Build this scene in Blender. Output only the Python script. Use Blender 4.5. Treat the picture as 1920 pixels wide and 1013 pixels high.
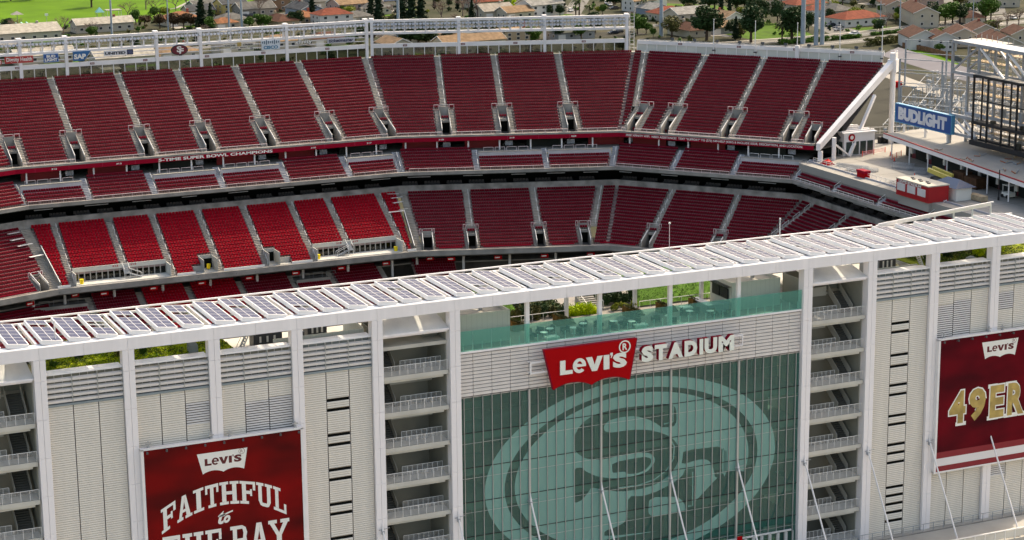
import bpy, bmesh, math, random
import numpy as np
from mathutils import Vector, Matrix

random.seed(7)
for o in list(bpy.data.objects):
    bpy.data.objects.remove(o)
SC = bpy.context.scene
COL = SC.collection
ZB = 42.0            # height of the tower's roof beam above the ground; all z below are relative to it
R = math.radians

# ---------------------------------------------------------------- camera
cam_data = bpy.data.cameras.new('camera')
cam = bpy.data.objects.new('camera', cam_data)
COL.objects.link(cam)
_yaw, _pitch, _roll = 0.42040, 0.23100, -0.00930
_f = Vector((math.sin(_yaw)*math.cos(_pitch), math.cos(_yaw)*math.cos(_pitch), -math.sin(_pitch)))
_r = Vector((math.cos(_yaw), -math.sin(_yaw), 0))
_u = _r.cross(_f)
_r2 = _r*math.cos(_roll) + _u*math.sin(_roll)
_u2 = -_r*math.sin(_roll) + _u*math.cos(_roll)
cam.matrix_world = Matrix(((_r2.x, _u2.x, -_f.x, -37.6115), (_r2.y, _u2.y, -_f.y, -200.1475),
                           (_r2.z, _u2.z, -_f.z, 54.1337+ZB), (0, 0, 0, 1)))
cam_data.sensor_width = 36.0
cam_data.lens = 3854.52/1920*36
cam_data.clip_start = 1.0
cam_data.clip_end = 6000
SC.camera = cam

# ---------------------------------------------------------------- sky, sun, exposure
SUN_AZ, SUN_EL = 66.0, 41.0         # azimuth from +Y towards +X
world = bpy.data.worlds.new('World')
SC.world = world
world.use_nodes = True
_nt = world.node_tree
_nt.nodes.clear()
_sky = _nt.nodes.new('ShaderNodeTexSky')
_sky.sky_type = 'NISHITA'
_sky.sun_disc = False
_sky.sun_elevation = R(SUN_EL)
_sky.sun_rotation = R(SUN_AZ)
_sky.dust_density = 4.0
_sky.air_density = 1.0
_sky.ozone_density = 0.5
_bg = _nt.nodes.new('ShaderNodeBackground')
_bg.inputs['Strength'].default_value = 0.15
_ow = _nt.nodes.new('ShaderNodeOutputWorld')
_nt.links.new(_sky.outputs[0], _bg.inputs[0])
_nt.links.new(_bg.outputs[0], _ow.inputs[0])
sun_data = bpy.data.lights.new('sun', 'SUN')
sun_data.energy = 2.0
sun_data.angle = R(0.6)
sun_data.color = (1.0, 0.94, 0.85)
sun = bpy.data.objects.new('sun', sun_data)
COL.objects.link(sun)
_sd = Vector((math.sin(R(SUN_AZ))*math.cos(R(SUN_EL)), math.cos(R(SUN_AZ))*math.cos(R(SUN_EL)), math.sin(R(SUN_EL))))
sun.rotation_euler = _sd.to_track_quat('Z', 'Y').to_euler()
sun.location = (150, 250, 200)
SC.view_settings.view_transform = 'Standard'
SC.view_settings.look = 'None'
SC.view_settings.gamma = 1.0
SC.view_settings.exposure = 1.3
SC.view_settings.use_white_balance = True
SC.view_settings.white_balance_temperature = 7600
SC.cycles.max_bounces = 6
SC.cycles.transparent_max_bounces = 12
SC.cycles.use_denoising = True

# ---------------------------------------------------------------- materials
MATS = {}
def mat(name, col, rough=0.6, var=0.12, scale=0.6, bump=0.0, bscale=8.0, metal=0.0, spec=0.4, col2=None, detail=4.0, stretch=None):
    """painted / cast / woven surface: base colour broken up by two noises (stains and grain)"""
    if name in MATS:
        return MATS[name]
    m = bpy.data.materials.new(name)
    m.use_nodes = True
    nt = m.node_tree
    b = nt.nodes['Principled BSDF']
    b.inputs['Roughness'].default_value = rough
    b.inputs['Metallic'].default_value = metal
    b.inputs['Specular IOR Level'].default_value = spec if rough < 0.78 else min(spec, 0.08)
    tc = nt.nodes.new('ShaderNodeTexCoord')
    src = tc.outputs['Object']
    if stretch:
        mp = nt.nodes.new('ShaderNodeMapping')
        mp.inputs['Scale'].default_value = stretch
        nt.links.new(src, mp.inputs[0])
        src = mp.outputs[0]
    n = nt.nodes.new('ShaderNodeTexNoise')
    n.inputs['Scale'].default_value = scale
    n.inputs['Detail'].default_value = detail
    nt.links.new(src, n.inputs['Vector'])
    rp = nt.nodes.new('ShaderNodeValToRGB')
    c = Vector(col[:3])
    d = Vector(col2) if col2 else c*(1-var*1.6)
    e = c*(1+var*0.7)
    rp.color_ramp.elements[0].position = 0.3
    rp.color_ramp.elements[1].position = 0.72
    rp.color_ramp.elements[0].color = (*[min(1, x) for x in d], 1)
    rp.color_ramp.elements[1].color = (*[min(1, x) for x in e], 1)
    nt.links.new(n.outputs[0], rp.inputs[0])
    nt.links.new(rp.outputs[0], b.inputs['Base Color'])
    if bump:
        n2 = nt.nodes.new('ShaderNodeTexNoise')
        n2.inputs['Scale'].default_value = bscale
        n2.inputs['Detail'].default_value = 3
        nt.links.new(src, n2.inputs['Vector'])
        bp = nt.nodes.new('ShaderNodeBump')
        bp.inputs['Strength'].default_value = bump
        bp.inputs['Distance'].default_value = 0.1
        nt.links.new(n2.outputs[0], bp.inputs['Height'])
        nt.links.new(bp.outputs[0], b.inputs['Normal'])
    MATS[name] = m
    return m

def glassmat(name, tint, refl=1.0, rough=0.02, ior=1.5, wob=0.0):
    """flat pane: tinted see-through plus mirror reflection by Fresnel"""
    m = bpy.data.materials.new(name)
    m.use_nodes = True
    nt = m.node_tree
    nt.nodes.clear()
    out = nt.nodes.new('ShaderNodeOutputMaterial')
    tr = nt.nodes.new('ShaderNodeBsdfTransparent')
    tr.inputs[0].default_value = (*tint, 1)
    gl = nt.nodes.new('ShaderNodeBsdfGlossy')
    gl.inputs['Roughness'].default_value = rough
    gl.inputs['Color'].default_value = (refl, refl, refl, 1)
    fr = nt.nodes.new('ShaderNodeFresnel')
    fr.inputs[0].default_value = ior
    if wob:
        tc = nt.nodes.new('ShaderNodeTexCoord')
        n = nt.nodes.new('ShaderNodeTexNoise')
        n.inputs['Scale'].default_value = 0.45
        bp = nt.nodes.new('ShaderNodeBump')
        bp.inputs['Strength'].default_value = wob
        nt.links.new(tc.outputs['Object'], n.inputs['Vector'])
        nt.links.new(n.outputs[0], bp.inputs['Height'])
        nt.links.new(bp.outputs[0], gl.inputs['Normal'])
    mx = nt.nodes.new('ShaderNodeMixShader')
    nt.links.new(fr.outputs[0], mx.inputs[0])
    nt.links.new(tr.outputs[0], mx.inputs[1])
    nt.links.new(gl.outputs[0], mx.inputs[2])
    nt.links.new(mx.outputs[0], out.inputs[0])
    MATS[name] = m
    return m

def filmmat(name, col, alpha):
    """translucent vinyl film stuck on glass"""
    m = bpy.data.materials.new(name)
    m.use_nodes = True
    nt = m.node_tree
    b = nt.nodes['Principled BSDF']
    b.inputs['Base Color'].default_value = (*col, 1)
    b.inputs['Roughness'].default_value = 0.25
    b.inputs['Alpha'].default_value = alpha
    MATS[name] = m
    return m

def stripemat(name, c1, c2, axis, period, duty=0.5, rough=0.5, spec=0.4):
    """fine regular ribs, too small to model one by one"""
    m = bpy.data.materials.new(name)
    m.use_nodes = True
    nt = m.node_tree
    b = nt.nodes['Principled BSDF']
    b.inputs['Roughness'].default_value = rough
    b.inputs['Specular IOR Level'].default_value = spec
    tc = nt.nodes.new('ShaderNodeTexCoord')
    sx = nt.nodes.new('ShaderNodeSeparateXYZ')
    nt.links.new(tc.outputs['Object'], sx.inputs[0])
    mm = nt.nodes.new('ShaderNodeMath')
    mm.operation = 'MULTIPLY'
    mm.inputs[1].default_value = 1/period
    nt.links.new(sx.outputs[axis], mm.inputs[0])
    fr = nt.nodes.new('ShaderNodeMath')
    fr.operation = 'FRACT'
    nt.links.new(mm.outputs[0], fr.inputs[0])
    gt = nt.nodes.new('ShaderNodeMath')
    gt.operation = 'GREATER_THAN'
    gt.inputs[1].default_value = duty
    nt.links.new(fr.outputs[0], gt.inputs[0])
    mx = nt.nodes.new('ShaderNodeMix')
    mx.data_type = 'RGBA'
    mx.inputs['A'].default_value = (*c1, 1)
    mx.inputs['B'].default_value = (*c2, 1)
    nt.links.new(gt.outputs[0], mx.inputs['Factor'])
    nt.links.new(mx.outputs['Result'], b.inputs['Base Color'])
    MATS[name] = m
    return m

WHITE = mat('white_painted_steel', (0.74, 0.71, 0.69), 0.5, 0.06, 0.35, spec=0.25)
CLAD = mat('white_cladding_panel', (0.81, 0.765, 0.75), 0.5, 0.055, 0.7, stretch=(1.3, 1.3, 0.16), detail=6.0)
CLADTOP = mat('white_roof_cap', (0.80, 0.78, 0.76), 0.4, 0.05, 0.5)
SEAM = mat('dark_joint', (0.20, 0.18, 0.18), 0.8, 0.1)
SLAT = mat('warm_grey_louvre', (0.70, 0.64, 0.545), 0.5, 0.07, 0.5, stretch=(1.2, 1, 0.12), detail=5.0)
SLATD = mat('open_louvre_blade', (0.66, 0.61, 0.56), 0.45, 0.06, 0.4)
GUTTER = mat('grey_blue_gutter', (0.22, 0.26, 0.27), 0.5, 0.1)
MULLION = mat('grey_mullion', (0.42, 0.42, 0.40), 0.35, 0.06, 0.5, metal=0.3)
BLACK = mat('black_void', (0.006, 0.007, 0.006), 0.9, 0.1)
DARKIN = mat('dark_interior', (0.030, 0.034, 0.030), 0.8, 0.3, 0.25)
STAIRWALL = mat('grey_stair_wall', (0.25, 0.25, 0.21), 0.75, 0.10, 0.25)
STAIRSLAB = mat('pale_stair_slab', (0.50, 0.48, 0.42), 0.6, 0.08, 0.4)
STAIRTREAD = mat('stair_tread_painted_shade', (0.11, 0.105, 0.09), 0.8, 0.1)  # dark because the shadow on the flight is painted into the treads
CONC = mat('stand_concrete', (0.27, 0.255, 0.23), 0.85, 0.18, 0.45, 0.15, 6)
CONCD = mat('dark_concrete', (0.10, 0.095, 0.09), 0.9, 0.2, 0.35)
TREAD = mat('seating_tread', (0.27, 0.205, 0.19), 0.9, 0.15, 0.4)
AISLE = mat('aisle_concrete', (0.33, 0.305, 0.265), 0.85, 0.14, 0.5, 0.1, 5)
PALE = mat('pale_paving', (0.31, 0.295, 0.265), 0.8, 0.1, 0.12)
SEAT = mat('dark_red_seat', (0.125, 0.0008, 0.008), 0.6, 0.2, 1.5, spec=0.06)
SEATTOP = mat('seat_edge_painted_sun', (0.26, 0.008, 0.028), 0.4, 0.1, 1.5, spec=0.25)  # brighter red puts the sun on the seat-back tops into the colour
SEATLEG = mat('seat_standard', (0.012, 0.006, 0.007), 0.7, 0.1)
SEATC = mat('bright_red_club_seat', (0.30, 0.0006, 0.009), 0.6, 0.15, 1.5, spec=0.06)
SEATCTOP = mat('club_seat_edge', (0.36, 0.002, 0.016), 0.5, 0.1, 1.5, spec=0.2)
SEATB = mat('black_suite_chair', (0.035, 0.03, 0.028), 0.6, 0.1)
RAILW = mat('white_handrail', (0.74, 0.72, 0.68), 0.4, 0.05)
RAILP = mat('pink_white_rail', (0.72, 0.58, 0.56), 0.45, 0.06)
FASCIA = mat('red_led_fascia', (0.27, 0.002, 0.018), 0.6, 0.06, 0.2, spec=0.08)
REDWALL = mat('red_concourse_wall', (0.22, 0.003, 0.005), 0.6, 0.15, 0.3)
SIGNRED = mat('sign_red', (0.37, 0.0015, 0.004), 0.6, 0.05, 0.2, spec=0.06)
SIGNREDSIDE = mat('sign_red_side', (0.26, 0.002, 0.02), 0.6, 0.05, 0.2, spec=0.08)
LETTER = mat('letter_cream', (0.72, 0.74, 0.66), 0.4, 0.03)
PRINTW = mat('print_white', (0.74, 0.72, 0.66), 0.5, 0.03)
PRINTK = mat('print_black', (0.02, 0.02, 0.022), 0.5, 0.05)
PRINTBLUE = mat('print_blue', (0.010, 0.075, 0.26), 0.4, 0.06)
PRINTNAVY = mat('print_navy', (0.012, 0.014, 0.055), 0.4, 0.05)
GOLD = mat('print_gold', (0.44, 0.31, 0.09), 0.45, 0.25, 0.9)
MAROON = mat('maroon_plate', (0.13, 0.008, 0.018), 0.5, 0.05)
LAMPGREY = mat('lamp_housing', (0.42, 0.43, 0.44), 0.35, 0.1, 3.0, metal=0.4)
LAMPDARK = mat('lamp_dark', (0.06, 0.062, 0.065), 0.5, 0.1)
STEELG = mat('galvanised_steel', (0.34, 0.36, 0.38), 0.45, 0.12, 0.8, metal=0.3)
STEELK = mat('black_steel', (0.012, 0.012, 0.013), 0.6, 0.1)
WOOD = mat('weathered_plank', (0.42, 0.33, 0.22), 0.85, 0.2, 1.5)
BROWN = mat('brown_crate', (0.085, 0.045, 0.025), 0.8, 0.2, 1.0)
YELLOW = mat('yellow_bin', (0.75, 0.55, 0.01), 0.5, 0.05)
ORANGE = mat('orange_cone', (0.8, 0.09, 0.05), 0.6, 0.05)
PINK = mat('pink_barrier', (0.85, 0.30, 0.32), 0.6, 0.05)
def coatedglass(name, body, alpha, tint):
    """tinted coated pane: part see-through (tinted), part its own green body, with mirror reflection"""
    m = bpy.data.materials.new(name)
    m.use_nodes = True
    nt = m.node_tree
    b = nt.nodes['Principled BSDF']
    b.inputs['Base Color'].default_value = (*body, 1)
    b.inputs['Roughness'].default_value = 0.03
    b.inputs['Specular IOR Level'].default_value = 0.75
    tr = nt.nodes.new('ShaderNodeBsdfTransparent')
    tr.inputs[0].default_value = (*tint, 1)
    mx = nt.nodes.new('ShaderNodeMixShader')
    mx.inputs[0].default_value = alpha
    nt.links.new(tr.outputs[0], mx.inputs[1])
    nt.links.new(b.outputs[0], mx.inputs[2])
    nt.links.new(mx.outputs[0], nt.nodes['Material Output'].inputs[0])
    tc = nt.nodes.new('ShaderNodeTexCoord')
    n = nt.nodes.new('ShaderNodeTexNoise')
    n.inputs['Scale'].default_value = 0.5
    bp = nt.nodes.new('ShaderNodeBump')
    bp.inputs['Strength'].default_value = 0.02
    nt.links.new(tc.outputs['Object'], n.inputs['Vector'])
    nt.links.new(n.outputs[0], bp.inputs['Height'])
    nt.links.new(bp.outputs[0], b.inputs['Normal'])
    MATS[name] = m
    return m
CURTAIN = coatedglass('curtain_wall_glass', (0.024, 0.130, 0.108), 0.52, (0.46, 0.84, 0.74))
BALGLASS = coatedglass('terrace_glass', (0.20, 0.46, 0.39), 0.24, (0.66, 0.92, 0.85))
CLEAR = glassmat('windscreen_glass', (0.50, 0.53, 0.50), 0.8, 0.05, 1.45)
FILM = filmmat('frosted_film', (0.22, 0.46, 0.40), 0.62)

# ---------------------------------------------------------------- object helpers
ORG = {}
def wpos(v):
    return Vector((v[0], v[1], v[2]+ZB))

def tag(o, label=None, cat=None, group=None, kind=None):
    if label: o['label'] = label
    if cat: o['category'] = cat
    if group: o['group'] = group
    if kind: o['kind'] = kind
    return o

def thing(name, loc, label=None, cat=None, group=None, rz=0.0, kind=None):
    """an Empty at the thing's base that parents its parts (loc relative to the beam level)"""
    o = bpy.data.objects.new(name, None)
    o.empty_display_size = 0.3
    o.location = wpos(loc)
    o.rotation_euler = (0, 0, rz)
    COL.objects.link(o)
    ORG[o.name] = Vector(loc)
    return tag(o, label, cat, group, kind)

class MB:
    def __init__(self):
        self.v = []
        self.f = []
    def face(self, pts):
        i = len(self.v)
        self.v += [tuple(q) for q in pts]
        self.f.append(tuple(range(i, i+len(pts))))
        return self
    def hexa(self, a):
        """8 corners: bottom ring 0-3 counter-clockwise, top ring 4-7"""
        i = len(self.v)
        self.v += [tuple(q) for q in a]
        self.f += [(i+3, i+2, i+1, i), (i+4, i+5, i+6, i+7), (i, i+1, i+5, i+4), (i+1, i+2, i+6, i+5),
                   (i+2, i+3, i+7, i+6), (i+3, i, i+4, i+7)]
        return self
    def box(self, x0, x1, y0, y1, z0, z1):
        return self.hexa([(x0, y0, z0), (x1, y0, z0), (x1, y1, z0), (x0, y1, z0),
                          (x0, y0, z1), (x1, y0, z1), (x1, y1, z1), (x0, y1, z1)])
    def bar(self, p, q, w, h=None, up=(0, 0, 1)):
        h = w if h is None else h
        p, q = Vector(p), Vector(q)
        d = (q-p).normalized()
        upv = Vector(up)
        if abs(d.dot(upv)) > 0.98:
            upv = Vector((0, 1, 0))
        s = d.cross(upv).normalized()*(w/2)
        t = s.cross(d).normalized()*(h/2)
        return self.hexa([p-s-t, p+s-t, q+s-t, q-s-t, p-s+t, p+s+t, q+s+t, q-s+t])
    def tube(self, p, q, r, n=8, r2=None, caps=True):
        r2 = r if r2 is None else r2
        p, q = Vector(p), Vector(q)
        d = (q-p).normalized()
        upv = Vector((0, 0, 1)) if abs(d.z) < 0.95 else Vector((1, 0, 0))
        s = d.cross(upv).normalized()
        t = s.cross(d)
        i = len(self.v)
        for k in range(n):
            a = 2*math.pi*k/n
            self.v.append(tuple(p+(s*math.cos(a)+t*math.sin(a))*r))
        for k in range(n):
            a = 2*math.pi*k/n
            self.v.append(tuple(q+(s*math.cos(a)+t*math.sin(a))*r2))
        for k in range(n):
            self.f.append((i+k, i+(k+1) % n, i+n+(k+1) % n, i+n+k))
        if caps:
            self.f.append(tuple(i+k for k in reversed(range(n))))
            self.f.append(tuple(i+n+k for k in range(n)))
        return self
    def prism(self, pts, vec):
        """polygon extruded along vec"""
        i = len(self.v)
        n = len(pts)
        vec = Vector(vec)
        self.v += [tuple(q) for q in pts]
        self.v += [tuple(Vector(q)+vec) for q in pts]
        self.f.append(tuple(i+k for k in range(n)))
        self.f.append(tuple(i+n+k for k in reversed(range(n))))
        for k in range(n):
            self.f.append((i+(k+1) % n, i+k, i+n+k, i+n+(k+1) % n))
        return self
    def add(self, verts, faces):
        i = len(self.v)
        self.v += [tuple(q) for q in verts]
        self.f += [tuple(i+k for k in q) for q in faces]
        return self
    def mesh(self, name, material, off=(0, 0, 0), smooth=False):
        me = bpy.data.meshes.new(name)
        o = off
        me.from_pydata([(a-o[0], b-o[1], c-o[2]) for a, b, c in self.v], [], self.f)
        me.validate()
        me.update()
        mats = material if isinstance(material, (list, tuple)) else [material]
        for m in mats:
            me.materials.append(m)
        if smooth:
            for pl in me.polygons:
                pl.use_smooth = True
        return me
    def build(self, name, material, parent=None, label=None, cat=None, group=None, kind=None, smooth=False):
        if parent is None:
            xs = np.array(self.v)
            lo, hi = xs.min(0), xs.max(0)
            off = ((lo[0]+hi[0])/2, (lo[1]+hi[1])/2, lo[2])
            o = bpy.data.objects.new(name, self.mesh(name, material, off, smooth))
            o.location = wpos(off)
            ORG[o.name] = Vector(off)
        else:
            off = ORG[parent.name]
            o = bpy.data.objects.new(name, self.mesh(name, material, off, smooth))
            o.parent = parent
            ORG[o.name] = off
        COL.objects.link(o)
        return tag(o, label, cat, group, kind)

def inst(name, me, parent, loc, rz=0.0, scale=None, label=None, cat=None, group=None, kind=None, rot=None):
    """an object that shares mesh data; loc is absolute (relative to beam level)"""
    o = bpy.data.objects.new(name, me)
    if parent is not None:
        o.parent = parent
        o.location = Vector(loc)-ORG[parent.name]
    else:
        o.location = wpos(loc)
    o.rotation_euler = rot if rot else (0, 0, rz)
    if scale:
        o.scale = scale if isinstance(scale, (tuple, list)) else (scale,)*3
    COL.objects.link(o)
    ORG[o.name] = Vector(loc)
    return tag(o, label, cat, group, kind)

def copy_tree(o, loc, rz=0.0, scale=None, label=None):
    """copy a thing with its parts and sub-parts (shares mesh data)"""
    c = o.copy()
    c.location = wpos(loc)
    c.rotation_euler = (0, 0, rz)
    if scale:
        c.scale = scale if isinstance(scale, (tuple, list)) else (scale,)*3
    COL.objects.link(c)
    if label: c['label'] = label
    def kids(src, dst, lv):
        if src.name not in _kids:
            _kids[src.name] = list(src.children)
        for ch in _kids[src.name]:
            k = ch.copy()
            k.parent = dst
            COL.objects.link(k)
            if lv < 1: kids(ch, k, lv+1)
    kids(o, c, 0)
    return c
_kids = {}

ORD = ['first', 'second', 'third', 'fourth', 'fifth', 'sixth', 'seventh', 'eighth', 'ninth', 'tenth', 'eleventh', 'twelfth',
       'thirteenth', 'fourteenth', 'fifteenth', 'sixteenth', 'seventeenth', 'eighteenth', 'nineteenth', 'twentieth']
def ordinal(k):
    if k < 20: return ORD[k]
    tens = ['', '', 'twenty', 'thirty', 'forty', 'fifty'][(k+1)//10]
    return (tens+'-'+ORD[(k+1) % 10-1]) if (k+1) % 10 else tens[:-1]+'ieth'

# ---------------------------------------------------------------- lettering
_txt_cache = {}
_TMP = bpy.data.scenes.new('lettering_workbench')
def tmp_mesh(cu):
    ob = bpy.data.objects.new('lettering', cu)
    _TMP.collection.objects.link(ob)
    vl = _TMP.view_layers[0]
    vl.update()
    ev = ob.evaluated_get(vl.depsgraph)
    me = ev.to_mesh()
    vs = [tuple(v.co[:2]) for v in me.vertices]
    fs = [tuple(q.vertices) for q in me.polygons]
    ev.to_mesh_clear()
    bpy.data.objects.remove(ob)
    bpy.data.curves.remove(cu)
    return vs, fs
def text_geo(s, bold=0.0, shear=0.0):
    """flat letter outlines filled as polygons, normalised to a 1 x 1 box"""
    key = (s, bold, shear)
    if key not in _txt_cache:
        cu = bpy.data.curves.new('lettering', 'FONT')
        cu.body = s
        cu.size = 1.0
        cu.offset = bold
        cu.shear = shear
        cu.resolution_u = 3
        cu.fill_mode = 'FRONT'
        vs, fs = tmp_mesh(cu)
        vs = np.array(vs)
        lo, hi = vs.min(0), vs.max(0)
        _txt_cache[key] = ((vs-lo)/(hi-lo), fs)
    return _txt_cache[key]

def curve_fill(loops):
    """2D outlines (nested loops become holes) filled as polygons"""
    cu = bpy.data.curves.new('outline', 'CURVE')
    cu.dimensions = '2D'
    cu.fill_mode = 'FRONT'
    for lp in loops:
        sp = cu.splines.new('POLY')
        sp.points.add(len(lp)-1)
        for i, (a, b) in enumerate(lp):
            sp.points[i].co = (a, b, 0, 1)
        sp.use_cyclic_u = True
    return tmp_mesh(cu)

def put2d(mb, vs, fs, o, ux, uy, depth=None):
    """map 2D (u,v) to o + u*ux + v*uy; with depth, give the sheet sides along -normal"""
    o, ux, uy = Vector(o), Vector(ux), Vector(uy)
    pts = [o+ux*float(a)+uy*float(b) for a, b in vs]
    mb.add(pts, fs)
    if depth is not None:
        n = Vector(depth)
        cnt = {}
        for q in fs:
            for k in range(len(q)):
                e = (q[k], q[(k+1) % len(q)])
                cnt[e] = cnt.get(e, 0)+1
        back = [p+n for p in pts]
        i0 = len(mb.v)
        mb.v += [tuple(q) for q in pts]+[tuple(q) for q in back]
        m = len(pts)
        for (a, b) in cnt:
            if (b, a) not in cnt:
                mb.f.append((i0+b, i0+a, i0+m+a, i0+m+b))
    return mb

def put_text(mb, s, o, ux, uy, bold=0.0, depth=None, shear=0.0):
    vs, fs = text_geo(s, bold, shear)
    return put2d(mb, vs, fs, o, ux, uy, depth)

# slab-serif capitals as strokes (quads) in a unit box
def _q(x0, y0, x1, y1): return [(x0, y0), (x1, y0), (x1, y1), (x0, y1)]
def _sl(*a): return list(a)
SLABL = {
 'F': [_q(.14, .12, .40, .88), _q(0, 0, .56, .12), _q(0, .88, 1, 1), _q(.84, .62, 1, .88), _q(.40, .44, .66, .58), _q(.66, .36, .78, .66)],
 'A': [[(.12, .12), (.30, .12), (.58, 1), (.36, 1)], [(.62, .12), (.88, .12), (.62, 1), (.582, 1), (.50, .72)], _q(0, 0, .40, .12), _q(.54, 0, 1, .12), _q(.30, .30, .66, .42)],
 'I': [_q(.30, .12, .70, .88), _q(.05, 0, .95, .12), _q(.05, .88, .95, 1)],
 'T': [_q(.37, .12, .63, .86), _q(.20, 0, .80, .12), _q(0, .86, 1, 1), _q(0, .62, .16, .86), _q(.84, .62, 1, .86)],
 'H': [_q(.12, .12, .34, .88), _q(.66, .12, .88, .88), _q(0, 0, .46, .12), _q(.54, 0, 1, .12), _q(0, .88, .46, 1), _q(.54, .88, 1, 1), _q(.34, .43, .66, .57)],
 'U': [_q(.12, .22, .34, .88), _q(.66, .22, .88, .88), _q(0, .88, .46, 1), _q(.54, .88, 1, 1), [(.12, .22), (.24, .03), (.36, .15), (.34, .22)], [(.24, .03), (.36, 0), (.64, 0), (.76, .03), (.64, .15), (.36, .15)], [(.76, .03), (.88, .22), (.66, .22), (.64, .15)]],
 'L': [_q(.14, .12, .40, .88), _q(0, .88, .58, 1), _q(0, 0, 1, .12), _q(.82, .12, 1, .40)],
 'E': [_q(.14, .12, .40, .88), _q(0, 0, 1, .12), _q(0, .88, 1, 1), _q(.84, .12, 1, .36), _q(.84, .64, 1, .88), _q(.40, .44, .66, .58), _q(.66, .36, .78, .66)],
 'B': [_q(.14, .12, .38, .88), _q(0, 0, .70, .12), _q(0, .88, .70, 1), _q(.38, .45, .72, .56), [(.70, 0), (.94, .10), (.72, .14), (.70, .12)], [(.94, .10), (1, .26), (.78, .26), (.72, .14)], [(1, .26), (.96, .42), (.72, .45), (.78, .26)], [(.96, .42), (.92, .60), (.72, .56), (.72, .45)], [(.92, .60), (.98, .74), (.76, .74), (.72, .56)], [(.98, .74), (.90, .92), (.72, .86), (.76, .74)], [(.90, .92), (.70, 1), (.70, .88), (.72, .86)]],
 'Y': [_q(.37, .12, .63, .46), _q(.20, 0, .80, .12), [(.37, .46), (.63, .46), (.5, .56), (.26, .88), (.04, .88)], [(.63, .46), (.96, .88), (.72, .88), (.502, .56)], _q(-.04, .88, .40, 1), _q(.58, .88, 1.04, 1)],
}
def put_slab(mb, ch, fmap, lift):
    """fmap(u,v)->3D point on the sheet; each stroke sits a hair further out so no two share a plane"""
    for k, st in enumerate(SLABL[ch]):
        mb.face([Vector(fmap(u, v))+Vector(lift)*(1+0.25*k) for u, v in st])
    return mb

def batwing(n=14):
    """trapezoid sign outline with a double-arched lower edge, in a 1 x 1 box"""
    pts = [(0, 1), (1, 1), (.92, 0)]
    for xa, xb in ((.92, .51), (.51, .10)):
        for k in range(1, n):
            t = k/n
            pts.append((xa+(xb-xa)*t, .13*math.sin(math.pi*t)**0.8))
        pts.append((xb, 0))
    return pts
# ================================================================ the tower with its facade (facade plane y = 0, bays of 9 m)
BAY = 9.0
tower = thing('stadium_tower', (58.5, 5, -40), 'white stadium tower with column grid, louvred bays, stair bays and green glass wall', 'building')
FULLCOL = [-1, 0, 1, 2, 3, 4, 5, 10, 11, 12, 13, 14]
HB = 1.27                      # beam height

def bev_box(w, d, h, b=0.012):
    """box centred in x, front at y=0, base z=0, front edges chamfered"""
    m = MB()
    x = w/2
    ring = [(-x, d), (-x, b), (-x+b, 0), (x-b, 0), (x, b), (x, d)]
    m.prism([(a, c, 0) for a, c in ring], (0, 0, h))
    return m

_cp = bev_box(0.60, 0.10, 4.03).mesh('cladding_panel', CLAD)
_cpt = bev_box(0.60, 0.10, 2.20).mesh('cladding_panel_short', CLAD)
for i in FULLCOL:
    x = i*BAY
    c = MB().box(x-0.60, x+0.60, 0.06, 1.15, -40, -HB-0.01).build('column', CLAD, tower)
    z = -HB-0.02
    first = True
    while z > -38:
        h = 2.20 if first else 4.03
        for sx in (-1, 1):
            inst('cladding_panel', _cpt if first else _cp, c, (x+sx*0.312, -0.04, z-h))
        z -= h+0.022
        first = False
beam = MB().box(-14, 128, 0.10, 0.95, -HB+0.02, -0.03).build('roof_beam', CLAD, tower)
_bpu = bev_box(4.485, 0.14, 0.72).mesh('beam_panel_upper', CLAD)
_bpl = bev_box(4.485, 0.14, 0.52).mesh('beam_panel_lower', CLAD)
for k in range(-3, 28):
    x = k*4.5+2.25
    inst('cladding_panel', _bpu, beam, (x, -0.04, -0.755))
    inst('cladding_panel', _bpl, beam, (x, -0.04, -HB))
MB().hexa([(-14, -0.055, -0.03), (128, -0.055, -0.03), (128, 1.0, -0.03), (-14, 1.0, -0.03),
           (-14, 0.02, 0.05), (128, 0.02, 0.05), (128, 1.0, 0.07), (-14, 1.0, 0.07)]).build('beam_cap', CLADTOP, tower)

SLATSHADE = mat('louvre_painted_shade', (0.40, 0.35, 0.28), 0.7, 0.08, 0.3)  # darker tone paints in the shade line under each lap
_lapc = {}
def lap_mesh(w, h, pitch=0.243, out=0.10):
    """horizontally lapped siding, h high hanging down from z=0, x from 0 to w, front towards -y"""
    key = (round(w, 3), round(h, 2), pitch)
    if key not in _lapc:
        m = MB()
        z = 0.0
        gap = []
        while z > -h+0.02:
            zb = max(-h, z-pitch)
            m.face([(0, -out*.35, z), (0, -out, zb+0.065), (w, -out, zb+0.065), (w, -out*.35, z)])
            gap.append(len(m.f))  # underside faces that take the painted shade
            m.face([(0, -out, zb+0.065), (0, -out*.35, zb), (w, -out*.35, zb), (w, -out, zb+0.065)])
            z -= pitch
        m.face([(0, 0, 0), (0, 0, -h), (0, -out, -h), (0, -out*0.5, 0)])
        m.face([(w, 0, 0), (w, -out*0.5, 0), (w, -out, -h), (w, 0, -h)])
        me = m.mesh('siding_panel', [SLAT, SLATSHADE])
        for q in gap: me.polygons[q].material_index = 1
        _lapc[key] = me
    return _lapc[key]

_bladec = {}
def blade_mesh(w, depth=0.22, rise=0.10, th=0.03):
    key = (round(w, 3), depth, rise)
    if key not in _bladec:
        m = MB()
        m.hexa([(0, 0, 0), (w, 0, 0), (w, depth, rise), (0, depth, rise),
                (0, -0.01, th), (w, -0.01, th), (w, depth, rise+th), (0, depth, rise+th)])
        m.box(0, w, -0.025, 0.0, -0.22, th)
        _bladec[key] = m.mesh('blade', SLATD)
    return _bladec[key]

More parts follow.
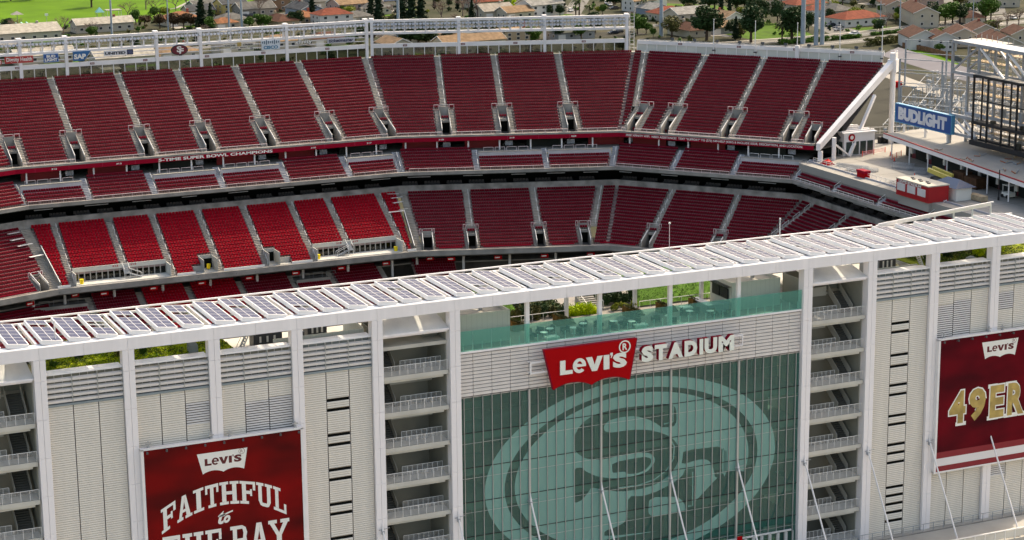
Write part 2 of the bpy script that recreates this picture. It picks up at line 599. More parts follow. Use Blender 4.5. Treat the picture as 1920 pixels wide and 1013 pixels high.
FY = 0.42                      # louvre plane
random.seed(3)
def louvre_bay(b, slots=None, opens=()):
    x0, x1 = b*BAY+0.66, (b+1)*BAY-0.66
    w3 = (x1-x0-0.20)/3
    # open screen on top
    s = MB().box(x0-0.06, x0+0.01, FY-0.14, FY+0.30, -6.15, -3.15).build('louvre_screen', MULLION, tower)
    for k in range(1, 4):
        xx = x0+k*(w3+0.10)-0.10
        MB().box(xx, xx+0.07, FY-0.14, FY+0.30, -6.15, -3.15).build('post', MULLION, s)
    for k in range(3):
        xa = x0+k*(w3+0.10)
        for j in range(5):
            inst('blade', blade_mesh(w3), s, (xa, FY-0.06, -3.62-0.56*j))
        for q in range(2):
            MB().box(xa+w3*(q+1)/3-0.02, xa+w3*(q+1)/3+0.02, FY+0.26, FY+0.32, -6.1, -3.2).build('stiffener', SLATD, s)
    MB().box(x0-0.04, x1+0.04, FY+0.9, FY+1.0, -6.2, -3.15).build('screen_back', GUTTER if b in (3, 11) else STAIRWALL, tower)
    MB().box(x0-0.04, x1+0.04, FY-0.05, FY+1.5, -3.14, -2.98).build('parapet_cap', CLADTOP, tower)
    MB().box(x0-0.04, x1+0.04, FY-0.16, FY+0.3, -6.42, -6.20).build('gutter', GUTTER, tower)
    # closed siding below
    MB().box(x0-0.05, x1+0.05, FY+0.12, FY+0.18, -40, -6.4).build('backing', SEAM, tower)
    for k in range(3):
        xa = x0+k*(w3+0.10)
        cuts = []
        if slots and k == 1:
            cuts = [(z+0.17, z-0.17) for z in slots]
        for (kk, za, zb) in opens:
            if kk == k:
                cuts.append((za, zb))
        cuts.sort(reverse=True)
        z = -6.43
        for (a, c) in cuts+[(-40.0, None)]:
            if z-a > 0.05:
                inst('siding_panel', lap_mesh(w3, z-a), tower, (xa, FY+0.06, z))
            if c is None: break
            if a-c < 0.5:     # slot window
                sm = MB()
                sm.box(xa, xa+w3, FY+0.02, FY+0.115, c-0.06, c)
                wnd = sm.build('slot_window', SLATD, tower)
                MB().box(xa, xa+w3, FY+0.09, FY+0.115, c, a).build('pane', BLACK, wnd)
            else:             # open ventilation blades
                vm = MB()
                zz = a
                while zz > c+0.1:
                    vm.hexa([(xa, FY-0.04, zz-0.20), (xa+w3, FY-0.04, zz-0.20), (xa+w3, FY+0.05, zz-0.06), (xa, FY+0.05, zz-0.06),
                             (xa, FY-0.06, zz-0.16), (xa+w3, FY-0.06, zz-0.16), (xa+w3, FY+0.03, zz-0.02), (xa, FY+0.03, zz-0.02)])
                    zz -= 0.27
                vm.build('ventilation_blades', SLATD, tower, kind='stuff')
                MB().box(xa, xa+w3, FY+0.09, FY+0.115, c, a).build('vent_back', BLACK, tower)
            z = c
SL3 = [z for k in range(7) for z in (-9.64-3.92*k, -10.74-3.92*k)]
SL11 = [-9.5, -10.6, -13.5, -14.9, -17.3, -18.5, -21.2, -22.3, -24.9, -26.0, -27.2, -30.4, -31.5, -32.6, -33.7, -34.8]
louvre_bay(0)
louvre_bay(1, opens=((2, -7.9, -10.2),))
louvre_bay(2, opens=((1, -8.6, -12.2), (2, -8.4, -12.2)))
louvre_bay(3, slots=SL3)
louvre_bay(11, slots=SL11)
louvre_bay(12, opens=((0, -8.0, -12.6), (1, -7.6, -12.6)))
louvre_bay(13, opens=((0, -7.3, -9.5), (0, -29.9, -31.2)))

# ---- stair bays
def rail_mesh(L, h=1.08, nb=9, npost=8, flat=0.02):
    m = MB()
    for k in range(npost+1):
        x = L*k/npost
        m.box(x-0.022, x+0.022, -0.02, 0.02, 0, h)
    for j in range(nb):
        z = 0.10+(h-0.12)*j/(nb-1)
        m.box(0, L, -0.012, 0.012, z-flat/2, z+flat/2)
    m.box(0, L, -0.035, 0.035, h-0.02, h+0.03)
    return m.mesh('railing', RAILW)

def stair_bay(b, right):
    x0, x1 = b*BAY+0.62, (b+1)*BAY-0.62
    W = x1-x0
    wl = MB()
    wl.box(x0-0.01, x1+0.01, 6.5, 6.7, -40, -3.2)
    wl.box(x0-0.02, x0+0.10, 1.16, 6.5, -40, -3.2)
    wl.box(x1-0.10, x1+0.02, 1.16, 6.5, -40, -3.2)
    st = wl.build('stairwell', STAIRWALL, tower)
    rl = rail_mesh(W-0.3)
    rs = rail_mesh(W*0.62)
    dx = 0.0 if right else 1.0
    X = lambda u: (x1-u) if right else (x0+u)    # u from the tread side
    for k in range(8):
        z = -7.93-4.05*k
        sl = MB()
        sl.box(x0+0.10, x1-0.10, 0.55, 2.5, z-0.22, z)
        sl.box(x0+0.10, x1-0.10, 0.30, 0.54, z-0.42, z+0.06)
        sl.box(x0+0.10, x1-0.60, 0.56, 0.95, z-0.72, z-0.23)
        sl.build('landing', STAIRSLAB, st)
        inst('railing', rl, st, (x0+0.15, 0.42, z+0.06))
        inst('railing', rs, st, (x0+0.15 if right else x1-0.15-W*0.62, 2.42, z+0.0))
        zt = z+2.0
        # mid landing at the back and its parapet
        ml = MB()
        ml.box(x0+0.12, x1-0.12, 5.3, 6.48, zt-0.2, zt)
        ua, ub = X(2.5), X(W-0.12)
        ml.box(min(ua, ub), max(ua, ub), 5.18, 5.29, zt-0.35, zt+0.75)
        ml.build('mid_landing', STAIRSLAB, st)
        # flight going away (treads seen from above, shade put into their colour)
        fa, fb = X(0.55), X(2.15)
        xa, xb = min(fa, fb), max(fa, fb)
        fm = MB()
        for j in range(11):
            y = 2.5+2.8*j/11
            fm.box(xa, xb, y, y+2.8/11+0.02, z+2.0*j/11-0.05, z+2.0*(j+1)/11)
        fm.build('flight', STAIRTREAD, st)
        for xx in (xa-0.06, xb+0.02):
            pm = MB()
            pm.hexa([(xx, 2.4, z-0.15), (xx+0.04, 2.4, z-0.15), (xx+0.04, 5.3, z+1.85), (xx, 5.3, z+1.85),
                     (xx, 2.4, z+0.95), (xx+0.04, 2.4, z+0.95), (xx+0.04, 5.3, z+2.95), (xx, 5.3, z+2.95)])
            pm.build('parapet', STAIRSLAB, st)
        # flight coming forward on the other side (its sloping underside and band)
        ga, gb = X(W-0.3), X(W-1.9)
        xa, xb = min(ga, gb), max(ga, gb)
        gm = MB()
        gm.hexa([(xa, 5.3, zt-0.25), (xb, 5.3, zt-0.25), (xb, 2.5, zt+1.80), (xa, 2.5, zt+1.80),
                 (xa, 5.3, zt+0.02), (xb, 5.3, zt+0.02), (xb, 2.5, zt+2.05), (xa, 2.5, zt+2.05)])
        xx = xb if right else xa-0.06
        gm.hexa([(xx, 5.3, zt-0.3), (xx+0.06, 5.3, zt-0.3), (xx+0.06, 2.5, zt+1.75), (xx, 2.5, zt+1.75),
                 (xx, 5.3, zt+0.55), (xx+0.06, 5.3, zt+0.55), (xx+0.06, 2.5, zt+2.6), (xx, 2.5, zt+2.6)])
        gm.build('flight', STAIRSLAB, st)
    # vaulted white roof over the stairs
    cm = MB()
    n = 14
    for j in range(n):
        ya, yb = 0.18+8.6*j/n, 0.18+8.6*(j+1)/n
        za, zb = -3.1+1.05*math.sin(math.pi*j/n*0.62), -3.1+1.05*math.sin(math.pi*(j+1)/n*0.62)
        for q in range(4):
            xa, xb = x0+0.02+(W-0.04)*q/4, x0+0.02+(W-0.04)*(q+1)/4
            sag = [0.0, 0.05, 0.07, 0.05, 0.0]
            cm.face([(xa, ya, za-sag[q]), (xb, ya, za-sag[q+1]), (xb, yb, zb-sag[q+1]), (xa, yb, zb-sag[q])])
    cm.build('vaulted_roof', mat('white_roof_membrane', (0.62, 0.62, 0.58), 0.5, 0.08, 0.5), tower, smooth=True)
    em = MB()
    em.box(x0+0.02, x1-0.02, 0.10, 0.30, -3.32, -3.12)
    em.box(x0+0.12, x1-0.12, 0.34, 0.55, -3.55, -3.25)
    em.build('roof_eave', CLAD, tower)
stair_bay(-1, True)
stair_bay(4, False)
stair_bay(10, True)

# ---- glass wall between columns 5 and 10
GX0, GX1 = 5*BAY+0.62, 10*BAY-0.62
curtain = MB()
curtain.box(GX0, GX1, 0.62, 0.68, -11.55, -11.45)
cw = curtain.build('curtain_wall', MULLION, tower)
strong = [-11.55, -15.6, -19.66, -23.7, -27.78, -31.85]
rows = []
for a in strong:
    rows.append((a-0.03, a-1.22))
    rows.append((a-1.25, a-4.02))
mx = [GX0]+[45+1.125*k for k in range(1, 40)]+[GX1]
npane = 0
rest = MB()
_pc = {}
def pane_mesh(w, h):
    k = (round(w, 3), round(h, 2))
    if k not in _pc:
        _pc[k] = MB().face([(0, 0, 0), (w, 0, 0), (w, 0, h), (0, 0, h)]).mesh('pane', CURTAIN)
    return _pc[k]
order = [r for r in rows if r[0]-r[1] > 2]+[r for r in rows if r[0]-r[1] < 2]
for (a, c) in order:
    c = max(c, -36.4)
    for k in range(40):
        if a < -33 and c < -35: pass
        xa, xb = mx[k]+0.02, mx[k+1]-0.02
        if npane < 300:
            inst('pane', pane_mesh(xb-xa, a-c), cw, (xa, 0.58+0.004*((k*7) % 3), c))
            npane += 1
        else:
            rest.face([(xa, 0.58, c), (xb, 0.58, c), (xb, 0.58, a), (xa, 0.58, a)])
rest.build('pane', CURTAIN, cw, kind='stuff')
_mm = MB().box(-0.028, 0.028, 0, 0.17, 0, 25).mesh('mullion', MULLION)
_mt = MB().box(-0.11, 0.11, -0.1, 0.17, 0, 25).mesh('main_mullion', MULLION)
for k in range(1, 40):
    inst('mullion', _mt if k % 8 == 0 else _mm, cw, (45+1.125*k, 0.42 if k % 8 else 0.40, -36.4))
for a in strong[1:]:
    MB().box(GX0, GX1, 0.53, 0.60, a-0.05, a+0.03).build('transom', STEELK, cw)
    MB().box(GX0, GX1, 0.545, 0.60, a-1.255, a-1.215).build('transom', MULLION, cw)
# floors and rooms behind the glass
for j, a in enumerate(strong[1:]):
    MB().box(GX0, GX1, 0.75, 7.9, a-0.95, a-0.15).build('floor_slab', mat('inner_floor', (0.24, 0.25, 0.22), 0.7, 0.25, 0.2), cw)
    pm = MB()
    for q in range(5):
        xq = 47+9*q+random.uniform(0, 5)
        pm.box(xq, xq+random.uniform(1, 3.5), 5.5, 7.8, a-0.14, a+random.uniform(1.4, 3.0))
    pm.build('room_partition', mat('inner_partition', (0.28, 0.27, 0.22), 0.8, 0.3, 0.15), cw)
MB().box(GX0, GX1, 7.9, 8.1, -36.5, -6.4).build('inner_wall', mat('inner_back_wall', (0.07, 0.085, 0.07), 0.8, 0.4, 0.1), cw)
for q in range(6, 10):
    MB().box(q*9-0.3, q*9+0.3, 1.3, 1.9, -36.5, -12).build('inner_column', CONC, cw)
# frosted emblem on the glass
def ell(a, b, n=96, cx=67.4, cz=-22.9):
    return [(cx+a*math.cos(2*math.pi*k/n), cz+b*math.sin(2*math.pi*k/n)) for k in range(n)]
E_S = [(72.8, -15.6), (72.9, -18.4), (70.9, -18.3), (70.6, -18.0), (69.5, -17.2), (67.5, -16.4), (65.6, -16.3), (64.0, -16.5), (63.4, -17.1), (63.5, -17.7), (64.3, -18.0), (66.9, -18.0), (69.1, -18.3), (71.1, -19.0), (72.4, -19.8), (73.2, -20.9), (73.3, -22.1), (72.9, -23.3), (71.8, -24.4), (70.0, -25.2), (67.8, -25.4), (65.6, -25.3), (63.6, -24.8), (61.8, -24.2), (61.5, -24.7), (60.6, -25.6), (59.7, -25.8), (59.6, -25.1), (59.6, -21.6), (60.6, -21.6), (61.0, -22.1), (62.5, -23.0), (64.7, -23.6), (67.3, -23.7), (69.1, -23.4), (70.0, -22.5), (70.1, -21.8), (69.3, -21.1), (67.8, -20.9), (65.4, -20.9), (63.2, -21.1), (61.2, -20.7), (60.2, -20.0), (59.6, -19.3), (59.6, -17.9), (60.2, -16.8), (61.2, -16.0), (62.5, -15.5), (65.3, -15.2), (68.6, -15.3)]
E_T = [(64.5, -21.6), (68.6, -21.5), (69.5, -21.8), (69.6, -22.4), (68.9, -23.1), (67.8, -23.4), (66.5, -23.3), (66.1, -22.9), (64.7, -22.9), (64.5, -22.7)]
E_FA = [(73.8, -21.5), (79.6, -21.7), (79.7, -25.6), (78.1, -25.5), (78.0, -24.7), (77.6, -23.6), (76.9, -23.0), (75.8, -22.9), (73.6, -23.2), (73.7, -22.4)]
E_FS = [(66.6, -26.0), (68.5, -26.3), (70.4, -26.0), (72.5, -25.3), (73.7, -24.6), (74.1, -23.8), (75.6, -23.9), (75.5, -29.0), (74.2, -28.9), (74.1, -28.2), (73.6, -27.5), (72.9, -27.0), (69.4, -26.6), (69.2, -28.4), (69.6, -28.9), (70.5, -29.5), (72.3, -29.8), (72.3, -31.0), (63.5, -30.5), (63.5, -29.8), (65.2, -29.5), (66.2, -29.1), (66.5, -28.3)]
def stroke(pts, w):
    L, Rr = [], []
    for i, q in enumerate(pts):
        a = Vector(pts[max(i-1, 0)])
        b = Vector(pts[min(i+1, len(pts)-1)])
        t = (b-a).normalized()
        n = Vector((-t.y, t.x))*(w/2)
        L.append((q[0]+n.x, q[1]+n.y))
        Rr.append((q[0]-n.x, q[1]-n.y))
    return L+Rr[::-1]
def smooth_loop(lp, n=2):
    for _ in range(n):
        out = []
        for i in range(len(lp)):
            a, b = lp[i], lp[(i+1) % len(lp)]
            out += [(a[0]*.8+b[0]*.2, a[1]*.8+b[1]*.2), (a[0]*.2+b[0]*.8, a[1]*.2+b[1]*.8)]
        lp = out
    return lp
inl = [stroke([(72.1, -19.9), (72.6, -20.8), (72.5, -22.3), (71.6, -23.6), (70.0, -24.5), (67.8, -24.9), (65.4, -24.8)], 0.16),
       stroke([(72.4, -15.9), (72.4, -17.8), (71.2, -17.9)], 0.16), stroke([(79.15, -22.0), (79.15, -25.1), (78.4, -25.0)], 0.16),
       stroke([(75.1, -24.3), (75.15, -28.5), (74.5, -28.45)], 0.16)]
loops = [ell(18.87, 11.0), ell(16.45, 9.75), ell(15.2, 9.2), smooth_loop(E_S), smooth_loop(E_T, 1), smooth_loop(E_FA, 1), smooth_loop(E_FS, 1)]+inl
vs, fs = curve_fill(loops)
em = MB()
put2d(em, vs, fs, (0, 0.568, 0), (1, 0, 0), (0, 0, 1))
em.build('frosted_emblem', FILM, cw, label='frosted oval emblem with interlocked letters S and F')
# doors at the foot of the glass wall
dr = MB()
for k in range(12):
    x = 75.5+1.125*k
    dr.box(x-0.05, x+0.05, 0.20, 0.36, -36.5, -33.5)
    dr.box(x+0.12, x+0.19, 0.22, 0.34, -36.4, -33.7)
    dr.box(x+0.95, x+1.02, 0.22, 0.34, -36.4, -33.7)
dr.box(75.4, 88.6, 0.2, 0.40, -33.62, -33.45)
dr.build('entrance_doors', mat('door_frame_grey', (0.62, 0.62, 0.60), 0.4, 0.05), cw)

# ---- louvre band above the glass wall
band = MB().box(GX0, GX1, 0.62, 0.66, -11.45, -6.35).build('louvre_band', SEAM, tower)
pm = MB()
for j in range(12):
    zz = -6.62-0.405*j
    pm.hexa([(0.03, -0.02, zz-0.20), (2.22, -0.02, zz-0.20), (2.22, 0.14, zz-0.14), (0.03, 0.14, zz-0.14),
             (0.03, -0.01, zz+0.10), (2.22, -0.01, zz+0.10), (2.22, 0.14, zz+0.14), (0.03, 0.14, zz+0.14)])
_lb = pm.mesh('slat_panel', SLATD)
for k in range(20):
    xa = 45+2.25*k
    if k == 0 or k == 19:
        inst('slat_panel', _lb, band, (GX0 if k == 0 else xa, 0.44, 0), scale=((2.25-0.64)/2.25, 1, 1))
    else:
        inst('slat_panel', _lb, band, (xa, 0.44, 0))
MB().box(GX0, GX1, 0.28, 0.75, -6.36, -6.14).build('band_cap', CLAD, tower)

# ---- struts bracing the facade, with their head fittings
for i in range(4, 15):
    x = i*9.0
    y0, z0 = (-0.05, -25.0) if i in FULLCOL else (0.28, -24.5)
    ms = MB()
    ms.tube((x, y0-0.15, z0), (x, y0-7.3, z0-11.8), 0.10, 8)
    ms.tube((x, y0, z0+0.9), (x, y0-0.2, z0-0.1), 0.02, 8, 0.14)
    so = ms.build('strut', WHITE, tower)
    hm = MB()
    hm.bar((x-0.45, y0-0.15, z0+0.05), (x+0.25, y0-0.15, z0+0.12), 0.10, 0.07)
    hm.bar((x+0.25, y0-0.15, z0+0.10), (x+0.75, y0-0.3, z0+0.25), 0.05)
    hm.box(x-0.16, x+0.16, y0-0.35, y0-0.05, z0-0.45, z0-0.05)
    hm.build('head_fitting', STEELG, so)

# ---- red panel sign and walkway at the foot of the facade
MB().box(80.6, 81.3, -0.6, -0.5, -36.4, -32.9).build('red_plaque', SIGNRED, None, 'small dark red upright plaque at the foot of the glass wall', 'plaque')
# ================================================================ signs on the facade
def levis_letters(mb, x0, x1, z0, z1, y, dep=None):
    """L e V I ' S as heavy letters between x0..x1, z0..z1"""
    w = x1-x0
    n = Vector((0, -1, 0))
    def put(sh, u0, u1, v0=0.0, v1=1.0):
        vs, fs = curve_fill(sh)
        put2d(mb, vs, fs, (x0+w*u0, y, z0+(z1-z0)*v0), (w*(u1-u0), 0, 0), (0, 0, (z1-z0)*(v1-v0)), dep)
    put([[(0, 0), (1, 0), (1, .27), (.42, .27), (.42, 1), (0, 1)]], 0, .185, .02, .98)
    put([[(0, 1), (.36, 1), (.52, .42), (.68, 1), (1, 1), (.66, 0), (.36, 0)]], .385, .635, .0, .98)
    put([[(0, 0), (1, 0), (1, 1), (0, 1)]], .65, .735, .0, .98)
    put([[(.1, 1), (1, 1), (1, .5), (.45, 0), (.3, .1), (.55, .55), (.1, .55)]], .745, .785, .72, 1.08)
    oc = lambda a, rx, ry: (.5+rx*math.cos(R(a)), .5+ry*math.sin(R(a)))
    lp = [oc(a, .5, .5) for a in range(-8, 322, 12)]+[oc(316, .5, .5)]
    lp += [oc(a, .24, .28) for a in range(312, 200, -12)]+[(.275, .42), (.995, .42)]
    put([lp, [oc(a, .22, .30) for a in range(14, 167, 17)]], .19, .385, .0, 1.0)
    put_text(mb, 'S', (x0+w*.79, y, z0), (w*.21, 0, 0), (0, 0, (z1-z0)*1.0), 0.055, dep)

# red batwing sign board
bw = batwing()
levis = thing('brand_sign', (61.0, -0.7, -11.45), "big red batwing sign board reading LEVI'S above the glass wall", 'sign')
m = MB()
m.prism([(55.2+11.55*u, -1.0, -11.45+4.75*v) for u, v in bw], (0, 0.42, 0))
m.build('board', SIGNRED, levis)
m = MB()
pts = [(55.2+11.55*u, -11.45+4.75*v) for u, v in bw]
for k in range(len(pts)):
    a, b = pts[k], pts[(k+1) % len(pts)]
    m.bar((a[0], -0.80, a[1]), (b[0], -0.80, b[1]), 0.46, 0.05, up=(0, 0, 1) if abs(a[0]-b[0]) > 0.1 else (1, 0, 0))
m.build('board_edge', SIGNREDSIDE, levis)
m = MB()
levis_letters(m, 57.15, 65.5, -9.85, -8.15, -1.09, (0, 0.085, 0))
m.build('letters', LETTER, levis)
m = MB()
vs, fs = curve_fill([[(0.74*math.cos(a*math.pi/20), 0.74*math.sin(a*math.pi/20)) for a in range(40)], [(0.60*math.cos(a*math.pi/20), 0.60*math.sin(a*math.pi/20)) for a in range(40)]])
put2d(m, vs, fs, (65.25, -1.05, -7.50), (1, 0, 0), (0, 0, 1), (0, 0.045, 0))
put_text(m, 'R', (64.97, -1.05, -7.88), (0.60, 0, 0), (0, 0, 0.78), 0.03, (0, 0.045, 0))
m.build('registered_mark', LETTER, levis)
m = MB()
for z in (-8.15, -9.35):
    m.box(53.7, 55.9, -0.55, -0.40, z-0.09, z+0.09)
m.box(53.7, 53.88, -0.56, -0.39, -9.45, -8.05)
for x in (53.8, 55.6):
    for z in (-8.15, -9.35):
        m.box(x-0.05, x+0.05, -0.40, 0.45, z-0.05, z+0.05)
m.build('support_rail', WHITE, levis)
# STADIUM letters
stad = thing('letter_sign', (73.5, -0.7, -9.6), 'raised cream letters STADIUM with red sides on white rails', 'sign')
bx = 67.35
for ch, w in zip('STADIUM', (1.62, 1.72, 2.02, 1.78, 0.72, 1.78, 2.2)):
    m = MB()
    if ch == 'I':
        sq = ([(0, 0), (1, 0), (1, 1), (0, 1)], [(0, 1, 2, 3)])
        put2d(m, sq[0], sq[1], (bx+0.12, -1.12, -9.62), (w-0.24, 0, 0), (0, 0, 1.87), None)
        f2 = MB(); put2d(f2, sq[0], sq[1], (bx+0.12, -1.115, -9.62), (w-0.24, 0, 0), (0, 0, 1.87), (0, 0.62, 0))
    else:
        put_text(m, ch, (bx, -1.12, -9.62), (w-0.12, 0, 0), (0, 0, 1.87), 0.062)
        f2 = MB(); put_text(f2, ch, (bx, -1.115, -9.62), (w-0.12, 0, 0), (0, 0, 1.87), 0.062, (0, 0.62, 0))
    lo = m.build('letter', LETTER, stad)
    f2.build('letter_side', SIGNREDSIDE, lo)
    bx += w+0.06
m = MB()
for z in (-8.15, -9.35):
    m.box(66.95, 81.0, -0.48, -0.36, z-0.09, z+0.09)
m.box(80.84, 81.0, -0.49, -0.35, -9.45, -8.05)
for x in (68.5, 73.0, 77.0, 80.9):
    for z in (-8.15, -9.35):
        m.box(x-0.05, x+0.05, -0.36, 0.45, z-0.05, z+0.05)
m.build('support_rail', WHITE, stad)

# ---- two printed banners
def bannermat(name, c, d):
    m = mat(name, c, 0.6, 0.1, 0.16, spec=0.08, col2=d, detail=2.0, stretch=(0.7, 1, 1.5))
    return m
BAN1 = bannermat('banner_red_cloth_print', (0.22, 0.003, 0.003), (0.035, 0.003, 0.003))
BAN2 = bannermat('banner_crimson_print', (0.15, 0.001, 0.007), (0.03, 0.001, 0.004))

def banner(x0, x1, z0, z1, bm, label, cx):
    t = thing('banner', ((x0+x1)/2, -0.3, z0), label, 'banner')
    m = MB()
    fw = 0.30
    m.box(x0-fw, x0, -0.62, -0.06, z0-0.1, z1+0.1)
    m.box(x1, x1+fw, -0.62, -0.06, z0-0.1, z1+0.1)
    m.box(x0-fw, x1+fw, -0.62, -0.06, z1+0.002, z1+0.22)
    m.box(x0-fw, x1+fw, -0.60, -0.06, z0-0.20, z0-0.002)
    m.build('frame', WHITE, t)
    # printed sheet in two lengths, folded in over the column between them
    m = MB()
    y = -0.56
    m.hexa([(x0, y, z0), (cx-0.28, y, z0), (cx-0.28, y+0.1, z0), (x0, y+0.1, z0), (x0, y, z1), (cx-0.28, y, z1), (cx-0.28, y+0.1, z1), (x0, y+0.1, z1)])
    m.hexa([(cx+0.28, y, z0), (x1, y, z0), (x1, y+0.1, z0), (cx+0.28, y+0.1, z0), (cx+0.28, y, z1), (x1, y, z1), (x1, y+0.1, z1), (cx+0.28, y+0.1, z1)])
    m.hexa([(cx-0.279, y+0.001, z0), (cx+0.279, y+0.001, z0), (cx+0.279, y+0.1, z0), (cx-0.279, y+0.1, z0), (cx-0.279, y+0.001, z1), (cx+0.279, y+0.001, z1), (cx+0.279, y+0.1, z1), (cx-0.279, y+0.1, z1)])
    m.build('sheet', bm, t)
    lampm = MB().bar((0, 0, 0.02), (0, -0.42, 0.30), 0.05).box(-0.09, 0.09, -0.56, -0.40, 0.10, 0.34).mesh('lamp', LAMPDARK)
    for k in range(9):
        xx = x0+0.3+(x1-x0-0.6)*k/8
        inst('lamp', lampm, t, (xx, -0.5, z1-0.38))
    bm2 = MB().box(-0.14, 0.14, -0.15, 0.1, 0, 0.16).bar((-0.3, 0, 0.42), (0.32, 0, 0.42), 0.11, 0.11).box(-0.05, 0.05, -0.05, 0.05, 0.1, 0.7).mesh('fitting', LAMPGREY)
    for xx in (x0+0.6, cx-1.1, cx+0.9, x1-0.5):
        inst('fitting', bm2, t, (xx, -0.3, z1+0.22))
    return t

def banner_logo(t, x0, x1, z0, z1, y):
    m = MB()
    vs, fs = curve_fill([bw])
    put2d(m, vs, fs, (x0, y, z0), (x1-x0, 0, 0), (0, 0, z1-z0))
    m.build('logo', PRINTW, t)
    m = MB()
    w = x1-x0
    levis_letters(m, x0+w*.145, x0+w*.88, z1-(z1-z0)*.62, z1-(z1-z0)*.27, y-0.004)
    vs, fs = curve_fill([[(0.33*math.cos(a*math.pi/16), 0.33*math.sin(a*math.pi/16)) for a in range(32)], [(0.29*math.cos(a*math.pi/16), 0.29*math.sin(a*math.pi/16)) for a in range(32)]])
    put2d(m, vs, fs, (x0+w*.885, y-0.004, z1-(z1-z0)*.13), (1, 0, 0), (0, 0, 1))
    put_text(m, 'R', (x0+w*.885-0.14, y-0.004, z1-(z1-z0)*.13-0.17), (0.28, 0, 0), (0, 0, 0.34), 0.0)
    m.build('logo_letters', mat('print_maroon', (0.10, 0.004, 0.008), 0.5, 0.1), t)

b1 = banner(9.9, 26.85, -29.0, -12.05, BAN1, 'red cloth-print banner reading FAITHFUL to THE BAY on the left of the facade', 18.25)
banner_logo(b1, 15.5, 20.95, -15.5, -13.23, -0.568)
m = MB()
top = lambda x: -16.65-0.0435*(x-18.25)**2
bot = lambda x: -19.15-0.0475*(x-18.25)**2
xs = [11.4, 13.1, 14.85, 16.2, 17.75, 19.95, 21.75, 23.6, 25.1]
for k, ch in enumerate('FAITHFUL'):
    xa, xb = xs[k], xs[k+1]-0.12
    put_slab(m, ch, lambda u, v, xa=xa, xb=xb: (xa+(xb-xa)*u, -0.566, bot(xa+(xb-xa)*u)+(top(xa+(xb-xa)*u)-bot(xa+(xb-xa)*u))*v), (0, -0.004, 0))
for ch, xa, xb in (('T', 11.43, 13.3), ('H', 13.56, 15.8), ('E', 16.02, 17.75), ('B', 18.73, 20.6), ('A', 20.85, 22.95), ('Y', 23.0, 25.17)):
    put_slab(m, ch, lambda u, v, xa=xa, xb=xb: (xa+(xb-xa)*u, -0.566, -25.0+3.28*v), (0, -0.004, 0))
m.build('lettering', PRINTW, b1)
m = MB()
put_text(m, 't', (17.45, -0.575, -21.25), (0.85, 0, 0), (0, 0, 1.45), 0.03, None, 0.35)
put_text(m, 'o', (18.05, -0.575, -21.2), (0.75, 0, 0), (0, 0, 0.85), 0.05, None, 0.35)
m.bar((17.6, -0.573, -20.4), (19.1, -0.573, -19.95), 0.16, 0.004, up=(0, -1, 0))
m.build('lettering', PRINTW, b1)

b2 = banner(108.8, 125.9, -29.0, -12.15, BAN2, 'crimson banner reading 49ERS with white stripe on the right of the facade', 117.25)
banner_logo(b2, 115.0, 120.5, -15.3, -13.12, -0.568)
m = MB()
for ch, xa, xb in (('4', 110.4, 113.0), ('9', 113.35, 116.0), ('E', 116.5, 118.8), ('R', 119.2, 121.9), ('S', 122.3, 124.8)):
    if ch in 'ER':
        for k, q in enumerate(((-0.12, -0.03, 0.62, 0.09), (-0.12, 0.91, 0.5, 1.03))):
            m.face([(xa+(xb-xa)*a, -0.578-0.0005*k, -23.2+4.4*b) for a, b in _q(*q)])
        if ch == 'R':
            m.face([(xa+(xb-xa)*a, -0.5776, -23.2+4.4*b) for a, b in _q(0.66, -0.03, 1.14, 0.09)])
    if ch == '4':
        m.face([(xa+(xb-xa)*a, -0.578, -23.2+4.4*b) for a, b in _q(0.42, -0.05, 1.02, 0.06)])
    put_text(m, ch, (xa-0.08, -0.574, -23.28), (xb-xa+0.16, 0, 0), (0, 0, 4.56), 0.075)
m.build('number_outline', PRINTW, b2)
m = MB()
for ch, xa, xb in (('4', 110.4, 113.0), ('9', 113.35, 116.0), ('E', 116.5, 118.8), ('R', 119.2, 121.9), ('S', 122.3, 124.8)):
    put_text(m, ch, (xa+0.08, -0.584, -23.1), (xb-xa-0.16, 0, 0), (0, 0, 4.2), 0.045)
m.build('numbers', GOLD, b2)
RIB1 = stripemat('ribbed_red_print', (0.26, 0.006, 0.018), (0.16, 0.004, 0.012), 0, 0.16)
RIB2 = stripemat('ribbed_white_print', (0.72, 0.69, 0.68), (0.60, 0.57, 0.56), 0, 0.16)
for za, zb, mm_ in ((-26.5, -27.3, RIB1), (-27.3, -28.3, RIB2), (-28.3, -28.98, RIB1)):
    MB().face([(108.82, -0.566, zb), (125.88, -0.566, zb), (125.88, -0.566, za), (108.82, -0.566, za)]).build('stripe', mm_, b2)

# ================================================================ solar canopy
canopy = thing('solar_canopy', (58.5, 5, -4), 'white steel canopy frame carrying the solar trays on the tower roof', 'canopy frame')
for i in range(-1, 15):
    x = i*9.0
    m = MB()
    m.box(x-0.12, x+0.12, 1.0, 10.1, -0.30, 0.16)
    m.build('rafter', WHITE, canopy)
    if not 5 < i < 10:
        MB().box(x-0.17, x+0.17, 9.35, 9.70, -3.6 if i not in (5, 10) else -6.3, -0.31).build('post', WHITE, canopy)
    else:
        MB().box(x-0.22, x+0.22, 0.62, 1.06, -6.3, -0.05).build('post', WHITE, canopy)
        MB().box(x-0.20, x+0.20, 9.3, 9.7, -6.3, -0.31).build('post', WHITE, canopy)
m = MB()
m.box(-14, 127, 10.1, 10.32, -0.10, 0.12)
for x in range(-12, 127, 3):
    m.box(x-0.04, x+0.04, 10.32, 10.75, -0.05, 0.02)
m.tube((-14, 10.8, 0.34), (106, 10.8, 0.34), 0.11, 8)
m.build('rear_rail', WHITE, canopy)
m = MB()
m.bar((106, 9.9, 0.35), (127, 14.6, 0.45), 0.20, 0.34)
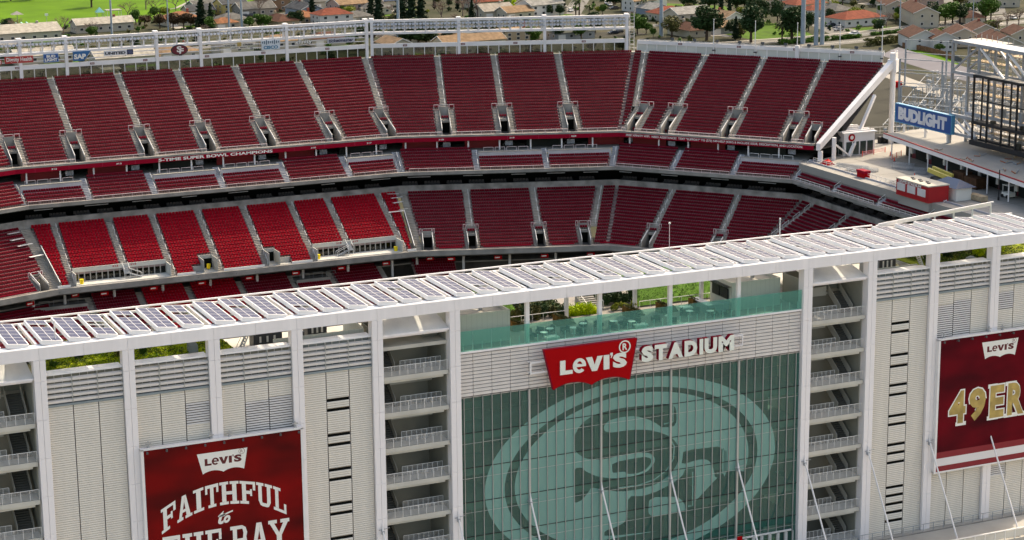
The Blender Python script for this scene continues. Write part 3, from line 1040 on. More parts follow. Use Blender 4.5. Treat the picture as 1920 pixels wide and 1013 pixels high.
m.bar((106, 9.4, 0.75), (127, 14.1, 0.85), 0.16, 0.16)
for k in range(7):
    t = k/6
    m.bar((106+21*t, 9.9+4.7*t, -1.6), (106+21*t, 9.9+4.7*t, 0.4), 0.16)
m.build('slanting_rail', WHITE, canopy)

def cellmat():
    m = bpy.data.materials.new('solar_cells')
    m.use_nodes = True
    nt = m.node_tree
    b = nt.nodes['Principled BSDF']
    tc = nt.nodes.new('ShaderNodeTexCoord')
    br = nt.nodes.new('ShaderNodeTexBrick')
    br.offset = 0.0
    br.inputs['Scale'].default_value = 1.0
    br.inputs['Mortar Size'].default_value = 0.006
    br.inputs['Brick Width'].default_value = 0.156
    br.inputs['Row Height'].default_value = 0.156
    br.inputs['Color1'].default_value = (0.040, 0.043, 0.085, 1)
    br.inputs['Color2'].default_value = (0.038, 0.042, 0.092, 1)
    br.inputs['Mortar'].default_value = (0.13, 0.13, 0.16, 1)
    nt.links.new(tc.outputs['Object'], br.inputs['Vector'])
    nt.links.new(br.outputs[0], b.inputs['Base Color'])
    b.inputs['Roughness'].default_value = 0.22
    b.inputs['Specular IOR Level'].default_value = 0.014
    return m
CELL = cellmat()
TW, TL, TD = 2.16, 8.95, 0.46
tm = MB()
e = 0.10
for (xa, xb, ya, yb) in ((0, e, 0, TL), (TW-e, TW, 0, TL), (e, TW-e, 0, e), (e, TW-e, TL-e, TL), (TW/2-0.02, TW/2+0.02, e, TL-e)):
    tm.box(xa, xb, ya, yb, -TD if xa != TW/2-0.02 else -0.12, 0.0 if xa != TW/2-0.02 else -0.015)
for k in range(1, 6):
    y = e+(TL-2*e)*k/6
    tm.box(e, TW/2-0.02, y-0.02, y+0.02, -0.12, -0.016)
    tm.box(TW/2+0.02, TW-e, y-0.02, y+0.02, -0.12, -0.016)
FRAME = tm.mesh('tray_frame', CLADTOP)
mw, ml = TW/2-0.02-e-0.012, (TL-2*e)/6-0.06
MODULE = MB().box(0, mw, 0, ml, -0.04, 0).mesh('solar_module', CELL)
random.seed(11)
miss = {3: (4,), 5: (2, 3), 6: (4,), 8: (3,), 10: (3,), 12: (1,), 16: (3,), 19: (1,), 22: (1, 4), 24: (1,), 27: (2,), 29: (1,), 31: (3,), 33: (2,), 36: (3,), 39: (2,)}
tilt = math.atan2(0.26, 2.15)
k = 0
for b in range(-1, 14):
    for j in range(3):
        x = b*9+0.45+2.8*j
        nm = ordinal(k)
        mi = miss.get(k, ())
        lab = f'{nm} solar tray from the left end of the roof canopy'
        t = thing('solar_tray', (x, 0.45, 0.62), lab, 'solar tray', 'solar trays on the tower canopy')
        t.rotation_euler = (0, tilt, 0)
        f = bpy.data.objects.new('frame', FRAME)
        f.parent = t
        COL.objects.link(f)
        for r in range(6):
            if r in mi: continue
            for c in range(2):
                mo = bpy.data.objects.new('solar_module', MODULE)
                mo.parent = t
                mo.location = (e+0.006+c*(TW/2+0.02-e+0.006)+(0.0), e+(TL-2*e)*r/6+0.03, -0.02)
                COL.objects.link(mo)
        k += 1
for b in range(-1, 14):       # packers the trays stand on
    m = MB()
    for y in (2.0, 5.0, 8.0):
        m.box(b*9+0.12, b*9+8.88, y-0.06, y+0.06, -0.28, -0.14)
    for j in range(3):
        for y in (2.0, 5.0, 8.0):
            x = b*9+0.45+2.8*j
            m.box(x+0.05, x+0.13, y-0.04, y+0.04, -0.14, 0.16)
            m.box(x+1.95, x+2.03, y-0.04, y+0.04, -0.14, -0.07)
    m.build('purlin', STEELG, canopy)
# ================================================================ foliage helpers
def leafmat(name, c1, c2, scale=1.2):
    m = mat(name, c1, 0.65, 0.2, scale, col2=c2, spec=0.2)
    return m
LEAFY = leafmat('leaf_lime', (0.52, 0.60, 0.008), (0.22, 0.34, 0.006), 0.9)
LEAFG = leafmat('leaf_green', (0.085, 0.175, 0.018), (0.028, 0.065, 0.008), 0.6)
LEAFD = leafmat('leaf_dark_green', (0.035, 0.075, 0.018), (0.012, 0.028, 0.008), 0.5)
LEAFO = leafmat('leaf_olive', (0.12, 0.12, 0.025), (0.04, 0.04, 0.012), 0.8)
LEAFB = leafmat('leaf_brown', (0.10, 0.055, 0.022), (0.04, 0.025, 0.012), 0.8)
LEAFC = leafmat('leaf_conifer', (0.020, 0.048, 0.016), (0.006, 0.015, 0.006), 0.5)
LEAFYB = leafmat('leaf_yellow_green', (0.26, 0.30, 0.02), (0.10, 0.12, 0.01), 0.8)
BARK = mat('bark', (0.10, 0.07, 0.05), 0.9, 0.3, 2.0)
TWIG = mat('bare_twig', (0.19, 0.135, 0.11), 0.9, 0.2, 1.5)
TURF = mat('turf', (0.11, 0.23, 0.012), 0.9, 0.25, 0.35, 0.4, 14, col2=(0.06, 0.14, 0.008))
SOIL = mat('planting_soil', (0.24, 0.29, 0.02), 0.95, 0.3, 0.8, 0.3, 6)

def leaves(pts, size, rng, flat=0.0):
    """one randomly turned quad per point -> verts (n*4,3), faces"""
    n = len(pts)
    a = rng.normal(size=(n, 3))
    if flat:
        a[:, 2] *= (1-flat)
    a /= np.linalg.norm(a, axis=1)[:, None]
    b = rng.normal(size=(n, 3))
    b -= (a*b).sum(1)[:, None]*a
    b /= np.linalg.norm(b, axis=1)[:, None]
    s = size*rng.uniform(0.6, 1.4, size=(n, 1))
    a = a*s
    b = b*s*rng.uniform(0.5, 0.9, size=(n, 1))
    v = np.stack([pts-a, pts-b*0.8, pts+a, pts+b*0.8], 1).reshape(-1, 3)
    return v

def np_mesh(name, v, material, nper=4, off=(0, 0, 0)):
    me = bpy.data.meshes.new(name)
    n = len(v)//nper
    me.vertices.add(len(v))
    me.vertices.foreach_set('co', (np.asarray(v)-np.array(off)).astype(np.float32).ravel())
    me.loops.add(len(v))
    me.loops.foreach_set('vertex_index', np.arange(len(v), dtype=np.int32))
    me.polygons.add(n)
    me.polygons.foreach_set('loop_start', (np.arange(n)*nper).astype(np.int32))
    me.polygons.foreach_set('loop_total', np.full(n, nper, dtype=np.int32))
    me.materials.append(material)
    me.update(calc_edges=True)
    return me

def np_obj(name, v, material, parent=None, label=None, cat=None, kind=None, group=None):
    v = np.asarray(v)
    lo, hi = v.min(0), v.max(0)
    off = np.array(ORG[parent.name]) if parent is not None else np.array([(lo[0]+hi[0])/2, (lo[1]+hi[1])/2, lo[2]])
    o = bpy.data.objects.new(name, np_mesh(name, v, material, 4, off))
    if parent is not None:
        o.parent = parent
    else:
        o.location = wpos(off)
    ORG[o.name] = Vector(off)
    COL.objects.link(o)
    return tag(o, label, cat, group, kind)

RNG = np.random.default_rng(5)
def carpet(x0, x1, y0, y1, zf, n, size, clump=0.25, h=0.25):
    """ground cover growing in tufts over a rectangle"""
    nc = max(1, n//14)
    cx = RNG.uniform(x0, x1, nc)
    cy = RNG.uniform(y0, y1, nc)
    ch = RNG.uniform(0.3, 1.0, nc)**1.5*h
    idx = RNG.integers(0, nc, n)
    px = np.clip(cx[idx]+RNG.normal(size=n)*clump, x0, x1)
    py = np.clip(cy[idx]+RNG.normal(size=n)*clump, y0, y1)
    pz = zf(px, py)+RNG.uniform(0, 1, n)*ch[idx]
    return leaves(np.stack([px, py, pz], 1), size, RNG)

def bush_pts(n, r=(1, 1, 1), lumps=9, rng=RNG):
    """points on the shells of overlapping lumps: uneven outline with gaps"""
    c = rng.normal(size=(lumps, 3))
    c /= np.linalg.norm(c, axis=1)[:, None]
    c *= rng.uniform(0.25, 0.62, size=(lumps, 1))
    rad = rng.uniform(0.26, 0.46, lumps)
    i = rng.integers(0, lumps, n)
    d = rng.normal(size=(n, 3))
    d /= np.linalg.norm(d, axis=1)[:, None]
    p = c[i]+d*(rad[i]*rng.uniform(0.75, 1.05, n))[:, None]
    return p*np.array(r)

# ================================================================ tower roof
def slab(name, x0, x1, y0, y1, z0, z1, m):
    return MB().box(x0, x1, y0, y1, z0, z1).build(name, m, tower)
ROOFM = mat('roof_membrane_pale', (0.50, 0.48, 0.42), 0.8, 0.12, 0.4)
SIDING = stripemat('vertical_siding', (0.50, 0.51, 0.44), (0.38, 0.39, 0.34), 0, 0.62, 0.95, 0.6)
SIDINGY = stripemat('vertical_siding_side', (0.50, 0.51, 0.44), (0.38, 0.39, 0.34), 1, 0.62, 0.95, 0.6)
slab('rear_wall', -14, 44.4, 13.4, 13.7, -40, -6.6, CLAD)
slab('rear_wall', 44.6, 90.4, 19.0, 19.3, -40, -6.8, CLAD)
slab('rear_wall', 90.6, 128, 13.4, 13.7, -40, -6.6, CLAD)
slab('roof_deck', 0.62, 21.0, 1.9, 13.4, -3.9, -3.45, ROOFM)
slab('roof_deck', 21.0, 44.4, 0.95, 12.0, -5.1, -4.7, ROOFM)
slab('roof_deck', 45.0, 90.0, 0.75, 19.0, -6.7, -6.3, mat('terrace_paving', (0.27, 0.25, 0.22), 0.85, 0.1, 0.5))
slab('roof_deck', 90.6, 107.2, 6.8, 12.0, -5.1, -4.7, ROOFM)
slab('roof_deck', 99.6, 107.2, 0.95, 6.8, -5.1, -4.7, ROOFM)
slab('roof_deck', 107.2, 128, 1.9, 13.4, -3.9, -3.45, ROOFM)
slab('roof_deck', 9.6, 21.0, 0.95, 1.9, -3.9, -3.46, ROOFM)
# low screen walls round the plant area
def screen_wall(x0, x1, y, z0, z1):
    MB().box(x0, x1, y, y+0.12, z0, z1).build('screen_wall', SIDING, tower)
screen_wall(25.2, 35.4, 2.6, -4.7, -2.75)
screen_wall(99.6, 107.2, 2.6, -4.7, -3.0)
MB().box(35.28, 35.4, 2.72, 9.0, -4.7, -2.6).build('screen_wall', SIDINGY, tower)

def mound(cx, cy, h, rx, ry):
    return lambda x, y: h*np.exp(-(((x-cx)/rx)**2+((y-cy)/ry)**2))
# planted roof, left
z1 = lambda x, y: -3.44+0.0*x+mound(6, 10, 0.35, 6, 4)(x, y)+mound(16, 8, 0.25, 4, 4)(x, y)
MB().box(0.7, 21.0, 2.0, 13.3, -3.44, -3.36).build('planting_bed', SOIL, tower)
np_obj('ground_cover', np.concatenate([carpet(0.8, 20.9, 2.1, 13.2, z1, 26000, 0.07, 0.30, 0.22)]), LEAFY, None, 'lime green ground cover on the roof behind the left louvre screens', 'ground cover', 'stuff')
np_obj('ground_cover', np.concatenate([carpet(0.8, 20.9, 2.1, 13.2, z1, 9000, 0.08, 0.22, 0.40)]), LEAFG, None, 'darker tufts of ground cover on the left roof bed', 'ground cover', 'stuff')
np_obj('ground_cover', np.concatenate([carpet(0.8, 20.9, 2.1, 13.2, z1, 3000, 0.07, 0.16, 0.45)]), LEAFO, None, 'olive tufts scattered over the left roof bed', 'ground cover', 'stuff')
# planted roof, right
MB().box(107.4, 127.5, 2.0, 13.3, -3.44, -3.36).build('planting_bed', SOIL, tower)
z2 = lambda x, y: -3.44+mound(113, 10, 0.5, 5, 4)(x, y)
np_obj('ground_cover', carpet(108.6, 127.4, 2.1, 13.2, z2, 12000, 0.085, 0.35, 0.30), LEAFG, None, 'green ground cover on the roof behind the right louvre screens', 'ground cover', 'stuff')
np_obj('ground_cover', carpet(108.6, 127.4, 2.1, 13.2, z2, 6000, 0.085, 0.3, 0.35), LEAFO, None, 'olive ground cover on the right roof bed', 'ground cover', 'stuff')

def bush(x, y, z, r, h, m, label, n=700, size=0.10, group=None, name='shrub'):
    v = leaves(bush_pts(n, (r, r, h/1.0))+np.array([x, y, z+h*0.62]), size, RNG)
    v[:, 2] = np.maximum(v[:, 2], z)
    return np_obj(name, v, m, None, label, 'shrub', group=group)
rb = random.Random(4)
wl = ['left end of the left roof bed', 'behind the first louvre screen', 'behind the second louvre screen', 'by the rear posts of the left roof bed', 'near the duct on the left roof bed', 'near the ladder of the left roof bed']
for k in range(6):
    bush(2.5+3.2*k+rb.uniform(-.6, .6), rb.uniform(4, 10), -3.4, rb.uniform(.5, .9), rb.uniform(.5, .9), [LEAFG, LEAFD, LEAFO][k % 3], f'low rounded shrub {wl[k]}')
wr = ['beside the ladder on the right roof bed', 'bright round shrub at the right roof post', 'dark shrub behind the right louvre screen', 'wide shrub further back on the right roof bed', 'shrub at the far right end of the roof bed']
for k, (x, y, r, m) in enumerate(((110.3, 4.5, 1.0, LEAFG), (117.6, 4.2, 1.0, LEAFY), (113.5, 5.2, 1.2, LEAFD), (115.0, 8.5, 1.4, LEAFG), (121.0, 5.0, 1.3, LEAFY))):
    bush(x, y, -3.4, r, r*0.85, m, wr[k] if 'shrub' in wr[k] and k else 'leafy shrub '+wr[k], 1200, 0.10)

# plant-room units
def ac_unit(x, y, z, w, d, h, label, m=LAMPDARK):
    t = thing('air_handler', (x, y, z), label, 'air handler')
    MB().box(x-w/2, x+w/2, y-d/2, y+d/2, z+0.12, z+h).build('casing', m, t)
    f = MB()
    for sx in (-1, 1):
        f.box(x+sx*w*0.4-0.06, x+sx*w*0.4+0.06, y-d/2, y+d/2, z, z+0.12)
    f.build('skid', STEELG, t)
    g = MB()
    for k in range(2):
        g.tube((x-w*0.22+k*w*0.44, y, z+h), (x-w*0.22+k*w*0.44, y, z+h+0.15), min(w, d)*0.2, 12)
    g.build('fan', STEELG, t)
    p = MB()
    for k in range(3):
        p.box(x-w*0.3+k*w*0.25, x-w*0.3+k*w*0.25+0.22, y-d/2-0.015, y-d/2, z+h*0.45, z+h*0.8)
    p.build('notice', PRINTW, t)
ac_unit(25.6, 6.6, -4.7, 3.2, 1.6, 1.9, 'dark boxy air handler beside the ladder on the left roof')
ac_unit(28.9, 6.0, -4.7, 1.4, 1.2, 1.6, 'small dark air handler between two larger ones on the left roof')
ac_unit(31.4, 7.2, -4.7, 2.2, 1.6, 2.3, 'tall dark air handler next to the curved stair roof on the left')
ac_unit(102.0, 5.2, -4.7, 2.0, 1.3, 2.0, 'grey air handler behind the right stair bay', STEELG)
ac_unit(104.4, 5.6, -4.7, 2.4, 1.5, 2.4, 'tall dark air handler behind the right plant screen')
ac_unit(97.2, 9.3, -4.7, 1.5, 1.2, 1.7, 'small grey air handler behind the right curved stair roof', STEELG)
m = MB()
m.hexa([(16.2, 3.0, -3.36), (17.1, 3.0, -3.36), (17.1, 4.0, -3.36), (16.2, 4.0, -3.36), (16.2, 3.0, -2.5), (17.1, 3.0, -2.5), (17.1, 4.0, -2.5), (16.2, 4.0, -2.5)])
m.hexa([(16.2, 3.0, -2.5), (17.1, 3.0, -2.5), (17.1, 4.0, -2.5), (16.2, 4.0, -2.5), (15.8, 3.2, -1.75), (16.7, 3.2, -1.75), (16.7, 4.2, -1.75), (15.8, 4.2, -1.75)])
m.build('roof_duct', GUTTER, None, 'bent grey exhaust duct on the left roof bed', 'duct')
m = MB()
for k in range(11):
    u = 2*math.pi*k/10
m.tube((115.2, 2.6, -3.36), (115.2, 2.6, -3.1), 0.75, 16, 0.68)
m.tube((115.2, 2.6, -3.1), (115.2, 2.6, -2.85), 0.68, 16, 0.25)
m.build('roof_ventilator', GUTTER, None, 'low round grey ventilator on the right roof edge', 'ventilator')
def roof_ladder(x, y, z0, z1, dx, label):
    t = thing('access_stair', (x, y, z0), label, 'stair')
    for s in (0, 0.75):
        MB().bar((x, y+s, z0), (x+dx, y+s, z1), 0.06, 0.16).build('stringer', RAILW, t)
        MB().bar((x, y+s, z0+0.9), (x+dx, y+s, z1+0.9), 0.05).build('handrail', RAILW, t)
    st = MB()
    n = 9
    for k in range(n):
        xx, zz = x+dx*(k+.5)/n, z0+(z1-z0)*(k+.5)/n
        st.box(xx-0.1, xx+0.1, y+0.03, y+0.72, zz-0.02, zz+0.02)
    st.build('tread', STEELG, t)
    MB().box(x+dx, x+dx+0.8, y, y+0.75, z1-0.06, z1).build('platform', STEELG, t)
roof_ladder(21.4, 3.3, -4.7, -2.2, 1.3, 'white steel access stair between green bed and plant area on the left roof')
roof_ladder(108.3, 2.9, -3.4, -0.9, -1.2, 'white steel access stair at the right plant area')

# ================================================================ roof terrace between columns 5 and 10
bal = thing('glass_balustrade', (67.5, 0.35, -6.14), 'teal glass windscreen along the roof terrace above the lettering', 'balustrade')
_gp = MB().box(0.01, 2.24, 0, 0.02, 0, 2.3).mesh('pane', BALGLASS)
_gs = MB().box(-0.03, 0.03, 0, 0.06, 0, 0.95).mesh('stanchion', RAILW)
for k in range(20):
    x = 45+2.25*k
    if k in (0, 19):
        inst('pane', _gp, bal, (x+(0.62 if k == 0 else 0), 0.34, -6.13), scale=((2.25-0.63)/2.25, 1, 1))
    else:
        inst('pane', _gp, bal, (x, 0.34, -6.13))
for k in range(1, 40):
    inst('stanchion', _gs, bal, (45+1.125*k, 0.40, -6.13))
def white_box(x0, x1, y0, y1, z0, z1, label):
    t = thing('stair_head', ((x0+x1)/2, (y0+y1)/2, z0), label, 'roof hut')
    for ya in (y0, y1-0.15):
        MB().box(x0, x1, ya, ya+0.15, z0, z1).build('wall', SIDING, t)
    for xa in (x0, x1-0.15):
        MB().box(xa, xa+0.15, y0+0.16, y1-0.16, z0, z1-0.002).build('wall', SIDINGY, t)
    MB().box(x0+0.16, x1-0.16, y0+0.16, y1-0.16, z1-0.5, z1-0.38).build('roof', ROOFM, t)
    v = MB().tube(((x0+x1)/2+1, (y0+y1)/2, z1-0.38), ((x0+x1)/2+1, (y0+y1)/2, z1+0.15), 0.25, 10)
    v.tube(((x0+x1)/2+1, (y0+y1)/2, z1+0.15), ((x0+x1)/2+1, (y0+y1)/2, z1+0.3), 0.36, 10, 0.3)
    v.build('vent', STEELG, t)
    return t
white_box(46.2, 53.0, 3.2, 8.6, -6.3, -2.75, 'cream clad roof hut at the left end of the glass terrace')
h2 = white_box(81.8, 88.4, 3.6, 8.8, -6.3, -2.9, 'cream clad roof hut with two screens at the right end of the glass terrace')
for k in range(2):
    y = 4.3+2.0*k
    m = MB().box(81.6, 81.72, y, y+1.7, -5.0, -3.75)
    m.build('screen', STEELK, h2)
MB().box(81.0, 81.8, 3.7, 8.7, -3.45, -3.40).build('glass_awning', CLEAR, h2)
# planting behind the terrace
GRASSM = mat('roof_turf', (0.10, 0.21, 0.03), 0.9, 0.2, 1.2, 0.3, 18, col2=(0.06, 0.13, 0.02))
def turf_mound(x0, x1, y0, y1, za, zb, label):
    m = MB()
    n = 10
    for a in range(n):
        for b in range(6):
            def pt(i, j):
                u, v = i/n, j/6
                return (x0+(x1-x0)*u, y0+(y1-y0)*v, za+(zb-za)*min(1, v*1.4)+0.12*math.sin(u*9+v*5)*v)
            m.face([pt(a, b), pt(a+1, b), pt(a+1, b+1), pt(a, b+1)])
    t = thing('lawn_mound', ((x0+x1)/2, (y0+y1)/2, za), label, 'lawn')
    m.build('turf', GRASSM, t, smooth=True)
    px = RNG.uniform(x0, x1, 7000)
    py = RNG.uniform(y0, y1, 7000)
    pz = za+(zb-za)*np.minimum(1, (py-y0)/(y1-y0)*1.4)+0.10
    np_obj('grass_blades', leaves(np.stack([px, py, pz], 1), 0.06, RNG), LEAFG, t, kind='stuff')
turf_mound(52.0, 57.6, 9.8, 17.5, -6.1, -4.0, 'sloping lawn behind the left roof hut')
turf_mound(72.5, 84.0, 9.9, 17.5, -6.1, -3.4, 'sloping lawn on the right half of the roof terrace')
k = 0
rb = random.Random(9)
places = ['beside the left sloping lawn', 'second from the left sloping lawn', 'third from the left sloping lawn', 'in the middle of the dark row', 'left of the lime hedge', 'behind the lime hedge']
for k in range(6):
    bush(57.0+1.15*k, 10.3+rb.uniform(-.3, .5), -6.3, 0.8, rb.uniform(1.0, 1.5), LEAFD if k % 2 else LEAFO, f'dark upright shrub on the roof terrace {places[k]}', 900, 0.11, 'dark shrubs in the roof terrace bed')
for k in range(4):
    bush(63.8+0.8*k, 9.9+rb.uniform(-.2, .5), -6.3, 0.75, 0.85, LEAFY, ['lime shrub at the left end of the bright terrace hedge', 'lime shrub second in the bright terrace hedge', 'lime shrub third in the bright terrace hedge', 'lime shrub at the right end of the bright terrace hedge'][k], 900, 0.10, 'lime hedge on the roof terrace')
for k in range(3):
    bush(69.6+1.2*k, 9.9, -6.3, 0.7, 0.7, LEAFYB, ['yellow shrub just right of the terrace steps', 'yellow shrub second right of the terrace steps', 'yellow shrub third right of the terrace steps'][k], 700, 0.10, 'yellow shrubs by the terrace steps')
for k in range(4):
    bush(69.4+1.1*k, 11.6, -6.0, 0.8, 1.2, LEAFD, ['dark shrub above the yellow shrubs, leftmost', 'dark shrub above the yellow shrubs, second', 'dark shrub above the yellow shrubs, third', 'dark shrub above the yellow shrubs, next to the lawn'][k], 800, 0.11, 'dark shrubs above the yellow ones')
for k in range(4):
    bush(84.4+1.0*k, 10.6+0.3*k, -6.2, 0.8, 0.9, LEAFO if k % 2 else LEAFYB, ['spiky olive shrub left of the right hut', 'spiky shrub behind the right hut corner', 'olive shrub behind the right hut roof', 'yellow-green shrub right of the right hut'][k], 700, 0.12)
_tr = rail_mesh(8.4, 1.0, 2, 6, 0.04)
for k, x in enumerate((54.2, 72.4, 81.2-8.4+7)):
    t = inst('terrace_railing', _tr, None, (x, 9.0, -6.3), label=['white railing in front of the dark shrubs on the terrace', 'white railing in front of the right lawn', 'short white railing by the right roof hut'][k], cat='railing', scale=(1, 1, 1) if k < 2 else (0.35, 1, 1))
# wedge planters
for k, x in enumerate((55.6, 61.2, 70.2, 74.6, 79.0)):
    t = thing('wedge_planter', (x, 6.8, -6.3), ['rusty wedge planter next to the left roof hut', 'rusty wedge planter in front of the lime hedge', 'rusty wedge planter in the middle of the terrace', 'rusty wedge planter in front of the right lawn', 'rusty wedge planter nearest the right hut'][k], 'planter', 'wedge planters on the terrace')
    m = MB()
    m.prism([(x-0.9, 6.3, -6.3), (x+1.5, 6.3, -6.3), (x+1.5, 6.3, -6.15), (x-0.9, 6.3, -5.1)], (0, 1.2, 0))
    m.build('trough', mat('rusty_steel', (0.17, 0.095, 0.025), 0.8, 0.3, 1.5), t)
    px = RNG.uniform(x-0.85, x+1.4, 500)
    pz = -5.1+(px-(x-0.9))/2.4*(-1.05)+RNG.uniform(0, 0.3, 500)
    np_obj('grasses', leaves(np.stack([px, RNG.uniform(6.35, 7.45, 500), pz], 1), 0.10, RNG), LEAFO, t, kind='stuff')
# tables, lounge chairs and stools behind the glass
def low_table(x, y, label):
    t = thing('terrace_table', (x, y, -6.3), label, 'table', 'tables on the roof terrace')
    MB().tube((x, y, -6.3), (x, y, -5.60), 0.05, 8).build('leg', STEELG, t)
    MB().tube((x, y, -5.60), (x, y, -5.56), 0.45, 16).build('table_top', PRINTW, t)
    MB().tube((x, y, -6.3), (x, y, -6.27), 0.28, 12).build('base', STEELG, t)
TABLES = ((56.7, 2.2), (58.0, 3.4), (60.6, 2.6), (62.4, 3.8), (66.0, 3.2), (67.8, 2.2), (72.8, 2.6), (76.0, 3.4), (78.2, 2.4))
for k, (x, y) in enumerate(TABLES):
    low_table(x, y, f'small round white terrace table, {ordinal(k)} from the left behind the glass')
def lounge(x, y, a, label):
    t = thing('lounge_chair', (x, y, -6.3), label, 'chair', 'dark lounge chairs on the roof terrace')
    t.rotation_euler = (0, 0, a)
    for nm, b in (('seat', (-0.4, 0.4, -0.4, 0.4, 0.22, 0.42)), ('backrest', (-0.4, 0.4, 0.30, 0.44, 0.42, 0.85)), ('armrest', (-0.46, -0.38, -0.4, 0.4, 0.2, 0.6)), ('armrest', (0.38, 0.46, -0.4, 0.4, 0.2, 0.6))):
        o = bpy.data.objects.new(nm, MB().box(*b).mesh(nm, mat('dark_wicker', (0.035, 0.032, 0.03), 0.8, 0.2, 4)))
        o.parent = t
        COL.objects.link(o)
    for sx in (-0.38, 0.38):
        for sy in (-0.36, 0.36):
            o = bpy.data.objects.new('leg', MB().box(sx-0.03, sx+0.03, sy-0.03, sy+0.03, 0, 0.22).mesh('leg', STEELK))
            o.parent = t
            COL.objects.link(o)
for k in range(18):
    x, y = 55.5+1.45*k, rb.uniform(1.6, 6.0)
    lounge(x, y, rb.uniform(0, 6.2), f'dark lounge chair, {ordinal(k)} from the left on the roof terrace')
for k, (x, y) in enumerate(((57.2, 1.2), (68.6, 1.5), (77.2, 6.3))):
    t = thing('white_cube_table', (x, y, -6.3), ['white square low table at the left of the glass terrace', 'white square low table in the middle of the glass terrace', 'white square box table by the right wedge planter'][k], 'table')
    MB().box(x-0.75, x+0.75, y-0.5, y+0.5, -6.0, -5.85).build('table_top', PRINTW, t)
    MB().box(x-0.6, x+0.6, y-0.35, y+0.35, -6.3, -6.0).build('base', PRINTW, t)
bar_t = thing('bar_counter', (79.5, 4.5, -6.3), 'long grey bar counter in front of the right roof hut', 'counter')
MB().box(78.6, 81.4, 3.6, 4.4, -6.3, -5.3).build('front', GUTTER, bar_t)
MB().box(78.4, 81.5, 3.4, 4.6, -5.3, -5.2).build('counter_top', STEELG, bar_t)
MB().box(78.6, 79.4, 4.41, 7.6, -6.3, -5.31).build('return_front', GUTTER, bar_t)
MB().box(78.45, 79.5, 4.61, 7.7, -5.3, -5.2).build('return_top', STEELG, bar_t)
# slim masts standing on the tower roof
for k, (x, y, z0, z1, nm) in enumerate(((2.0, 1.4, 0.05, 2.1, 'camera mast with a small white dome at the left of the roof beam'), (72.5, 2.0, -0.3, 5.4, 'thin red-white whip mast in the middle of the canopy'), (92.0, 9.8, 0.1, 2.6, 'white stub mast at the right part of the canopy'))):
    t = thing('mast', (x, y, z0), nm, 'mast')
    MB().tube((x, y, z0), (x, y, z1), 0.07 if k != 1 else 0.035, 8).build('pole', RAILW if k != 1 else RAILP, t)
    MB().tube((x, y, z1), (x, y, z1+0.18), 0.14, 10, 0.10).build('cap', PRINTW, t)

k = 0
for (x0_, x1_, y0_, y1_, n_, m_, lb_) in ((57.6, 63.4, 11.4, 16.5, 9000, LEAFD, 'dark mixed planting behind the terrace railing at left'), (57.6, 63.4, 11.2, 16.5, 3500, LEAFO, 'olive planting mixed into the left terrace bed'),
        (68.8, 72.4, 12.4, 17.0, 5000, LEAFD, 'dark planting beside the terrace lawn'), (84.2, 89.6, 11.0, 17.0, 6000, LEAFO, 'olive planting behind the right roof hut'), (63.6, 67.2, 9.6, 11.6, 3500, LEAFY, 'lime ground planting in front of the steps')):
    np_obj('ground_cover', carpet(x0_, x1_, y0_, y1_, lambda x, y: -6.3+0.12*(y-9.5), n_, 0.13, 0.35, 0.9), m_, None, lb_, 'ground cover', 'stuff')
t = thing('terrace_steps', (67.5, 12, -6.3), 'pale steps with railings climbing through the roof garden', 'steps')
for q in range(8):
    MB().box(66.4, 68.6, 11.0+0.4*q, 11.4+0.4*q, -6.3, -6.15+0.15*q).build('step', PALE, t)
for x_ in (66.4, 68.6):
    MB().bar((x_, 11.0, -5.3), (x_, 14.2, -4.1), 0.06).build('handrail', RAILW, t)
    for q in range(4):
        MB().bar((x_, 11.0+q, -6.2+.35*q), (x_, 11.0+q, -5.3+.375*q), 0.05).build('baluster', RAILW, t)
# ================================================================ the far stand: facets in plan (s along, d outwards from the upper deck front)
K1 = Vector((30.5, 173.2)); K2 = Vector((104.5, 173.2))
K3 = Vector((146.727, 159.480)); K4 = Vector((172.438, 128.838))
FAC = {'A': (K1, -18.0), 'B': (K1, 0.0), 'C': (K2, 18.0), 'D': (K3, 50.0), 'E': (K4, 90.0)}
T9, T16, T20 = math.tan(R(9)), math.tan(R(16)), math.tan(R(20))
LEFT = {'A': lambda d: -34.0, 'B': lambda d: -d*T9, 'C': lambda d: -d*T9, 'D': lambda d: -d*T16, 'E': lambda d: -d*T20}
RIGHT = {'A': lambda d: d*T9, 'B': lambda d: 74+d*T9, 'C': lambda d: 44.4+d*T16, 'D': lambda d: 40+d*T20, 'E': lambda d: 62.0}
def P(f, s, d, z):
    K, a = FAC[f]
    c, q = math.cos(R(a)), math.sin(R(a))
    return (K.x+s*c+d*q, K.y-s*q+d*c, z)
def Pn(f, a3):
    K, a = FAC[f]
    c, q = math.cos(R(a)), math.sin(R(a))
    o = np.empty_like(a3)
    o[:, 0] = K.x+a3[:, 0]*c+a3[:, 1]*q
    o[:, 1] = K.y-a3[:, 0]*q+a3[:, 1]*c
    o[:, 2] = a3[:, 2]
    return o
def fbox(m, f, s0, s1, d0, d1, z0, z1):
    """box in facet coordinates; s0/s1 may be functions of d so that ends can be mitred"""
    g = lambda s, d: s(d) if callable(s) else s
    c = [(g(s0, d0), d0), (g(s1, d0), d0), (g(s1, d1), d1), (g(s0, d1), d1)]
    m.hexa([P(f, s, d, z0) for s, d in c]+[P(f, s, d, z1) for s, d in c])
    return m
def fbar(m, f, a, b, w, h=None):
    return m.bar(P(f, *a), P(f, *b), w, h)

stand = thing('grandstand', (100, 150, -42), 'far grandstand structure with red fascia, concrete ledges, concourses and aisles', 'grandstand')

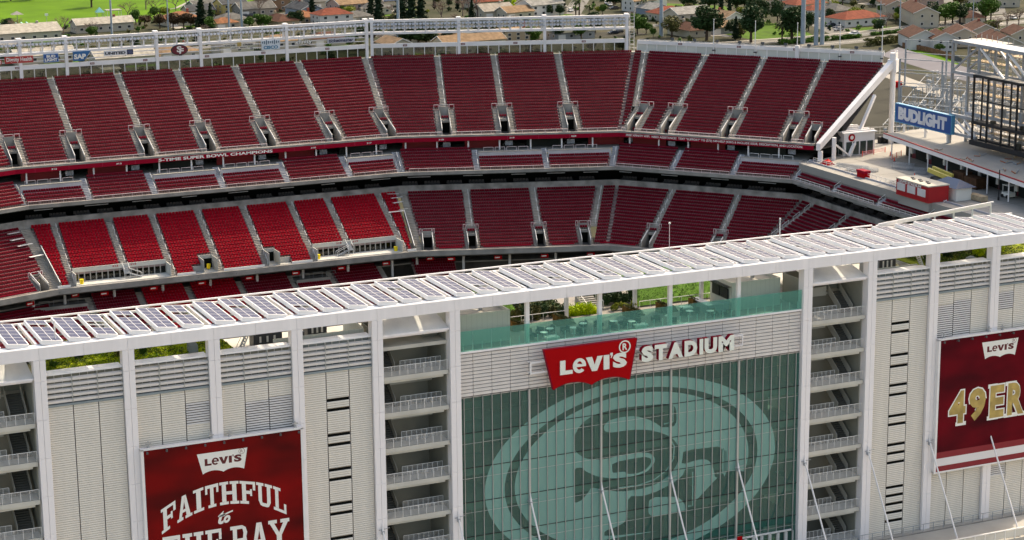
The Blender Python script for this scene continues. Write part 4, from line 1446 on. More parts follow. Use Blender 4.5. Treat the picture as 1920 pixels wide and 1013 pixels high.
# ---- seat shapes (s, d, z) facing -d; quads only
def seat_template(w, zb, zt, pan, thick=0.07, lean=0.10):
    """folded seat: leaning back with a rounded-off top edge, pan tipped up in front of it"""
    q = []
    h = w/2
    e = 0.07
    a0, a1 = .24, .24+lean
    zs = zt-e
    q.append([(-h, a0, zb), (h, a0, zb), (h*.97, a1-.03, zs), (-h*.97, a1-.03, zs)])                       # front
    q.append([(-h*.97, a1-.03, zs), (h*.97, a1-.03, zs), (h*.80, a1+.035, zt), (-h*.80, a1+.035, zt)])    # rounded top edge
    q.append([(-h*.80, a1+.035, zt), (h*.80, a1+.035, zt), (h*.80, a1+thick+.03, zt-.02), (-h*.80, a1+thick+.03, zt-.02)])
    q.append([(h, a0+thick, zb), (-h, a0+thick, zb), (-h*.80, a1+thick+.03, zt-.02), (h*.80, a1+thick+.03, zt-.02)])
    q.append([(-h, a0+thick, zb), (-h, a0, zb), (-h*.97, a1-.03, zs), (-h*.80, a1+thick+.03, zt-.02)])
    q.append([(h, a0, zb), (h, a0+thick, zb), (h*.80, a1+thick+.03, zt-.02), (h*.97, a1-.03, zs)])
    a, b, c, d2 = pan
    k = h*.82
    q.append([(-k, a, b), (k, a, b), (k, c, d2), (-k, c, d2)])
    q.append([(-k, c, d2), (k, c, d2), (k, c+.10, d2+.03), (-k, c+.10, d2+.03)])
    q.append([(-k, a+.1, b), (-k, a, b), (-k, c, d2), (-k, c+.1, d2+.03)])
    q.append([(k, a, b), (k, a+.1, b), (k, c+.1, d2+.03), (k, c, d2)])
    for sx in (-1, 1):
        q.append([(sx*.231-.03, .34, 0), (sx*.231+.03, .34, 0), (sx*.231+.03, .34, zb+.02), (sx*.231-.03, .34, zb+.02)])
    return np.array(q, dtype=float)
STD = seat_template(0.43, 0.40, 0.82, (0.02, 0.40, 0.09, 0.60))
def club_template():
    q = list(seat_template(0.52, 0.34, 0.94, (-0.10, 0.42, -0.02, 0.56), 0.09, 0.12))
    for sx in (-0.27, 0.27):                  # armrests
        p = [(sx-.03, -.08, .58), (sx+.03, -.08, .58), (sx+.03, .24, .58), (sx-.03, .24, .58)]
        q.append(np.array(p))
        q.append(np.array([(sx-.03, -.08, .30), (sx+.03, -.08, .30), (sx+.03, -.08, .58), (sx-.03, -.08, .58)]))
    return np.array([np.array(a) for a in q], dtype=float)
CLUB = club_template()
SRNG = np.random.default_rng(21)
def seat_row(f, spans, d, z, pitch, tpl, material, parent):
    """one row of seats along the given (s0,s1) spans"""
    pos = []
    for a, b in spans:
        n = int((b-a)/pitch)
        if n < 1: continue
        o = (b-a-n*pitch)/2
        pos += [a+o+pitch*(k+.5) for k in range(n)]
    if not pos: return None
    pos = np.array(pos)
    q = np.repeat(tpl[None], len(pos), 0)     # (n,q,4,3)
    # a few seats hang open or sit slightly off, none is exactly like its neighbour
    jit = SRNG.normal(size=(len(pos), 2))*np.array([0.008, 0.012])
    q = q.copy()
    q[..., 0] += (pos+jit[:, 0])[:, None, None]
    q[..., 1] += d+jit[:, 1][:, None, None]
    q[..., 2] += z
    v = Pn(f, q.reshape(-1, 3))
    off = np.array(ORG[parent.name])
    me = np_mesh('seat_row', v, material, 4, off)
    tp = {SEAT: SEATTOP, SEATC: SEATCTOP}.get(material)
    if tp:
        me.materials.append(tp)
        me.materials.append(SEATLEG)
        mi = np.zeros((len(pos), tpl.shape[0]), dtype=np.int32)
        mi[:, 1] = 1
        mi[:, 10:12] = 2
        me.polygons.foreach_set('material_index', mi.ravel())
    o = bpy.data.objects.new('seat_row', me)
    o.parent = parent
    o['kind'] = 'stuff'
    COL.objects.link(o)
    return o

def sub_spans(a, b, cuts):
    sp = [(a, b)]
    for c0, c1 in cuts:
        out = []
        for x, y in sp:
            if c1 <= x or c0 >= y: out.append((x, y))
            else:
                if c0-x > 0.3: out.append((x, c0))
                if y-c1 > 0.3: out.append((c1, y))
        sp = out
    return sp

class Deck:
    def __init__(self, d0, z0, n, tread, rise):
        self.d0, self.z0, self.n, self.t, self.h = d0, z0, n, tread, rise
    def d(self, r): return self.d0+r*self.t
    def z(self, r): return self.z0+r*self.h

def section(deck, f, fl, fr, label, group, r0=0, r1=None, tpl=STD, smat=None, pitch=0.462, cuts=None, skip=()):
    """stepped seating block between the lines fl(d), fr(d); cuts: list of (row0,row1,s0,s1)"""
    smat = smat or SEAT
    r1 = deck.n if r1 is None else r1
    dm = deck.d((r0+r1)/2)
    c = P(f, (fl(dm)+fr(dm))/2, dm, deck.z(r0))
    t = thing('seating_block', c, label, 'seating block', group)
    m = MB()
    for r in range(r0, r1):
        da, db, z = deck.d(r), deck.d(r+1), deck.z(r)
        cc = [(x0, x1) for (a, b, x0, x1) in (cuts or []) if a <= r < b]
        for x, y in sub_spans(fl(da), fr(da), cc):
            ex = x == fl(da)
            ey = y == fr(da)
            xb = fl(db) if ex else x
            yb = fr(db) if ey else y
            m.face([P(f, x, da, z), P(f, y, da, z), P(f, yb, db+.01, z), P(f, xb, db+.01, z)])
            m.face([P(f, x, da, z-deck.h-.02), P(f, y, da, z-deck.h-.02), P(f, y, da, z), P(f, x, da, z)])
        if r in skip: continue
        seat_row(f, [(x+.08, y-.08) for x, y in sub_spans(max(fl(da+.3), fl(da)), min(fr(da+.3), fr(da)), cc)], da+0.36, z, pitch, tpl, smat, t)
    m.build('stepped_floor', TREAD, t)
    return t

def aisle(deck, f, fc, r0, r1, hw=0.60, rail=True, mat_=None):
    """stair running up between blocks, with the dashes of its centre handrail"""
    m = MB()
    for r in range(r0, r1):
        for k in range(2):
            d = deck.d(r)+k*deck.t/2
            z = deck.z(r)+k*deck.h/2-0.0
            z0 = z-deck.h/2-.02
            c = fc(d)
            c2 = fc(d+deck.t/2)
            m.face([P(f, c-hw, d, z), P(f, c+hw, d, z), P(f, c2+hw, d+deck.t/2+.01, z), P(f, c2-hw, d+deck.t/2+.01, z)])
            m.face([P(f, c-hw, d, z0), P(f, c+hw, d, z0), P(f, c+hw, d, z), P(f, c-hw, d, z)])
            m.face([P(f, c-hw, d, z0), P(f, c-hw, d, z), P(f, c2-hw, d+deck.t/2, z), P(f, c2-hw, d+deck.t/2, z0)])
            m.face([P(f, c+hw, d, z0), P(f, c2+hw, d+deck.t/2, z0), P(f, c2+hw, d+deck.t/2, z), P(f, c+hw, d, z)])
    o = m.build('aisle_stair', mat_ or AISLE, stand)
    if rail:
        h = MB()
        r = r0+0.5
        while r < r1-2:
            d, e = deck.d(r), deck.d(r+1.7)
            za, zb = deck.z(r)+.85, deck.z(r+1.7)+.85
            a, b = (fc(d)+hw*.45, d), (fc(e)+hw*.45, e)
            fbar(h, f, (*a, za), (*b, zb), 0.06)
            fbar(h, f, (*a, za), (*a, za-.85), 0.05)
            fbar(h, f, (*b, zb), (*b, zb-.85), 0.05)
            r += 3.0
        h.build('handrail', RAILW, o, kind='stuff')
    return o

def vomitory(deck, f, c, nr=8, hw=1.9, ow=0.85):
    """entrance tunnel at the foot of an aisle with a stair on either side"""
    d0, z0 = deck.d0, deck.z0
    de = deck.d(nr)
    m = MB()
    dz = lambda d: z0+(d-d0)/deck.t*deck.h
    # side walls of the tunnel and the slab over it
    do = d0+4.4*deck.t
    for s in (-1, 1):
        a, b = sorted((c+s*ow, c+s*(ow+.14)))
        m.hexa([P(f, a, d0+.1, z0-.4), P(f, b, d0+.1, z0-.4), P(f, b, de, z0-.4), P(f, a, de, z0-.4),
                P(f, a, d0+.1, z0+.75), P(f, b, d0+.1, z0+.75), P(f, b, de, dz(de)+.1), P(f, a, de, dz(de)+.1)])
    fbox(m, f, c-ow, c+ow, do, do+.16, z0+1.75, z0+2.25)
    fbox(m, f, c-ow, c+ow, do+.16, de, z0+2.02, z0+2.2)
    fbox(m, f, c-ow-.1, c+ow+.1, de-.12, de, z0+2.2, dz(de)+.55)
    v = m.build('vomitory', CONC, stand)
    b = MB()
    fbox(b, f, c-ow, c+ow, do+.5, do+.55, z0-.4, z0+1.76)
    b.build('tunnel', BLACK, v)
    b = MB()
    fbox(b, f, c-ow, c+ow, d0-.1, do+.5, z0-.42, z0-.36)
    b.build('tunnel_floor', CONCD, v)
    # sloping white rails, head rail
    h = MB()
    for s in (-1, 1):
        x = c+s*(ow+.05)
        fbar(h, f, (x, d0+.3, z0+1.05), (x, do+.1, z0+2.55), 0.09, 0.32)
        fbar(h, f, (x, d0+.3, z0+.2), (x, d0+.3, z0+1.1), 0.09)
    fbar(h, f, (c-ow, de, dz(de)+.95), (c+ow, de, dz(de)+.95), 0.06)
    fbar(h, f, (c-ow, de, dz(de)+.95), (c-ow, de, dz(de)), 0.06)
    fbar(h, f, (c+ow, de, dz(de)+.95), (c+ow, de, dz(de)), 0.06)
    h.build('tunnel_rail', RAILW, v)
    for s in (-1, 1):
        p = MB()
        xa, xb = sorted((c+s*(ow+.2), c+s*(hw+.15)))
        fbox(p, f, xa, xb, de+.02, de+.1, dz(de)+.9, dz(de)+1.0)
        for q in (xa, xb-.08):
            fbox(p, f, q, q+.08, de+.02, de+.1, dz(de)+.05, dz(de)+.9)
        p.build('head_rail', RAILP, v)
    seat_row(f, [(c-ow+.05, c+ow-.05)], do+.5, z0+2.2, 0.48, STD, SEAT, v)
    for s in (-1, 1):
        st = MB()
        xa, xb = sorted((c+s*(ow+.15), c+s*hw))
        for r in range(nr):
            for k in range(2):
                d = deck.d(r)+k*deck.t/2
                z = deck.z(r)+k*deck.h/2
                fbox(st, f, xa, xb, d, d+deck.t/2+.01, z-.3, z)
        st.build('side_stair', AISLE, v)
    return v

# ---------------------------------------------------------------- upper deck
UP = Deck(0.95, -12.55, 26, 0.875, 0.487)
NV = 8
lin = lambda s0, k=0.0: (lambda d: s0+k*d)
aB = [12.1, 25.1, 37.0, 48.9, 62.2]
aC = [10.2, 21.85, 35.2]
aD = [9.3, 21.9, 34.5]
cornerBC = lambda d: 72.95+T9*d            # aisle just left of the B/C mitre
cornerCD = lambda d: 2.45-T16*d            # aisle just right of the C/D mitre
cornerAB = lambda d: 0.35-T9*d
HW = 0.62
up_specs = []
A_ = lambda c, s: (lambda d: c(d)+s*HW)
# (facet, left line, right line, vomitory centres beside it)
up_specs.append(('A', lin(-12.5), lambda d: d*T9-0.05, [(-12.5)]))
edges = [cornerAB]+[lin(s) for s in aB]+[cornerBC]
for i in range(6):
    up_specs.append(('B', A_(edges[i], 1), A_(edges[i+1], -1), None))
up_specs.append(('B', A_(cornerBC, 1), RIGHT['B'], None))
edgesC = [lin(s) for s in aC]
up_specs.append(('C', LEFT['C'], A_(edgesC[0], -1), None))
for i in range(2):
    up_specs.append(('C', A_(edgesC[i], 1), A_(edgesC[i+1], -1), None))
up_specs.append(('C', A_(edgesC[2], 1), RIGHT['C'], None))
up_specs.append(('D', LEFT['D'], A_(cornerCD, -1), None))
edgesD = [cornerCD]+[lin(s) for s in aD]
for i in range(3):
    up_specs.append(('D', A_(edgesD[i], 1), A_(edgesD[i+1], -1), None))
up_specs.append(('D', A_(edgesD[3], 1), lambda d: 40.6+0.27*d, None))
voms = {'A': [], 'B': [0.55]+aB+[73.6], 'C': aC, 'D': [2.1]+aD+[39.0]}
NVX = {'B': 9, 'C': 9, 'D': 9}
lab_up = ['upper deck seating block at the left edge of the photo', 'upper deck block below the white-on-red health sign', 'upper deck block below the blue SAP sign',
          'upper deck block below the UNITED sign and oval emblem', 'upper deck block below the CACHE CREEK sign', 'upper deck block below the CISCO and xfinity signs',
          'upper deck block below the ticketmaster sign, left of the first bend', 'narrow upper deck wedge left of the first bend', 'upper deck block just right of the first bend', 'second upper deck block right of the first bend',
          'third upper deck block right of the first bend', 'upper deck block just left of the sharp corner bend', 'narrow upper deck wedge at the sharp corner bend',
          'first upper deck block on the right wing', 'second upper deck block on the right wing', 'third upper deck block on the right wing', 'last upper deck block beside the white end girder']
for i, (f, fl, fr, _) in enumerate(up_specs):
    cuts = []
    for c in voms[f]:
        w = 2.0 if c != 39.0 else 1.05
        cuts.append((0, NV if c != 39.0 else 5, c-w, c+w))
    section(UP, f, fl, fr, lab_up[i], 'upper deck seating blocks', cuts=cuts)
for f, cs in (('B', [cornerAB]+[lin(s) for s in aB]+[cornerBC]), ('C', edgesC), ('D', edgesD)):
    for c in cs:
        aisle(UP, f, c, NV, UP.n)
for f in 'BCD':
    for c in voms[f]:
        if c == 39.0:
            vomitory(UP, f, c, 5, 0.95, 0.85)
        else:
            vomitory(UP, f, c, NV)

def run(name, material, d0, d1, z0, z1, facets='ABCD', ends=None):
    """a mitred strip following the bend of the stand, one part per facet"""
    out = []
    for f in facets:
        r = RIGHT[f]
        l = LEFT[f]
        if ends and f in ends:
            l, r = ends[f](l, r)
        m = MB()
        fbox(m, f, l, r, d0, d1, z0, z1)
        out.append(m.build(name, material, stand))
    return out
run('red_fascia', FASCIA, 0.0, 0.24, -13.78, -12.97)
run('deck_edge', CONC, 0.02, 0.95, -12.96, -12.62)
# panel joints, block numbers and lettering on the fascia
m = MB()
for f, L in (('B', 74), ('C', 44.4), ('D', 40)):
    s = 3.5
    while s < L-2:
        fbox(m, f, s, s+.03, -0.012, 0.0, -13.77, -12.98)
        s += 6.2
m.build('fascia_joint', mat('fascia_joint_pink', (0.6, 0.05, 0.12), 0.5, 0.05), stand)
def ftext(m, s, f, s0, s1, d, z0, z1, bold=0.02):
    o = P(f, s0, d, z0)
    u = Vector(P(f, s1, d, z0))-Vector(o)
    put_text(m, s, o, u, (0, 0, z1-z0), bold)
for txt_, f_, sa_, sb_, bo_ in (('5-TIME SUPER BOWL CHAMPIONS', 'B', 26.5, 48.8, 0.035), ('FREE XFINITY WIFI.  NEED ASSISTANCE?  TEXT "SUPPORT" TO (573) 549-HELP (4357) & INCLUDE ISSUE, DESCRIPTION, AND LOCATION.', 'D', 1.5, 38.0, 0.02)):
    m = MB()
    ftext(m, txt_, f_, sa_, sb_, -0.02, -13.66, -13.1, bo_)
    m.build('fascia_lettering', PRINTW, stand, kind='stuff')
for f, s, n in (('B', 6.5, '312'), ('B', 18.5, '313'), ('B', 56.5, '316'), ('B', 68, '317'), ('C', 8.5, '318'), ('C', 22.5, '319'), ('C', 34.8, '320')):
    m = MB()
    ftext(m, n, f, s, s+1.0, -0.02, -13.55, -13.25, 0.03)
    m.build('block_number', PRINTW, stand)
# rails above the fascia
for f, fs_, rr in (('B', RAILP, 0), ('C', RAILP, 0), ('D', RAILP, 1)):
    vv = voms[f]
    sp = sub_spans(LEFT[f](0)+.3, (RIGHT[f](0) if f != 'D' else 40.3)-.3, [(c-1.0, c+1.0) for c in vv])
    m = MB()
    for a, b in sp:
        fbar(m, f, (a, .5, -12.0), (b, .5, -12.0), 0.10, 0.10)
        n = max(1, int((b-a)/1.9))
        for k in range(n+1):
            s = a+(b-a)*k/n
            fbar(m, f, (s, .5, -12.6), (s, .5, -12.0), 0.06)
        if f == 'D':
            fbar(m, f, (a, .5, -12.5), (b, .5, -12.5), 0.06)
    m.build('front_rail', fs_, stand)
# sloping underside and back of the upper deck
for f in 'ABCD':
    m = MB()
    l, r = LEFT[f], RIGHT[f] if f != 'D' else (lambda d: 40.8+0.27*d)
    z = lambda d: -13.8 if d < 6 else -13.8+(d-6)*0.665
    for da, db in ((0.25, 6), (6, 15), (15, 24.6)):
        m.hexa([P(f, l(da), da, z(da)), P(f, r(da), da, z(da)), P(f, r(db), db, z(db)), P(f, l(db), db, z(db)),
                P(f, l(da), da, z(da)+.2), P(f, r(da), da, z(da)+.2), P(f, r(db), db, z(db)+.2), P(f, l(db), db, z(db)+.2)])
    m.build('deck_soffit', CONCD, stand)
run('rear_walkway', CONC, 23.69, 26.2, -0.62, -0.06, ends={'D': lambda l, r: (l, lambda d: 40.6+0.27*d)})

# ---------------------------------------------------------------- middle deck (seven rows and loges)
MD = Deck(-5.2, -18.72, 7, 0.80, 0.47)
mB = [0.15, 12.1, 24.3, 37.4, 50.0, 62.7, 73.2]
mC = [1.6, 15.55, 29.3, 42.0]
mD = [0.6, 13.2, 25.7, 38.2]
lab = iter(['middle deck loge block at the far left', 'middle deck block of seven rows right of the far left loge', 'middle deck loge block under the left half of the CHAMPIONS lettering', 'middle deck loge block under the right half of the CHAMPIONS lettering',
            'middle deck block of seven rows right of the CHAMPIONS lettering', 'middle deck loge block left of the first bend', 'middle deck block of seven rows right of the first bend', 'middle deck loge block in the middle of the right-hand facet',
            'middle deck loge block left of the sharp corner', 'middle deck block of seven rows right of the sharp corner', 'second middle deck block of seven rows on the right wing', 'middle deck loge block at the end of the right wing'])
def loge(f, a, b):
    """tables platform behind a low wall, above four rows of seats"""
    d = MD.d(4)
    m = MB()
    fbox(m, f, a, b, d-.02, d+.16, MD.z(4)-.5, -15.78)
    fbox(m, f, a, b, d+.16, 1.2, -16.3, -16.1)
    lo = m.build('loge_wall', mat('loge_wall_grey', (0.42, 0.41, 0.42), 0.7, 0.1, 0.4), stand)
    t = MB()
    fbox(t, f, a+.05, b-.05, d-.1, d+.55, -15.77, -15.68)
    t.build('loge_counter', PALE, lo)
    h = MB()
    s = a+1.2
    while s+1.9 < b-1:
        for zz in (-15.1,):
            fbar(h, f, (s, d+1.5, zz), (s+1.9, d+1.5, zz), 0.07)
        for q in (s, s+1.9):
            fbar(h, f, (q, d+1.5, -16.1), (q, d+1.5, -15.1), 0.06)
        s += 2.3
    h.build('table_frame', RAILP if f != 'D' else RAILW, lo)
def mid_block(f, c0, c1, isloge, ml=None, mr=None):
    fl = ml or lin(c0+.55)
    fr = mr or lin(c1-.55)
    section(MD, f, fl, fr, next(lab), 'middle deck seating blocks', r1=4 if isloge else 7)
    if isloge:
        loge(f, fl(-2), fr(-2))
for i, lg in enumerate((1, 0, 1, 1, 0, 1)):
    mid_block('B', mB[i], mB[i+1], lg, ml=(lambda d: 0.7-T9*(d+5)) if i == 0 else None, mr=(lambda d: 72.3+T9*(d+5.2)) if i == 5 else None)
for i, lg in enumerate((0, 1, 1)):
    mid_block('C', mC[i], mC[i+1], lg, ml=(lambda d: 1.42-T9*(d+5.2)) if i == 0 else None, mr=(lambda d: 41.6+T16*(d+5.2)) if i == 2 else None)
for i, lg in enumerate((0, 0, 1)):
    mid_block('D', mD[i], mD[i+1], lg, ml=(lambda d: 1.2-T16*(d+5.2)) if i == 0 else None, mr=(lambda d: 37.4+T20*(d+5.2)) if i == 2 else None)
MIDA = mat('aisle_blue_grey', (0.33, 0.335, 0.35), 0.85, 0.12, 0.5)
for f, cs in (('B', mB[1:6]), ('C', mC[1:3]), ('D', mD[1:3])):
    for c in cs:
        aisle(MD, f, lin(c), 0, 7, 0.55, True, MIDA)
aisle(MD, 'B', lambda d: 0.15-T9*(d+5), 0, 7, 0.5, True, MIDA)
aisle(MD, 'B', lambda d: 72.85+T9*(d+5.2), 0, 7, 0.5, True, MIDA)
aisle(MD, 'C', lambda d: 0.95-T9*(d+5.2), 0, 7, 0.5, False, MIDA)
aisle(MD, 'C', lambda d: 42.2+T16*(d+5.2), 0, 7, 0.6, True, MIDA)
aisle(MD, 'D', lambda d: 38.0+T20*(d+5.2), 0, 7, 0.6, True, MIDA)
run('middle_ledge', CONC, -5.75, -5.2, -19.35, -18.70, 'ABCDE')
for f, sp in (('B', [(0.9, 11.5), (12.7, 23.7), (24.9, 36.8), (38.0, 49.4), (50.6, 62.1), (63.3, 72.2)]), ('C', [(2.3, 15.0), (16.1, 28.7), (29.9, 41.2)]), ('D', [(1.4, 12.6), (13.8, 25.1), (26.3, 37.2)])):
    m = MB()
    for a, b in sp:
        fbar(m, f, (a, -5.25, -18.1), (b, -5.25, -18.1), 0.09, 0.09)
        n = int((b-a)/1.8)
        for k in range(n+1):
            s = a+(b-a)*k/n
            fbar(m, f, (s, -5.25, -18.7), (s, -5.25, -18.1), 0.05)
        if f == 'D': fbar(m, f, (a, -5.25, -18.6), (b, -5.25, -18.6), 0.05)
    m.build('front_rail', RAILP, stand)
# concourse behind the middle deck: floor, posts, alternating red walls and openings
run('concourse_floor', CONC, 0.40, 12.0, -16.0, -15.85)
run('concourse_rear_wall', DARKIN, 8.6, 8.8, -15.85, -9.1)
for f, L in (('B', 74), ('C', 44.4), ('D', 38)):
    s = 1.5
    k = 0
    while s < L-3:
        m = MB()
        fbox(m, f, s, s+7.2, 3.4, 3.6, -15.85, -12.3)
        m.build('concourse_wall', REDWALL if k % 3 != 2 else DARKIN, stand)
        m = MB()
        fbox(m, f, s+8.0, s+9.5, 2.4, 2.5, -15.3, -14.4)
        m.build('menu_board', mat('menu_board_grey', (0.34, 0.36, 0.40), 0.5, 0.4, 3.0), stand)
        m = MB()
        fbar(m, f, (s+7.6, 5, -15.8), (s+10.2, 5, -13.2), 0.5, 0.12)
        m.build('concourse_stair', CONC, stand)
        s += 12.4
        k += 1
    s = 2.0
    while s < L:
        m = MB()
        m.tube(P(f, s, 0.75, -15.85), P(f, s, 0.75, -13.5), 0.16, 10)
        m.build('round_post', WHITE, stand)
        s += 6.2
# ---------------------------------------------------------------- suites between the decks
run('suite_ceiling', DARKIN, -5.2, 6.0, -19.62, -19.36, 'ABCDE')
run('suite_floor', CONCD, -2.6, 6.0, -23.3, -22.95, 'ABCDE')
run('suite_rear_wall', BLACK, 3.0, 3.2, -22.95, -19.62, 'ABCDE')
run('suite_parapet', mat('weathered_parapet', (0.30, 0.285, 0.265), 0.9, 0.3, 0.5), -2.98, -2.62, -24.2, -21.85, 'ABCDE')
for f in 'BCDE':
    row = thing('suite_seating', P(f, 20, -1, -22.95), {'B': 'rows of black suite chairs in the dark gap below the left middle deck', 'C': 'rows of black suite chairs in the dark gap of the right-hand facet', 'D': 'rows of black suite chairs under the right wing', 'E': 'rows of black suite chairs below the end-zone seats'}[f], 'seating block', 'suite chairs')
    L = RIGHT[f](-2)
    for j, d in enumerate((-2.2, -0.9)):
        spans = []
        s = 1.0
        while s < L-4:
            spans.append((s, s+3.2))
            s += 4.4
        seat_row(f, spans, d, -22.75+0.35*j, 0.62, CLUB, SEATB, row)
m = MB()
for f, L in (('B', 74), ('C', 44), ('D', 40), ('E', 45)):
    s = 2.0
    while s < L-4:
        fbox(m, f, s, s+random.uniform(2.5, 4.5), -4.6, -4.4, -19.95, -19.82)
        s += random.uniform(7, 11)
m.build('ceiling_heater', STEELG, stand)

# ---------------------------------------------------------------- club deck
CD = Deck(-17.15, -31.72, 18, 0.786, 0.468)
LG = 4
cB = [5.7, 24.0, 32.75, 41.6, 50.9, 68.9]
up4 = [15.8, 58.5]
lab = iter(['bright red club block in the narrow wedge by the left divider', 'bright red club block above the left club suite, first', 'bright red club block above the left club suite, second', 'bright red club block with tunnel mouth, right of the left suite',
            'bright red club block without tunnel in the centre', 'bright red club block with tunnel mouth, left of the right suite', 'bright red club block above the right club suite, first', 'bright red club block above the right club suite, second', 'bright red club wedge left of the white divider at the bend'])
kw = dict(tpl=CLUB, smat=SEATC, pitch=0.60)
gB = 'bright red club blocks'
section(CD, 'B', lambda d: 0.8-T9*d*0+(-T9)*(d), lin(cB[0]-.5), next(lab), gB, **kw)
section(CD, 'B', lin(cB[0]+.5), lin(up4[0]-.5), next(lab), gB, r0=LG, **kw)
section(CD, 'B', lin(up4[0]+.5), lin(cB[1]-.5), next(lab), gB, r0=LG, **kw)
section(CD, 'B', lin(cB[1]+.5), lin(cB[2]-.5), next(lab), gB, cuts=[(0, 5, 29.6, 32.3), (0, 2, 28.0, 32.3)], **kw)
section(CD, 'B', lin(cB[2]+.5), lin(cB[3]-.5), next(lab), gB, **kw)
section(CD, 'B', lin(cB[3]+.5), lin(cB[4]-.5), next(lab), gB, cuts=[(0, 5, 42.0, 44.2), (0, 2, 42.0, 46.4)], **kw)
section(CD, 'B', lin(cB[4]+.5), lin(up4[1]-.5), next(lab), gB, r0=LG, **kw)
section(CD, 'B', lin(up4[1]+.5), lin(cB[5]-.5), next(lab), gB, r0=LG, **kw)
section(CD, 'B', lin(cB[5]+.5), lambda d: 73.3+T9*d, next(lab), gB, **kw)
lab = iter(['lower dark red block at the left edge with white planks on it', 'lower dark red block just right of the white divider', 'second lower dark red block right of the bend', 'lower dark red block left of the deep corner', 'narrow lower dark red block at the deep corner', 'lower dark red block on the wing, right of the deep corner',
            'second lower dark red block on the wing', 'third lower dark red block on the wing', 'lower dark red block at the start of the end zone', 'shaded lower dark red block in the end zone', 'shaded lower dark red block furthest right in the end zone'])
gC = 'lower dark red seating blocks'
section(CD, 'A', lin(-16), lambda d: T9*d-1.0, next(lab), gC, cuts=[(0, 4, -6.32, -3.68)])
section(CD, 'C', lambda d: 1.2-T9*d*1.0+0.0, lin(12.9), next(lab), gC, cuts=[(0, 5, 3.68, 6.32), (0, 6, 12.13, 14)])
section(CD, 'C', lin(14.1), lin(26.1), next(lab), gC, cuts=[(0, 6, 13, 14.87), (0, 6, 25.33, 27)])
section(CD, 'C', lin(27.3), lambda d: 39.6+T16*(d+3), next(lab), gC, cuts=[(0, 6, 26, 28.07), (0, 6, 34.03, 36.77)])
section(CD, 'C', lambda d: 40.8+T16*(d+3), lambda d: 44.4+T16*d, next(lab), gC, cuts=[(0, 6, 34.03, 36.77)])
section(CD, 'D', LEFT['D'], lin(12.0), next(lab), gC, cuts=[(0, 6, 11.23, 13)])
section(CD, 'D', lin(13.2), lin(25.6), next(lab), gC, cuts=[(0, 6, 12, 13.97), (0, 6, 24.83, 26)])
section(CD, 'D', lin(26.8), RIGHT['D'], next(lab), gC, cuts=[(0, 6, 26, 27.57)])
section(CD, 'E', LEFT['E'], lin(4.4), next(lab), gC)
section(CD, 'E', lin(5.6), lin(16.4), next(lab), gC)
section(CD, 'E', lin(17.6), lin(30), next(lab), gC)
for c in cB: aisle(CD, 'B', lin(c), 0, CD.n, 0.5)
for c in up4: aisle(CD, 'B', lin(c), LG, CD.n, 0.5)
aisle(CD, 'A', lambda d: T9*d-0.5, 0, CD.n, 0.5, False)
aisle(CD, 'B', lambda d: 0.42-T9*d, 0, CD.n, 0.42, False)
section(MD, 'A', lin(-14), lambda d: T9*d-0.3, 'middle deck block of seven rows at the left edge of the photo', 'middle deck seating blocks')
aisle(CD, 'C', lambda d: 0.6-T9*d, 0, CD.n, 0.6, False)
aisle(CD, 'C', lin(13.5), 6, CD.n, 0.6)
aisle(CD, 'C', lin(26.7), 6, CD.n, 0.6)
aisle(CD, 'C', lambda d: 40.2+T16*(d+3), 6, CD.n, 0.6)
aisle(CD, 'D', lin(12.6), 6, CD.n, 0.6)
aisle(CD, 'D', lin(26.2), 6, CD.n, 0.6)
aisle(CD, 'E', lin(5.0), 0, CD.n, 0.6)
aisle(CD, 'E', lin(17.0), 0, CD.n, 0.6)
for f, c in (('C', 13.5), ('C', 26.7), ('C', 35.4), ('D', 12.6), ('D', 26.2)):
    vomitory(CD, f, c, 6, 1.35, 0.8)
vomitory(CD, 'C', 5.0, 5, 1.3, 0.9)
vomitory(CD, 'A', -5.0, 4, 1.3, 0.8)
# tunnel mouths in the club blocks
for s0, s1, sa, sb in ((29.6, 32.3, 28.0, 29.6), (42.0, 44.2, 44.2, 46.4)):
    d0, z0 = CD.d0, CD.z0
    m = MB()
    for q in (s0, s1-.12):
        fbox(m, 'B', q, q+.12, d0+.1, CD.d(5), z0-.3, CD.z(5)+.0)
    fbox(m, 'B', s0, s1, CD.d(5)-.12, CD.d(5), z0+1.7, CD.z(5)+.1)
    fbox(m, 'B', s0, s1, d0, CD.d(5), z0-.3, z0+.02)
    fbox(m, 'B', min(sa, sb)+.01, max(sa, sb)-.01, CD.d(2)-.12, CD.d(2), z0-.1, CD.z(2)+.1)
    fbox(m, 'B', min(sa, sb)+.01, max(sa, sb)-.01, d0, CD.d(2)-.12, z0-.2, z0+.04)
    v = m.build('club_tunnel', mat('tunnel_grey', (0.40, 0.395, 0.36), 0.8, 0.12, 0.5), stand)
    m = MB()
    fbox(m, 'B', s0+.13, s1-.13, CD.d(5)-.2, CD.d(5)-.13, z0+.03, z0+1.75)
    m.build('tunnel', BLACK, v)
